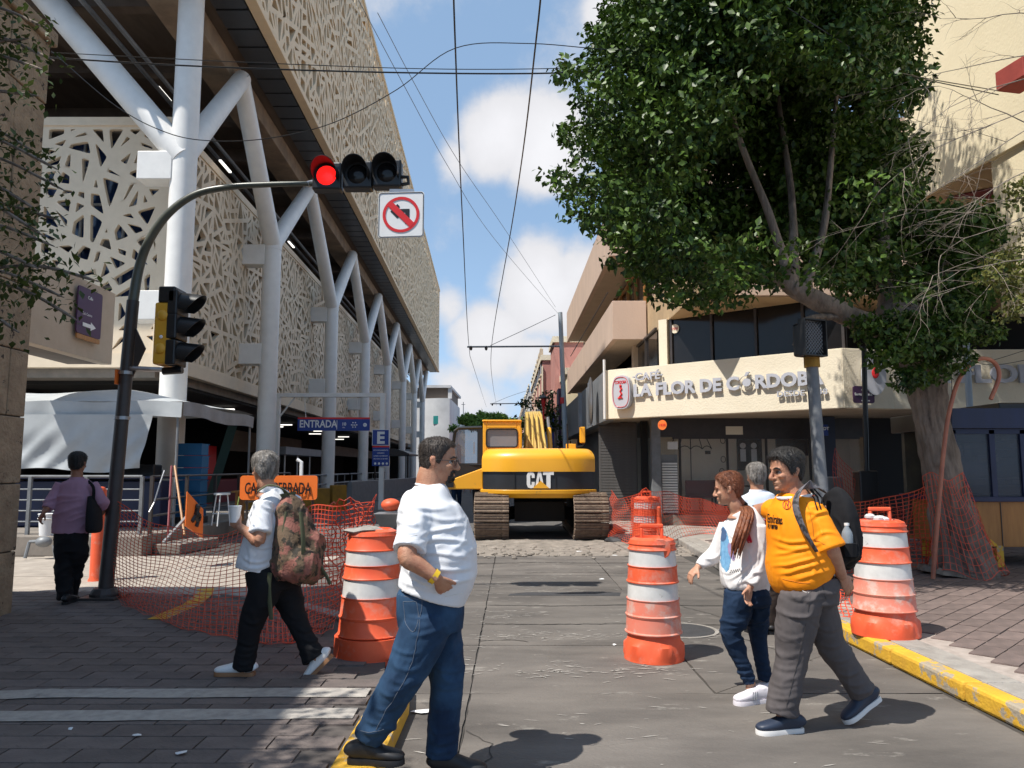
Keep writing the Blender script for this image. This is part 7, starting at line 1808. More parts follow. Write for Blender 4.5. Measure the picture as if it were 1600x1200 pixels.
def hair(t, par, c, F, L, U, s, off, mat, noise=.006, nfreq=45, name='hair', n=120, m=90, zmin=-.118, seed=0, strands=2600, slen=.028):
    rows = head_shape(off, n, m, zmin); mb = MB()
    add_head_grid(mb, [[(x*s,y*s,z*s) for x,y,z in r] for r in rows], c, F, L, U)
    V = np.array(mb.v); C = np.array(c); d = V-C; ln = np.linalg.norm(d,axis=1)[:,None]; dn = d/ln
    loc = np.stack([d@np.array(F), d@np.array(L), d@np.array(U)],1)
    loc2 = np.stack([np.arctan2(loc[:,1],loc[:,0])*.08, loc[:,2]*.28, ln[:,0]*.3],1)
    q = vnoise(loc2*nfreq*4, seed)-.5 + .7*(vnoise(loc*nfreq, seed+1)-.5)
    offs = np.array([[off(2*math.pi*k/n, z, 0,0) for k in range(n)] for z in np.linspace(.118,zmin,m)]).ravel()
    g = np.clip(offs/.008, 0, 1); V = V + dn*(q*noise*g)[:,None]; mb.v = [tuple(v) for v in V]
    ho = obj(name, mb, mat, par, smooth='all')
    if strands:
        r_ = np.random.default_rng(seed+77); Vn = np.array(mb.v); cand = np.where((g > .6))[0]
        if len(cand):
            k = r_.choice(cand, strands); p = Vn[k]; nrm_ = dn[k]; down = -np.array(U)[None,:] + np.array(F)[None,:]*(-.5 if name != 'beard' else 0) + r_.normal(size=(strands,3))*.35
            tg = down - nrm_*np.sum(down*nrm_,1)[:,None]; tg /= np.linalg.norm(tg,axis=1)[:,None]+1e-9; sdv = np.cross(tg,nrm_); ln_ = r_.uniform(.010,slen,strands)[:,None]; w_ = .0009
            q0 = p-nrm_*.001; q1 = p+tg*ln_*.5+nrm_*.0035; q2 = p+tg*ln_+nrm_*.0035*r_.uniform(-.2,1.6,strands)[:,None]
            VV = np.stack([q0-sdv*w_,q0+sdv*w_,q1+sdv*w_,q1-sdv*w_,q2],1).reshape(-1,3); o_ = np.arange(strands)*5
            sm = MB(); sm.v = [tuple(v) for v in VV]; sm.f = [t_ for o in o_.tolist() for t_ in ((o,o+1,o+2,o+3),(o+3,o+2,o+4))]
            stuff(obj('hair_strands', sm, mat, ho))
    return ho
def ss_(a, b, x): 
    t = min(1,max(0,(x-a)/(b-a))); return t*t*(3-2*t)
def cap_off(thick, front=.060, temple=.02, side=-.03, nape=-.085, top=None, side_thick=None):
    """outward offset of a hair cap; hairline height depends on the angle from the face"""
    def f(q, z, x, y):
        a = abs((q+math.pi)%(2*math.pi)-math.pi)   # 0 = face, pi = back
        hl = np.interp(a, [0,.55,.85,1.15,1.35,1.6,1.95,2.4,3.15], [front,front+.004,front-.012,temple,side,-.015,side-.02,nape,nape])
        g = ss_(-.004, .016, z-hl); th = thick
        if side_thick is not None: th = side_thick + (thick-side_thick)*ss_(.02,.085,z)
        return -.006 + (th+.006)*g
    return f

def hand(mb, w, D, N, T, curl=(.25,.35,.3), s=1., spread=.10, thumb=(.6,.75,.25), curls=None):
    """w wrist, D finger direction, N palm side, T thumb side"""
    D, N, T = Vector(D).normalized(), Vector(N), Vector(T)
    N = (N-D*N.dot(D)).normalized(); T = (T-D*T.dot(D)-N*T.dot(N)).normalized()
    mb.loft([(w-D*.02*s,.026*s,.020*s),(w+D*.015*s,.029*s,.017*s),(w+D*.05*s,.040*s,.0155*s),(w+D*.088*s,.041*s,.012*s)], N, 16, 3)
    for i,(o,l,r) in enumerate(((.030,.074,.0088),(.0105,.082,.0090),(-.0095,.076,.0086),(-.029,.060,.0078))):
        l *= s; r *= s; d = (D + T*(o*spread*14)).normalized(); p = w+D*.078*s+T*o*s*.97; pts = [(p-d*.015,r,r),(p,r,r)]
        cv = curls[i] if curls else curl
        ax = d.cross(N).normalized(); cur = d.copy(); nn = N.copy()
        for j,(fr,a) in enumerate(zip((.42,.32,.26),cv)):
            m_ = Matrix.Rotation(a,3,ax); cur = m_ @ cur
            if cur.dot(N) < 0 and j == 0 and a > 0: m_ = Matrix.Rotation(-2*a,3,ax); cur = m_ @ cur; ax = -ax
            p = p+cur*l*fr; pts.append((p,r*(.97-.07*j),r*(.95-.08*j)))
        mb.loft(pts, N, 10, 3)
    d = (D*thumb[0]+T*thumb[1]+N*thumb[2]).normalized(); p = w+D*.022*s+T*.024*s; d2 = (d+D*.5).normalized()
    mb.loft([(p-d*.01*s,.014*s,.013*s),(p+d*.026*s,.0125*s,.012*s),(p+d*.045*s+d2*.008*s,.0105*s,.0105*s),(p+d*.046*s+d2*.034*s,.0088*s,.0085*s)], N, 10, 3)

def shoe(t, ankle, D, mat, sole, L_=.285, up=(0,0,1), name='shoe', w=.047, heel=.02, stripe=None):
    """ankle: point 9 cm above the sole at the heel side; D toe direction"""
    D = Vector(D).normalized(); U_ = Vector(up); U_ = (U_-D*U_.dot(D)).normalized()
    b = Vector(ankle)-U_*.092-D*.065       # heel bottom
    mb = MB(); P_ = lambda a,h: b+D*a*L_+U_*h
    st = [(0.0,.03,.030,.030),(.04,.045,.036,.042),(.16,.052,.037,.050),(.30,.052,.036,.052),(.46,.046,.040,.044),(.62,.038,.046,.034),(.78,.033,.047,.028),(.92,.028,.038,.022),(.995,.024,.018,.012)]
    mb.loft([(P_(a,h+.012),ws*w/.047,hs_) for a,h,ws,hs_ in st], U_, 18, 3, 2.3)
    mb.loft([(P_(.17,.05),.037,.044),(P_(.18,.10),.034,.040)], D, 14, 3)
    o = remeshed(name, mb, .005, 5, mat, t)
    sl_ = MB(); n = 26; pts = []
    L2 = U_.cross(D)
    prof = [(0,.024),(.05,.034),(.2,.037),(.4,.034),(.6,.044),(.78,.049),(.9,.043),(.98,.026),(1.01,.0)]
    ring = [(a*L_,ws*w/.047) for a,ws in prof]+[(a*L_,-ws*w/.047) for a,ws in prof[-2::-1]]
    sl_.add([b+D*a+L2*y+U_*(.0) for a,y in ring]+[b+D*a+L2*y*1.03+U_*.014 for a,y in ring]+[b+D*a*.995+L2*y*.97+U_*(.028) for a,y in ring], 
        [tuple(reversed(range(len(ring))))]+[(k+r_*len(ring),(k+1)%len(ring)+r_*len(ring),(k+1)%len(ring)+(r_+1)*len(ring),k+(r_+1)*len(ring)) for r_ in (0,1) for k in range(len(ring))]+[tuple(range(2*len(ring),3*len(ring)))])
    obj('sole', sl_, sole, o, smooth=True); 
    if stripe:
        q = MB()
        for k in range(3): q.loft([(P_(.40+k*.06,.085)+L2*.0,.040,.004),(P_(.46+k*.06,.035),.051,.004)], D, 10, 3)
        obj('stripe', q, stripe, o)
    lc = MB()
    for k in range(4): lc.tube([P_(.36+k*.07,.085-.008*k)+L2*.016, P_(.36+k*.07,.091-.008*k), P_(.36+k*.07,.085-.008*k)-L2*.016], .0035, 5)
    obj('lace', lc, sole if mat is not M['shoe_b'] else mat, o)
    return o

def limb(mb, pts, rads, hint, n=18, sub=5):
    mb.loft([(p, r[0] if hasattr(r,'__len__') else r, r[1] if hasattr(r,'__len__') else r) for p,r in zip(pts,rads)], hint, n, sub)

def leg(mb, hip, knee, ankle, F, r=(.098,.078,.070,.062,.068), side=1.05):
    """trouser leg"""
    a = hip.lerp(knee,.5); b = knee.lerp(ankle,.45)
    limb(mb, [hip+Vector((0,0,.06)),hip,a,knee,b,ankle], [(r[0]*.9,r[0]*.95),(r[0]*side,r[0]*1.05),(r[1]*1.05,r[1]*1.12),(r[2],r[2]*1.05),(r[3],r[3]*1.05),(r[4],r[4]*1.1)], F, 20, 5)
def bodyleg(mb, hip, knee, ankle, F):
    limb(mb, [hip,hip.lerp(knee,.5),knee,knee.lerp(ankle,.35),ankle,ankle-Vector((0,0,.05))], [.072,.062,.05,.046,.034,.034], F, 14, 4)

def tshirt_sleeve(mb, sh, el, F, r0, r1, L_=.22, extra=0):
    d = (el-sh).normalized(); limb(mb, [sh-d*.03, sh+d*L_*.45, sh+d*L_], [(r0*1.0,r0),(r0*.98,r0*.98),(r1,r1*1.08)], F, 18, 5)
def arm(mb, sh, el, wr, F, r=(.054,.047,.042,.040,.028)):
    limb(mb, [sh, sh.lerp(el,.5), el, el.lerp(wr,.35), wr], [r[0], r[1], r[2], (r[3],r[3]*.95), (r[4]*1.12,r[4]*.82)], F, 16, 5)
def collar(c, F, U_, rs, rf, par, mat, thick=.008):
    L_ = U_.cross(F).normalized(); pts = [c+F*rf*math.cos(a)+L_*rs*math.sin(a)+U_*(-.014*math.cos(a)) for a in [2*math.pi*k/28 for k in range(29)]]
    return obj('collar', MB().tube(pts, thick, 8, False), mat, par, smooth=True)

# ---------------------------------------------------------------- 1 man in white t-shirt (profile, facing right)
def man_white():
    g = Fig('person', 'stout man in white t-shirt, jeans and glasses, standing with a hand in his pocket', 4.2, (1,.06,0), (W(672,1190,4.2).x,4.2,0))
    J, F, L, U, t = g.J, g.F, g.L, g.U, g.t; mp = g.mpp
    def st(y, xb, xf, ws, dy=0): return (J((xb+xf)/2,y,dy), ws, (xf-xb)/2*mp)
    hc = J(684,719,-.0); hF = Vector((1,-.10,-.03)).normalized(); hL = U.cross(hF).normalized(); hU = hF.cross(hL); s = 1.0
    neckb = J(671,762)
    wr = J(684,905,-.27); el = J(636,870,-.29); sh = J(650,806,-.19)
    wr2 = J(700,905,.27); el2 = J(660,865,.28); sh2 = J(655,795,.19)
    body = MB(); add_head(body, hc, hF, hL, hU, s)
    body.loft([(hc-U*.05-hF*.025,.068,.074),(hc-U*.10-hF*.035,.072,.080),(neckb,.074,.078),(neckb-U*.05,.11,.085)], F, 20, 4)
    body.loft([st(795,642,702,.12),st(830,640,712,.14),st(880,648,718,.14),st(915,652,705,.13)], F, 20, 4)
    arm(body, sh-F*.0, el, wr, F, (.044,.050,.048,.047,.034)); arm(body, sh2, el2, wr2, F)
    hand(body, wr, J(704,934,-.17)-wr, L, F, (.35,.35,.3), 1.0, thumb=(.8,.5,.0)); hand(body, wr2, F*.7-U, -L, F, (.5,.4,.3))
    hipc = J(672,948)
    hN, hF_ = J(672,962,-.10), J(676,962,.09)
    kn, an = J(632,1055,-.12), J(574,1150,-.10); kf, af = J(698,1064,.06), J(692,1176,.05)
    bodyleg(body, hN, kn, an, F); bodyleg(body, hF_, kf, af, F)
    b = remeshed('body', body, .0046, 3, SK['tan'], t, post=head_post(hc,hF,hL,hU,s))
    face_bits(t, b, hc, hF, hL, hU, s, HR['dark'])
    hair(t, b, hc, hF, hL, hU, s, cap_off(.010, .062, .018, -.028, -.095, side_thick=.005), HR['dark'], .003, 60, slen=.012)
    def beard(q, z, x, y):
        a = abs((q+math.pi)%(2*math.pi)-math.pi)
        if a > 1.0: return -.006
        chin = ss_(-.078,-.090,z)*ss_(.85,.6,a); must = ss_(-.050,-.056,z)*ss_(-.070,-.064,z)*ss_(.36,.26,a); side_ = ss_(-.055,-.062,z)*ss_(.24,.30,a)*ss_(.62,.46,a)
        return -.006+.019*max(chin,must*.9,side_*.75)
    hair(t, b, hc, hF, hL, hU, s, beard, HR['dark'], .003, 70, 'beard', seed=5, strands=500, slen=.012)
    # glasses
    p = lambda x,y,z: hc+hF*x+hL*y+hU*z
    gb = MB()
    for y in (-.033,.033):
        gb.tube([p(.108-abs(math.sin(a)*0)-.004*abs(math.cos(a)), y+.024*math.cos(a), -.010+.017*math.sin(a)) for a in [2*math.pi*k/20 for k in range(21)]], .0022, 6)
    gb.tube([p(.108,-.009,-.004),p(.112,0,-.002),p(.108,.009,-.004)], .002, 6)
    for y in (-1,1): gb.tube([p(.104,y*.057,-.002),p(.085,y*.078,.0),p(.02,y*.0835,.002),p(-.012,y*.084,.0),p(-.022,y*.082,-.014)], .0022, 6)
    obj('glasses', gb, M['poledark'], t); 
    # shirt
    sm_ = MB(); sm_.loft([(J(670,758),.080,.078),st(768,640,702,.13),st(788,625,714,.19),st(815,620,727,.205),st(840,625,737,.21),st(868,630,744,.215),st(892,629,743,.215),st(914,624,734,.205),st(930,621,727,.203)], F, 28, 5, 2.25)
    tshirt_sleeve(sm_, sh+Vector((0,.03,.0)), el, F, .078, .076, .20); tshirt_sleeve(sm_, sh2, el2, F, .075, .074, .20)
    fo = folds(.005, 8.5, 21, (1,.3,.55), .16); fo2 = creases([([(628,782),(660,795),(700,793)],.006),([(655,800),(690,812),(724,808)],.005),([(652,838),(690,826),(728,822)],.008),([(655,850),(695,842),(738,850)],.007),([(650,862),(690,866),(742,872)],.006),([(655,880),(700,892),(742,884)],.008),([(640,896),(680,912),(736,902)],.008),([(630,888),(650,902),(680,920)],.007),([(626,908),(655,916),(700,924)],.006),([(618,812),(638,820),(655,818)],.008),([(617,828),(636,832),(655,830)],.005),([(622,795),(640,806),(650,822)],.007),([(628,850),(640,868),(636,890)],.006),([(700,770),(715,790),(722,815)],.004),([(665,790),(672,810),(668,835)],.005)])
    sh_o = remeshed('t_shirt', sm_, .0075, 6, M['white_cotton'], t, disp=lambda P: fo(P)+fo2(P))
    collar(J(673,760), F, (U+F*.35).normalized(), .078, .084, sh_o, M['white_cotton'], .007)
    # trousers
    tm_ = MB(); tm_.loft([(J(672,922),.175,.172),(J(672,938),.182,.178),(J(673,960),.185,.18),(J(674,985),.17,.165)], F, 26, 4, 2.2)
    leg(tm_, J(667,975,-.09), kn, J(574,1156,-.10), F, (.122,.108,.094,.086,.074)); leg(tm_, J(684,975,.08), kf, J(690,1182,.05), F, (.115,.100,.088,.082,.078))
    fo3 = folds(.005, 9, 31, (.8,1,.45), .22); fc = creases([([(700,958),(665,968),(632,962)],.007),([(700,975),(665,992),(640,990)],.009),([(700,995),(672,1020),(655,1045)],.007),([(612,1010),(635,1022),(660,1018)],.008),([(612,1035),(635,1048),(662,1042)],.009,.013),([(605,1056),(628,1068),(655,1062)],.009,.012),([(595,1080),(615,1088),(640,1080)],.008),([(582,1102),(602,1110),(625,1102)],.008),([(568,1122),(590,1132),(612,1124)],.009),([(560,1138),(580,1146),(602,1140)],.008),([(680,1040),(700,1050),(728,1044)],.008),([(678,1072),(700,1078),(726,1070)],.009),([(676,1105),(695,1110),(720,1104)],.006),([(670,1140),(690,1146),(718,1140)],.009),([(668,1156),(690,1162),(716,1156)],.009),([(668,1170),(688,1176),(712,1170)],.008),([(690,965),(705,1000),(712,1030)],.006)]); hm_ = hems(.0055, .24, .12, 37, .07)
    def dj(P):
        z = P[:,2]; wgt = .45+.9*np.exp(-((z-.18)/.13)**2)+.5*np.exp(-((z-.5)/.1)**2); return fo3(P)*1.6*wgt + .25*hm_(P) + .6*fc(P)
    j = remeshed('jeans', tm_, .008, 5, M['denim'], t, disp=dj)
    ps_ = MB(); sm2 = flat('seam_thread',(.10,.09,.07),.8)
    dth = flat('denim_stitch',(.10,.12,.16),.8); ym = 4.2+.02
    for pp in ([(660,938),(654,985),(646,1030),(630,1068),(605,1108),(588,1140)],[(630,940),(634,975),(645,990),(654,972),(652,940),(630,940)],[(622,930),(660,938),(700,938),(722,934)],[(552,1136),(575,1146),(600,1140)],[(690,938),(700,950),(716,944)]): seam(j, pp, dth, .0016, 'stitching', ym)
    seam(sh_o, [(618,832),(634,840),(652,836)], M['reflect'], .0018, 'sleeve_hem', ym); seam(sh_o, [(626,924),(660,930),(700,932),(724,926)], M['reflect'], .0018, 'hem_stitch', ym); seam(sh_o, [(648,772),(640,790),(646,815)], M['reflect'], .0015, 'shoulder_seam', ym)
    pb = MB().tube(cat([J(688,931,-.175),J(697,941,-.178),J(712,939,-.15)],4), .004, 5).tube(cat([J(630,938,-.165),J(632,965,-.172),J(645,985,-.185),J(652,950,-.182)],5), .0035, 5); pass
    wb_ = MB(); ax = (wr-el).normalized(); q = wr-ax*.022; a1 = ax.orthogonal().normalized(); a2 = ax.cross(a1)
    wb_.tube([q-ax*.013, q+ax*.013], [.040,.037], 20, False); obj('wristband', wb_, pmat('yellow_band',(.8,.5,.02),(.15,.1,.02),.5,60,contrast=(.3,.36)), t)
    shoe(t, g.sole(564,-.10,.107), (1,-.10,0), M['shoe_b'], M['shoe_b'], .29, w=.052)
    shoe(t, g.sole(692,.04,.0), (1,-.12,0), M['shoe_b'], M['shoe_b'], .30, w=.052)
man_white()

# ---------------------------------------------------------------- 2 man with camouflage backpack (walking left, seen from behind-left)
def man_pack():
    g = Fig('person', 'grey-haired man in a white shirt walking left with a camouflage backpack and cup', 5.92, (-.86,.50,0), (W(425,1050,5.95).x,5.95,zl))
    J, F, L, U, t = g.J, g.F, g.L, g.U, g.t
    hF = Vector((-.72,.69,-.05)).normalized(); hL = U.cross(hF).normalized(); hU = hF.cross(hL); hc = J(414,733,.05); s = 1.03
    nb = J(420,765,.05)
    shn, shf = J(410,788,-.17), J(455,780,.16)
    eln, wrn = J(404,845,-.25), J(375,823,-.15); elf, wrf = J(430,850,.25), J(400,850,.3)
    body = MB(); add_head(body, hc, hF, hL, hU, s)
    body.loft([(hc-U*.06-hF*.02,.060,.062),(hc-U*.12-hF*.02,.062,.064),(nb,.07,.07),(nb-U*.06,.1,.09)], F, 20, 4)
    body.loft([(J(428,795),.12,.06),(J(424,830),.14,.09),(J(416,880),.13,.10)], F, 20, 4)
    arm(body, shn, eln, wrn, F, (.040,.046,.047,.044,.031)); arm(body, shf, elf, wrf, F)
    hand(body, wrn, J(363,813,-.12)-wrn, Vector((-.2,.9,.2)), U, (.6,.8,.7), 1., thumb=(.7,.6,.4)); hand(body, wrf, -U+F*.3, -L, F)
    hN, hFr = J(425,915,-.08), J(436,915,.09)
    # leading leg (left, lower left of the photo) and trailing leg
    kA, aA = J(392,975,-.06), J(381,1040,-.03); kB, aB = J(462,965,.08), J(494,1027,.03)
    bodyleg(body, hN, kA, aA, F); bodyleg(body, hFr, kB, aB, F)
    b = remeshed('body', body, .0055, 3, SK['tan'], t, post=head_post(hc,hF,hL,hU,s)); face_bits(t, b, hc, hF, hL, hU, s, HR['grey'])
    hair(t, b, hc, hF, hL, hU, s, cap_off(.022, .055, .02, -.03, -.092, side_thick=.012), HR['grey'], .010, 34)
    sm_ = MB(); sm_.loft([(J(424,770,.03),.09,.075),(J(430,785,.02),.175,.095),(J(426,812),.205,.125),(J(420,845),.205,.145),(J(413,872),.205,.155),(J(409,890),.20,.155)], F, 28, 5, 2.3)
    tshirt_sleeve(sm_, shn+Vector((0,.02,-.02)), eln, F, .074, .080, .20); tshirt_sleeve(sm_, shf, elf, F, .074, .076, .2)
    fo = folds(.005, 8.5, 41, (.5,.2,.9), .18); fc = creases([([(384,800),(394,820),(388,842)],.008),([(378,866),(396,878),(420,872)],.009),([(378,882),(400,888),(425,880)],.008),([(402,782),(420,796),(440,796)],.007),([(392,846),(408,856),(430,850)],.008),([(392,828),(405,832),(420,826)],.007),([(398,800),(410,812),(420,830)],.006),([(385,850),(392,870),(388,888)],.006)]); so2 = remeshed('shirt', sm_, .0085, 5, M['white_cotton'], t, disp=lambda P: fo(P)+fc(P))
    obj('collar', MB().loft([(nb-U*.015,.082,.078),(nb+U*.03-hF*.005,.074,.072)], F, 24, 2), M['white_cotton'], so2, smooth=True)
    tm_ = MB(); tm_.loft([(J(418,884),.18,.135),(J(422,900),.185,.145),(J(428,925),.175,.14)], F, 24, 4, 2.2)
    leg(tm_, J(415,918,-.08), kA, J(380,1044,-.03), F, (.110,.098,.085,.075,.080)); leg(tm_, J(446,918,.08), kB, J(492,1030,.03), F, (.11,.095,.082,.074,.085))
    f2 = folds(.006, 8, 45, (.6,1,.2), .4); fc = creases([([(380,965),(395,974),(412,966)],.009,.012),([(372,1000),(388,1008),(404,1000)],.008),([(366,1020),(384,1027),(400,1020)],.008),([(366,1034),(382,1040),(398,1034)],.008),([(448,955),(464,966),(482,956)],.009,.012),([(462,978),(478,986),(494,974)],.010),([(472,996),(488,1002),(504,990)],.010),([(478,1010),(494,1016),(510,1006)],.009)]); h2 = hems(.006,.25,.12,47,.07)
    remeshed('trousers', tm_, .010, 4, M['black_cloth'], t, disp=lambda P: f2(P)+fc(P)+.4*h2(P))
    shoe(t, g.sole(384,-.03,zl), (-1,.02,0), M['signwhite'], M['gum'], .30)
    shoe(t, J(498,1022,.03), (-.62,.05,-.62), M['signwhite'], M['gum'], .29, up=(-.5,0,.7))
    # backpack
    bp = thing('backpack', 'camouflage backpack with olive straps on the back of the grey-haired walking man', 'backpack', tuple(J(465,850,.05)))
    c = J(463,850,-.03); B_ = (-F); 
    pk = MB(); pk.loft([(J(452,775,-.02),.05,.05),(J(455,790,-.03),.11,.08),(J(459,815,-.04),.15,.105),(J(463,845,-.05),.185,.13),(J(467,875,-.05),.20,.14),(J(468,897,-.05),.19,.12),(J(466,908,-.05),.13,.08)], F, 26, 5, 2.3)
    pk.ball(J(468,880,-.16),(.12,.10,.13),16,10); pk.ball(J(438,885,-.10),(.07,.06,.09),12,8)
    f3 = folds(.022, 8, 55, (0,0,1), .35); po_ = remeshed('pack', pk, .008, 2, M['camo'], bp, disp=f3)
    obj('drawn_top', MB().loft([(J(450,770,-.03),.075,.045),(J(452,782,-.03),.05,.04),(J(456,796,-.03),.09,.07)], F, 18, 4), M['olive'], po_, smooth=True)
    stp = MB(); stp.loft([(J(470,800,-.18),.008,.02),(J(474,850,-.22),.008,.022),(J(472,905,-.2),.008,.02)], L, 10, 4)
    stp.loft([(J(448,800,-.16),.008,.016),(J(440,850,-.2),.008,.016),(J(432,890,-.17),.008,.016)], L, 10, 4); obj('webbing', stp, M['olive'], po_, smooth=True)
    s_ = MB(); s_.loft([(J(450,775,-.06),.026,.006),(J(440,763,-.10),.026,.006),(J(420,758,-.13),.026,.007),(J(402,768,-.16),.024,.007)], U, 12, 5); obj('shoulder_strap', s_, M['olive'], bp, smooth=True)
    s_ = MB(); s_.loft([(J(414,832,-.13),.006,.012),(J(425,858,-.13),.006,.012),(J(436,885,-.10),.006,.012)], F, 10, 4); obj('lower_strap', s_, M['black_cloth'], bp)
    s_ = MB(); s_.loft([(J(422,895,-.17),.010,.02),(J(420,920,-.17),.010,.022),(J(424,968,-.16),.008,.02)], F, 10, 4); s_.loft([(J(500,885,-.05),.01,.016),(J(510,900,-.05),.01,.016),(J(516,913,-.05),.01,.016)], F, 8, 3); obj('hanging_strap', s_, M['olive'], bp)
    cup = thing('cup', 'white foam cup with a straw held by the grey-haired walking man', 'cup', tuple(J(367,812,-.08)))
    q = J(367,812,-.13); obj('body', MB().lathe([(.030,-.02),(.034,.0),(.044,.095),(.048,.10),(.044,.104),(.03,.104)], q, 24), M['glow'], cup, smooth=True)
    obj('straw', MB().tube([q+Vector((.01,0,.08)), q+Vector((.025,0,.17))], .004, 6), pmat('green_straw',(.35,.45,.1),None,.4,5), cup)
man_pack()

# ---------------------------------------------------------------- 3 man in mauve shirt walking away
def man_pink():
    g = Fig('person', 'man in a mauve shirt and black trousers seen from behind, walking away at the left', 8.95, (-.08,1,0), (W(107,945,8.95).x,8.95,zl))
    J, F, L, U, t = g.J, g.F, g.L, g.U, g.t
    hc = J(121,724); hF = Vector((-.05,1,-.05)).normalized(); hL = U.cross(hF).normalized(); hU = hF.cross(hL); s = 1.04
    nb = J(120,748)
    shl, shr = J(97,757), J(143,757); ell, wrl = J(80,783,-.08), J(69,800,-.18); elr, wrr = J(158,782,.02), J(160,792,.25)
    body = MB(); add_head(body, hc, hF, hL, hU, s); body.loft([(hc-U*.06,.06,.062),(nb,.068,.066),(nb-U*.06,.09,.08)], F, 18, 4); body.loft([(J(120,765),.15,.09),(J(118,830),.14,.1)], F, 18, 3)
    arm(body, shl, ell, wrl, F); arm(body, shr, elr, wrr, F); hand(body, wrl, J(64,808,-.2)-wrl, L*-1, F, (.5,.5,.4)); hand(body, wrr, Vector((0,.5,-.8)), L, F, (.5,.5,.4))
    kl, al = J(100,885,0), J(103,930,-.02); kr, ar_ = J(118,885,.10), J(112,925,.22)
    b = remeshed('body', body, .007, 3, SK['brown'], t); 
    hair(t, b, hc, hF, hL, hU, s, cap_off(.016, .06, .02, -.03, -.075, side_thick=.008), HR['black'], .006, 40)
    sm_ = MB(); sm_.loft([(J(120,748),.08,.07),(J(120,755),.17,.10),(J(119,775),.205,.125),(J(116,800),.205,.13),(J(112,822),.20,.13),(J(111,833),.20,.135)], F, 24, 4, 2.3)
    limb(sm_, [shl,ell,J(73,795,-.14)], [.075,.065,.058], F); limb(sm_, [shr,elr,J(160,791,.2)], [.072,.062,.055], F)
    f1 = folds(.015, 6, 61, (1,0,.4), .3); so3 = remeshed('shirt', sm_, .011, 4, M['mauve'], t, disp=f1)
    obj('collar', MB().loft([(nb-U*.02,.084,.078),(nb+U*.02,.074,.07)], F, 20, 2), M['mauve'], so3, smooth=True)
    tm_ = MB(); tm_.loft([(J(111,829),.185,.13),(J(111,845),.185,.135),(J(110,862),.17,.13)], F, 22, 3, 2.2)
    leg(tm_, J(102,858), kl, J(103,934), F, (.12,.10,.085,.075,.075)); leg(tm_, J(121,858,.03), kr, J(112,929,.22), F, (.12,.10,.08,.07,.07))
    f2 = folds(.014, 8, 65, (1,.2,.1), .4); remeshed('trousers', tm_, .013, 4, M['black_cloth'], t, disp=f2)
    shoe(t, g.sole(104,-.05,zl), (-.1,1,0), M['shoe_b'], M['shoe_b']); shoe(t, J(113,928,.25), (0,1,-.3), M['shoe_b'], M['rubber_w'], up=(0,.3,1))
    bg = thing('shoulder_bag', 'black shoulder bag on the right side of the man in the mauve shirt', 'bag', tuple(J(148,815)))
    k_ = MB(); k_.loft([(J(144,775,-.05),.03,.08),(J(147,800,-.05),.055,.14),(J(147,825,-.05),.06,.15),(J(146,831,-.05),.05,.12)], F, 18, 4, 2.6); obj('bag_body', k_, M['black_cloth'], bg, smooth=True)
    k_ = MB(); k_.loft([(J(138,752,-.02),.018,.006),(J(146,762,-.10),.018,.006),(J(146,780,-.1),.018,.006)], F, 8, 4); obj('strap', k_, M['black_cloth'], bg)
man_pink()

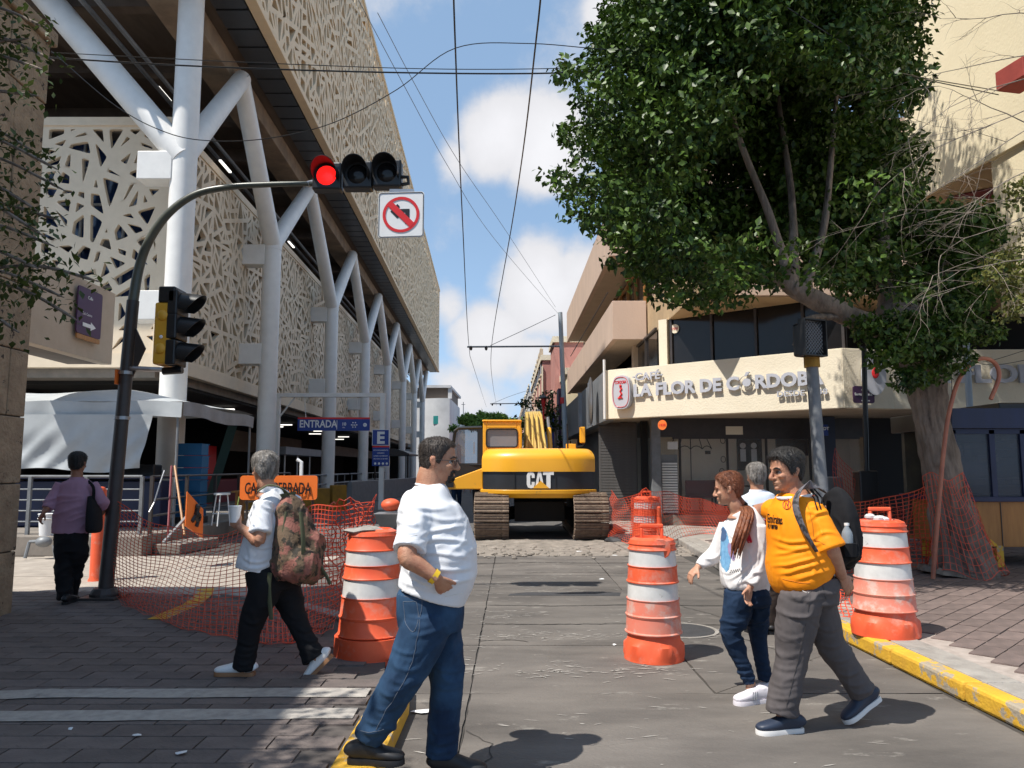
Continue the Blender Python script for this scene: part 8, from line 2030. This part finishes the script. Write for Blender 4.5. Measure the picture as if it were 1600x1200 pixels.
# ---------------------------------------------------------------- 4 woman in white hoodie
def woman():
    g = Fig('person', 'woman with a long auburn ponytail in a white hoodie and dark jeans walking left', 5.5, (-.86,-.5,0), (W(1170,1098,5.5).x,5.5,0))
    J, F, L, U, t = g.J, g.F, g.L, g.U, g.t
    hF = Vector((-.93,.34,-.12)).normalized(); hL = U.cross(hF).normalized(); hU = hF.cross(hL); hc = J(1139,763,.0); s = .95
    nb = J(1153,800)
    shn, shf = J(1184,824,-.10), J(1138,822,.14); eln, wrn = J(1187,878,-.12), J(1172,918,-.17); elf, wrf = J(1120,862,.2), J(1090,886,.16)
    body = MB(); add_head(body, hc, hF, hL, hU, s, True); body.loft([(hc-U*.05-hF*.02,.048,.05),(hc-U*.11-hF*.035,.048,.05),(nb,.054,.056),(nb-U*.05,.08,.07)], F, 18, 4)
    body.loft([(J(1160,825),.13,.09),(J(1165,900),.12,.1)], F, 18, 3); arm(body, shn, eln, wrn, F, (.045,.042,.036,.033,.024)); arm(body, shf, elf, wrf, F, (.045,.04,.035,.032,.023))
    hand(body, wrn, J(1166,942,-.19)-wrn, L, F, (.4,.4,.3), .9); hand(body, wrf, J(1078,900,.15)-wrf, Vector((.3,.3,-.8)), Vector((-.3,-.8,.1)), (.45,.3,.2), .9, spread=.2)
    kA, aA = J(1141,990,-.04), J(1172,1066,-.02); kB, aB = J(1184,990,.12), J(1196,1060,.14)
    hA, hB = J(1152,925,-.03), J(1182,925,.07)
    bodyleg(body, hA, kA, aA, F); bodyleg(body, hB, kB, aB, F)
    b = remeshed('body', body, .005, 3, SK['light'], t, post=head_post(hc,hF,hL,hU,s)); face_bits(t, b, hc, hF, hL, hU, s, HR['auburn'])
    h = hair(t, b, hc, hF, hL, hU, s, cap_off(.012, .070, .035, .0, -.08, side_thick=.010), HR['auburn'], .005, 46)
    pt = MB(); rt_ = random.Random(4)
    tie = J(1161,790,.0)
    pt.loft([(J(1148,782,.0),.06,.05),(tie,.032,.03)], F, 16, 2)
    for k in range(34):
        a, b2 = rt_.uniform(-1,1), rt_.uniform(-1,1)
        q = [tie+Vector((a*.015,b2*.02,0)), J(1168+a*4,800,-.10-.03*b2)+Vector((a*.02,0,0)), J(1161+a*9,824,-.19-.02*b2), J(1154+a*9,848,-.215-.01*b2), J(1149+a*7,866+rt_.uniform(-22,8),-.215)]
        q[2] += Vector((rt_.gauss(0,.006),rt_.gauss(0,.006),0)); pt.loft([(p,r,r*.8) for p,r in zip(q,(.014,.017,.015,.011,.002))], F, 6, 4)
    obj('ponytail', pt, HR['auburn'], h, smooth='all')
    obj('hair_tie', MB().loft([(tie-Vector((.012,0,-.01)),.034,.032),(tie+Vector((.012,0,-.01)),.034,.032)], F, 16, 1), M['black_cloth'], h)
    sm_ = MB(); sm_.loft([(J(1153,798),.075,.07),(J(1160,811),.150,.09),(J(1163,840),.18,.125),(J(1163,868),.18,.14),(J(1164,893),.185,.155),(J(1165,908),.18,.15),(J(1166,916),.165,.14)], F, 26, 5, 2.2)
    limb(sm_, [shn-Vector((0,0,-.01)),shn.lerp(eln,.5),eln,eln.lerp(wrn,.6),J(1172,914,-.17)], [.062,.058,.054,.050,.036], F); limb(sm_, [shf,elf,elf.lerp(wrf,.6),J(1092,885,.16)], [.07,.062,.05,.034], F)
    sm_.loft([(J(1170,812,.05),.11,.05),(J(1180,822,.04),.09,.06)], F, 14, 2)
    f1 = folds(.005, 8, 71, (.3,.2,1), .2); fc = creases([([(1138,905),(1160,893),(1182,868)],.009),([(1150,912),(1172,902),(1190,885)],.008),([(1165,850),(1176,880),(1176,905)],.007),([(1182,832),(1192,860),(1188,890)],.008),([(1172,892),(1182,896),(1194,890)],.008),([(1168,906),(1176,910),(1188,905)],.007),([(1098,868),(1112,872),(1128,862)],.007),([(1092,878),(1104,884),(1118,876)],.006),([(1140,862),(1158,858),(1172,846)],.007),([(1128,890),(1142,895),(1160,884)],.006),([(1138,830),(1150,842),(1168,840)],.006)]); hd = remeshed('hoodie', sm_, .0075, 4, M['hoodie'], t, disp=lambda P: f1(P)+fc(P))
    cf_ = MB(); cf_.loft([(J(1166,908),.172,.145),(J(1167,917),.160,.135),(J(1167,921),.160,.135)], F, 24, 2, 2.2); obj('hem', cf_, M['hoodie'], hd, smooth=True)
    # abstract blue and violet print, projected on the chest side
    def patch(name, cx_, cy_, rx, ry, mat, lift, rot=0.):
        Me = hd.data; n = len(Me.vertices); co = np.empty(n*3,np.float32); Me.vertices.foreach_get('co',co); co = co.reshape(-1,3)+np.array(WL[t.name])*0
        off = np.array(WL.get(hd.name, (0,0,0))); wco = co
        # project to photo-plane coordinates of the chest
        c_, s_ = math.cos(PITCH), math.sin(PITCH); D_ = wco[:,1]*c_+(wco[:,2]-1.6)*s_; Up = -wco[:,1]*s_+(wco[:,2]-1.6)*c_
        px = 800+1200*wco[:,0]/D_; py = 600-1200*Up/D_; ca, sa = math.cos(rot), math.sin(rot); dx = ((px-cx_)*ca+(py-cy_)*sa)/rx; dy = (-(px-cx_)*sa+(py-cy_)*ca)/ry
        rr = dx*dx+dy*dy + .25*(vnoise(wco*22,5)-.5); nr = np.empty(n*3,np.float32); Me.vertices.foreach_get('normal',nr); nr = nr.reshape(-1,3)
        ok = (rr < 1) & (nr[:,1] < .15) & (wco[:,1] < g.Y0+.1)
        if name == 'print': pass
        fs = [tuple(p.vertices) for p in Me.polygons if all(ok[v] for v in p.vertices)]
        used = sorted({v for f in fs for v in f}); mp_ = {v:i for i,v in enumerate(used)}
        mb = MB(); mb.add([tuple(wco[v]+nr[v]*lift) for v in used], [tuple(mp_[v] for v in f) for f in fs]); obj('chest_print', mb, mat, hd, smooth='all')
    patch('print', 1132, 858, 10, 36, pmat('print_blue',(.20,.42,.62),(.10,.25,.45),.8,25), .0015, -.1)
    patch('print2', 1130, 835, 6, 11, pmat('print_dark_blue',(.06,.12,.25),None,.8,25), .003)
    patch('print3', 1143, 862, 5, 15, pmat('print_violet',(.35,.25,.42),(.25,.2,.35),.8,25), .003, -.25)
    # scrawl under the print
    sc = []
    for k in range(46):
        u = k/45; sc.append(J(1140+u*18, 893+2.5*math.sin(u*34)-u*2, -.168))
    ob = obj('scrawl', MB().tube(sc, .0018, 4), M['black_cloth'], hd)
    tm_ = MB(); tm_.loft([(J(1168,908),.155,.12),(J(1167,925),.165,.13),(J(1167,942),.15,.125)], F, 24, 4, 2.2)
    leg(tm_, J(1155,935,-.04), kA, J(1172,1066,-.02), F, (.098,.082,.064,.055,.044)); leg(tm_, J(1181,935,.06), kB, J(1195,1062,.14), F, (.095,.08,.062,.053,.044))
    f2 = folds(.012, 12, 75, (1,.4,.2), .4); h2 = hems(.0035,.17,.10,77,.04); remeshed('jeans', tm_, .0075, 4, M['denim_dk'], t, disp=lambda P: f2(P)+h2(P))
    shoe(t, g.sole(1187,-.03,.0), (-.93,-.30,0), M['shoe_w'], M['shoe_w'], .265, stripe=M['greymet'])
    shoe(t, g.sole(1206,.14,.0), (-.93,-.30,0), M['shoe_w'], M['shoe_w'], .26)
    rs = thing('backpack_strap', 'red patterned backpack strap over the shoulder of the woman in the white hoodie', 'strap', tuple(J(1170,830,-.1)))
    q = MB(); q.loft([(J(1192,806,.06),.022,.008),(J(1181,798,-.02),.030,.009),(J(1170,808,-.11),.032,.009),(J(1166,830,-.165),.028,.008),(J(1172,848,-.17),.02,.007)], F, 12, 5); obj('strap', q, M['red_cloth'], rs, smooth=True)
    obj('pack_edge', MB().loft([(J(1200,812,.10),.07,.04),(J(1203,850,.10),.09,.05),(J(1203,880,.10),.07,.04)], F, 14, 4), M['red_cloth'], rs, smooth=True)
woman()

# ---------------------------------------------------------------- 5 man in orange jersey
def man_orange():
    g = Fig('person', 'stout black-haired man in an orange football jersey and grey trousers striding left', 4.92, (-.93,-.36,0), (W(1270,1138,4.92).x,4.92,0))
    J, F, L, U, t = g.J, g.F, g.L, g.U, g.t; mp = g.mpp
    def st(y, xb, xf, ws, dy=0): return (J((xb+xf)/2,y,dy), ws, abs(xf-xb)/2*mp*.91)
    hF = Vector((-.95,-.28,-.05)).normalized(); hL = U.cross(hF).normalized(); hU = hF.cross(hL); hc = J(1229,735,0); s = 1.06
    nb = J(1248,776)
    shn, shf = J(1272,803,-.13), J(1222,803,.20); eln, wrn = J(1297,855,-.18), J(1316,902,-.12); elf, wrf = J(1200,795,.42), J(1178,797,.60)
    body = MB(); add_head(body, hc, hF, hL, hU, s)
    body.loft([(hc-U*.06-hF*.02,.066,.068),(hc-U*.12-hF*.035,.070,.074),(nb,.078,.082),(nb-U*.05,.12,.10)], F, 20, 4)
    body.loft([st(790,1212,1290,.16),st(850,1215,1295,.17),st(900,1225,1295,.16)], F, 20, 3)
    arm(body, shn, eln, wrn, F, (.048,.054,.052,.048,.033)); arm(body, shf, elf, wrf, F, (.06,.055,.048,.044,.032))
    hand(body, wrn, J(1332,928,-.08)-wrn, Vector((-.3,.9,0)), U+F*.4, (.35,.25,.2), 1.05, spread=.22, thumb=(.7,.6,.3)); hand(body, wrf, Vector((-.9,-.3,-.3)), -U, F, (.6,.6,.4))
    kA, aA = J(1238,1022,-.05), J(1222,1112,-.04); kB, aB = J(1298,1005,.10), J(1350,1086,.14)
    hA, hB = J(1250,935,-.10), J(1272,935,.10)
    bodyleg(body, hA, kA, aA, F); bodyleg(body, hB, kB, aB, F)
    b = remeshed('body', body, .0050, 3, SK['tan'], t, post=head_post(hc,hF,hL,hU,s)); face_bits(t, b, hc, hF, hL, hU, s, HR['black'])
    hair(t, b, hc, hF, hL, hU, s, cap_off(.024, .062, .022, -.030, -.075, side_thick=.010), HR['black'], .007, 30)
    sm_ = MB(); sm_.loft([(J(1246,774),.095,.088),st(784,1213,1276,.16),st(804,1203,1288,.20),st(830,1201,1296,.215),st(856,1202,1300,.22),st(880,1200,1302,.22),st(898,1203,1302,.215),st(910,1216,1300,.20)], F, 30, 5, 2.25)
    tshirt_sleeve(sm_, shn+Vector((0,.02,0)), eln, F, .086, .090, .235); tshirt_sleeve(sm_, shf, elf, F, .08, .08, .16)
    fo = folds(.005, 8.0, 81, (1,.3,-.4), .16); fo2 = creases([([(1206,838),(1240,848),(1280,838)],.007),([(1208,866),(1240,862),(1288,846)],.009),([(1206,884),(1245,880),(1295,862)],.010),([(1215,898),(1250,890),(1300,874)],.009),([(1240,905),(1270,898),(1302,888)],.007),([(1210,850),(1230,858),(1255,856)],.006),([(1262,815),(1285,800),(1304,806)],.008),([(1272,840),(1290,832),(1312,836)],.007),([(1258,790),(1275,800),(1298,792)],.006),([(1262,860),(1272,880),(1268,905)],.007),([(1212,800),(1222,825),(1216,850)],.005),([(1276,810),(1284,830),(1282,848)],.006)])
    js = remeshed('jersey', sm_, .0075, 5, M['jersey'], t, disp=lambda P: fo(P)+fo2(P))
    collar(J(1241,775,0), F, (U-F*.35).normalized(), .095, .098, js, M['signwhite'], .011)
    # shoulder stripes, crest and lettering : lifted from the jersey surface
    Me = js.data; n = len(Me.vertices); co = np.empty(n*3,np.float32); Me.vertices.foreach_get('co',co); wco = co.reshape(-1,3); nr = np.empty(n*3,np.float32); Me.vertices.foreach_get('normal',nr); nr = nr.reshape(-1,3)
    c_, s_ = math.cos(PITCH), math.sin(PITCH)
    def surf(px, py, lift=.003):
        D_ = wco[:,1]*c_+(wco[:,2]-1.6)*s_; Up = -wco[:,1]*s_+(wco[:,2]-1.6)*c_; X_ = 800+1200*wco[:,0]/D_; Y_ = 600-1200*Up/D_
        d = (X_-px)**2+(Y_-py)**2 + (nr[:,1] > -.02)*1e4 + np.where(wco[:,1] > g.Y0+.12, 1e4, 0); i = int(np.argmin(d)); 
        q = W(px,py,float(wco[i,1])); return q + Vector(nr[i].tolist())*lift
    sb_ = MB()
    for (a,b2,c2) in (((1259,765),(1271,779),(1277,797)),((1265,764),(1277,778),(1282,796)),((1271,764),(1283,778),(1287,794))):
        pts = [surf(a[0]+(b2[0]-a[0])*k/6, a[1]+(b2[1]-a[1])*k/6, .004) for k in range(6)]+[surf(b2[0]+(c2[0]-b2[0])*k/6, b2[1]+(c2[1]-b2[1])*k/6, .004) for k in range(7)]
        sb_.tube(pts, .0045, 6)
    obj('shoulder_stripe', sb_, M['black_cloth'], js)
    cr = MB(); 
    pts = [surf(1230+6.2*math.cos(a), 789+6.8*math.sin(a), .004) for a in [2*math.pi*k/18 for k in range(19)]]; cr.tube(pts, .0022, 5)
    cr.tube([surf(1227,793,.004),surf(1229,785,.004),surf(1231,791,.004),surf(1233,784,.004),surf(1232,794,.004)], .0028, 5); cr.tube([surf(1227,781,.004),surf(1230,778,.004),surf(1233,781,.004)], .0028, 5)
    obj('crest', cr, pmat('crest_red',(.35,.04,.03),None,.6,8), js)
    sp_ = surf(1203,812,.012); sp2 = surf(1223,812,.012); xd = (sp2-sp_).normalized()
    def curved_text(body_, size, px0, py0, px1, tilt):
        o = text(body_, size, M['black_cloth'], (0,0,0), (1,0,0), js, .0012, .001); v = o.data.vertices; cc = np.array([q.co[:] for q in v]); x0, x1 = cc[:,0].min(), cc[:,0].max()
        for q in v:
            u = (q.co.x-x0)/(x1-x0); px = px0+(px1-px0)*u; py = py0 - q.co.z/g.mpp + tilt*u; q.co = surf(px, py, .0035 + (-q.co.y)*.5)
        return o
    curved_text('Emirates', .078, 1200, 816, 1223, 3); curved_text('FLY BETTER', .036, 1200.5, 825, 1216, 2)
    tm_ = MB(); tm_.loft([(J(1262,898),.185,.165),(J(1262,915),.19,.172),(J(1262,940),.185,.165)], F, 26, 4, 2.2)
    leg(tm_, J(1250,938,-.09), kA, J(1221,1114,-.04), F, (.124,.112,.098,.090,.090)); leg(tm_, J(1272,938,.09), kB, J(1348,1082,.14), F, (.120,.105,.09,.082,.078))
    f2 = folds(.005, 9, 85, (.8,1,.45), .22); fc = creases([([(1222,925),(1260,938),(1300,928)],.008),([(1218,950),(1250,965),(1290,955)],.009),([(1210,985),(1235,998),(1262,990)],.009,.012),([(1206,1012),(1232,1024),(1262,1016)],.010,.013),([(1204,1034),(1230,1046),(1258,1040)],.009,.012),([(1200,1062),(1225,1072),(1250,1066)],.007),([(1197,1084),(1222,1092),(1246,1086)],.009),([(1196,1100),(1218,1107),(1243,1102)],.009),([(1265,965),(1290,985),(1312,980)],.009),([(1275,1000),(1298,1012),(1322,1000)],.010,.012),([(1290,1022),(1310,1034),(1336,1020)],.009),([(1306,1048),(1326,1056),(1350,1042)],.009),([(1318,1064),(1338,1072),(1358,1060)],.008),([(1245,960),(1256,1000),(1254,1060)],.006)]); h2 = hems(.006,.22,.12,87,.07); j = remeshed('trousers', tm_, .0085, 4, M['grey_cloth'], t, disp=lambda P: f2(P)*1.6+.5*fc(P))
    gth = flat('dark_grey_stitch',(.05,.045,.045),.8); ym = 4.92+.03
    for pp in ([(1268,915),(1262,960),(1252,1010),(1240,1060),(1228,1105)],[(1285,915),(1290,935),(1300,945)],[(1200,1106),(1220,1112),(1240,1108)]): seam(j, pp, gth, .0018, 'stitching', ym)
    oth = flat('jersey_seam',(.62,.17,.006),.7); seam(js, [(1250,770),(1262,790),(1268,815),(1272,838)], oth, .002, 'sleeve_seam', ym); seam(js, [(1272,842),(1290,852),(1308,848)], oth, .002, 'sleeve_hem', ym); seam(js, [(1222,905),(1260,912),(1300,902)], oth, .002, 'hem_stitch', ym)
    seam(j, [(1246,908),(1249,918),(1256,925),(1264,926)], M['reflect'], .0022, 'pocket_piping', ym)
    if 0: obj('pocket_seam', MB().tube(cat([J(1246,905,-.2),J(1248,916,-.21),J(1255,924,-.215),J(1263,925,-.215)],4), .004, 5), M['signwhite'], j)
    shoe(t, g.sole(1238,-.04,.0), (-.97,-.18,0), M['shoe_n'], M['rubber_w'], .30, w=.05)
    shoe(t, J(1352,1080,.14)+Vector((.0,0,.0)), (-.80,-.25,-.40), M['shoe_n'], M['rubber_w'], .30, up=(-.4,0,1), w=.05)
    bp = thing('backpack', 'black backpack with a patterned grey strap worn by the man in the orange jersey', 'backpack', tuple(J(1320,830,.05)))
    pk = MB(); pk.loft([(J(1294,770,.06),.06,.03),(J(1303,782,.04),.12,.055),(J(1309,805,.03),.15,.08),(J(1312,838,.03),.16,.095),(J(1311,864,.03),.15,.09),(J(1307,880,.04),.10,.06)], F, 22, 5, 2.4)
    f3 = folds(.022, 9, 91, (0,0,1), .4); obj_ = remeshed('pack', pk, .008, 4, M['black_cloth'], bp, disp=f3)
    q = MB(); q.loft([(J(1288,768,-.02),.026,.008),(J(1268,757,-.08),.030,.009),(J(1251,765,-.15),.031,.009),(J(1243,783,-.20),.030,.009),(J(1247,806,-.235),.028,.008),(J(1260,835,-.26),.020,.007),(J(1276,862,-.26),.016,.006)], F, 12, 5)
    obj('shoulder_strap', q, M['camo_g'], bp, smooth=True)
    bt_ = thing('water_bottle', 'clear plastic bottle in the side pocket of the black backpack', 'bottle', tuple(J(1326,840,-.1)))
    c = J(1324,843,-.12); obj('body', MB().lathe([(.030,-.09),(.033,-.08),(.033,.03),(.028,.05),(.014,.075),(.013,.085)], c, 18), pmat('clear_plastic',(.55,.62,.68),None,.1,4,spec=.9,alpha=.45), bt_, smooth=True)
    obj('cap', MB().lathe([(.015,.085),(.015,.10)], c, 14), M['signwhite'], bt_)
    obj('pocket', MB().loft([(c-U*.1,.05,.05),(c-U*.02,.055,.055)], F, 14, 2), M['black_cloth'], bp)
man_orange()

# ---------------------------------------------------------------- 6 grey-haired man behind the couple
def man_grey():
    g = Fig('person', 'grey-haired man in a pale shirt seen from behind between the woman and man in orange', 7.65, (.1,1,0), (W(1190,990,7.65).x,7.65,0))
    J, F, L, U, t = g.J, g.F, g.L, g.U, g.t
    hc = J(1182,744); hF = Vector((-.15,1,-.12)).normalized(); hL = U.cross(hF).normalized(); hU = hF.cross(hL); s = 1.02; nb = J(1183,768)
    shl, shr = J(1163,784), J(1205,784); ell, wrl = J(1158,818), J(1170,845,.1); elr, wrr = J(1212,818), J(1208,850,.1)
    body = MB(); add_head(body, hc, hF, hL, hU, s); body.loft([(hc-U*.06,.06,.062),(nb,.066,.066),(nb-U*.05,.09,.08)], F, 18, 4); body.loft([(J(1183,790),.15,.09),(J(1186,865),.14,.1)], F, 18, 3)
    arm(body, shl, ell, wrl, F); arm(body, shr, elr, wrr, F); hand(body, wrl, Vector((0,.3,-1)), L*-1, F); hand(body, wrr, Vector((0,.3,-1)), L, F)
    k1, a1_ = J(1183,940), J(1180,980); k2, a2_ = J(1203,940,.02), J(1203,978,.05)
    b = remeshed('body', body, .007, 3, SK['tan'], t)
    hair(t, b, hc, hF, hL, hU, s, cap_off(.018, .06, .02, -.03, -.09, side_thick=.010), HR['grey'], .009, 36)
    sm_ = MB(); sm_.loft([(J(1183,768),.08,.07),(J(1184,777),.17,.10),(J(1184,800),.20,.12),(J(1186,840),.19,.13),(J(1188,872),.19,.13)], F, 24, 4, 2.3)
    tshirt_sleeve(sm_, shl, ell, F, .08, .08, .22); tshirt_sleeve(sm_, shr, elr, F, .08, .08, .22)
    so3 = remeshed('shirt', sm_, .010, 4, cloth_m('pale_blue_shirt',(.66,.72,.80)), t, disp=folds(.013,6,101,(1,0,.4),.3))
    obj('collar', MB().loft([(nb-U*.02,.082,.078),(nb+U*.02,.073,.07)], F, 20, 2), M['white_cotton'], so3, smooth=True)
    tm_ = MB(); tm_.loft([(J(1188,868),.18,.13),(J(1190,885),.18,.13),(J(1191,900),.17,.13)], F, 22, 3, 2.2)
    leg(tm_, J(1183,898), k1, J(1180,982), F, (.115,.10,.085,.078,.078)); leg(tm_, J(1199,898,.03), k2, J(1203,980,.05), F, (.115,.10,.085,.078,.078))
    remeshed('trousers', tm_, .012, 4, M['brown_cloth'], t, disp=folds(.014,8,105,(1,.2,.1),.4))
    shoe(t, g.sole(1182,-.02), (-.2,1,0), M['shoe_b'], M['shoe_b']); shoe(t, g.sole(1204,.04), (.2,1,0), M['shoe_b'], M['shoe_b'])
man_grey()

# ---------------------------------------------------------------- two pedestrians beyond the excavator
def walker(lab, px, Y, top, leg_m, hm):
    x = W(px,700,Y).x; t = thing('person', lab, 'person', (x,Y,0)); F = Vector((0,1,0)); P_ = lambda a,b,c: Vector((x+a,Y+b,c)); U = Vector((0,0,1))
    body = MB(); hF = F; hL = Vector((-1,0,0)); add_head(body, P_(0,0,1.6), hF, hL, U); body.loft([(P_(0,0,1.5),.055,.06),(P_(0,0,1.4),.07,.07),(P_(0,0,1.34),.1,.09)], F, 12, 3)
    for s_ in (-1,1): arm(body, P_(s_*.19,0,1.38), P_(s_*.24,.0,1.1), P_(s_*.25,.08,.86), F); hand(body, P_(s_*.25,.08,.86), (0,.2,-1), (-s_,0,0), (0,1,0))
    b = remeshed('body', body, .012, 2, SK['tan'], t); hair(t, b, P_(0,0,1.6), hF, hL, U, 1., cap_off(.015,.06,.02,-.03,-.08), hm, .005, 30, n=40, m=30, strands=0)
    sm_ = MB().loft([(P_(0,0,1.44),.10,.08),(P_(0,0,1.38),.19,.11),(P_(0,0,1.2),.2,.13),(P_(0,0,.95),.18,.13)], F, 18, 3)
    for s_ in (-1,1): sm_.loft([(P_(s_*.18,0,1.38),.07,.07),(P_(s_*.23,0,1.15),.07,.07)], F, 12, 3)
    remeshed('shirt', sm_, .018, 3, top, t)
    tm_ = MB().loft([(P_(0,0,.98),.17,.13),(P_(0,0,.84),.17,.13)], F, 16, 2)
    for s_ in (-1,1): leg(tm_, P_(s_*.09,0,.84), P_(s_*.09,s_*.12,.48), P_(s_*.09,s_*.2,.1), F)
    remeshed('trousers', tm_, .018, 3, leg_m, t)
    for s_ in (-1,1): shoe(t, P_(s_*.09,s_*.2-.02,.095), (0,1,0), M['shoe_b'], M['rubber_w'])
walker('distant pedestrian in dark jeans behind the excavator side box, to the left', 714, 27, M['denim_dk'], M['denim_dk'], HR['black'])
walker('distant pedestrian in black trousers just left of the excavator body', 747, 26, M['black_cloth'], M['black_cloth'], HR['dark'])
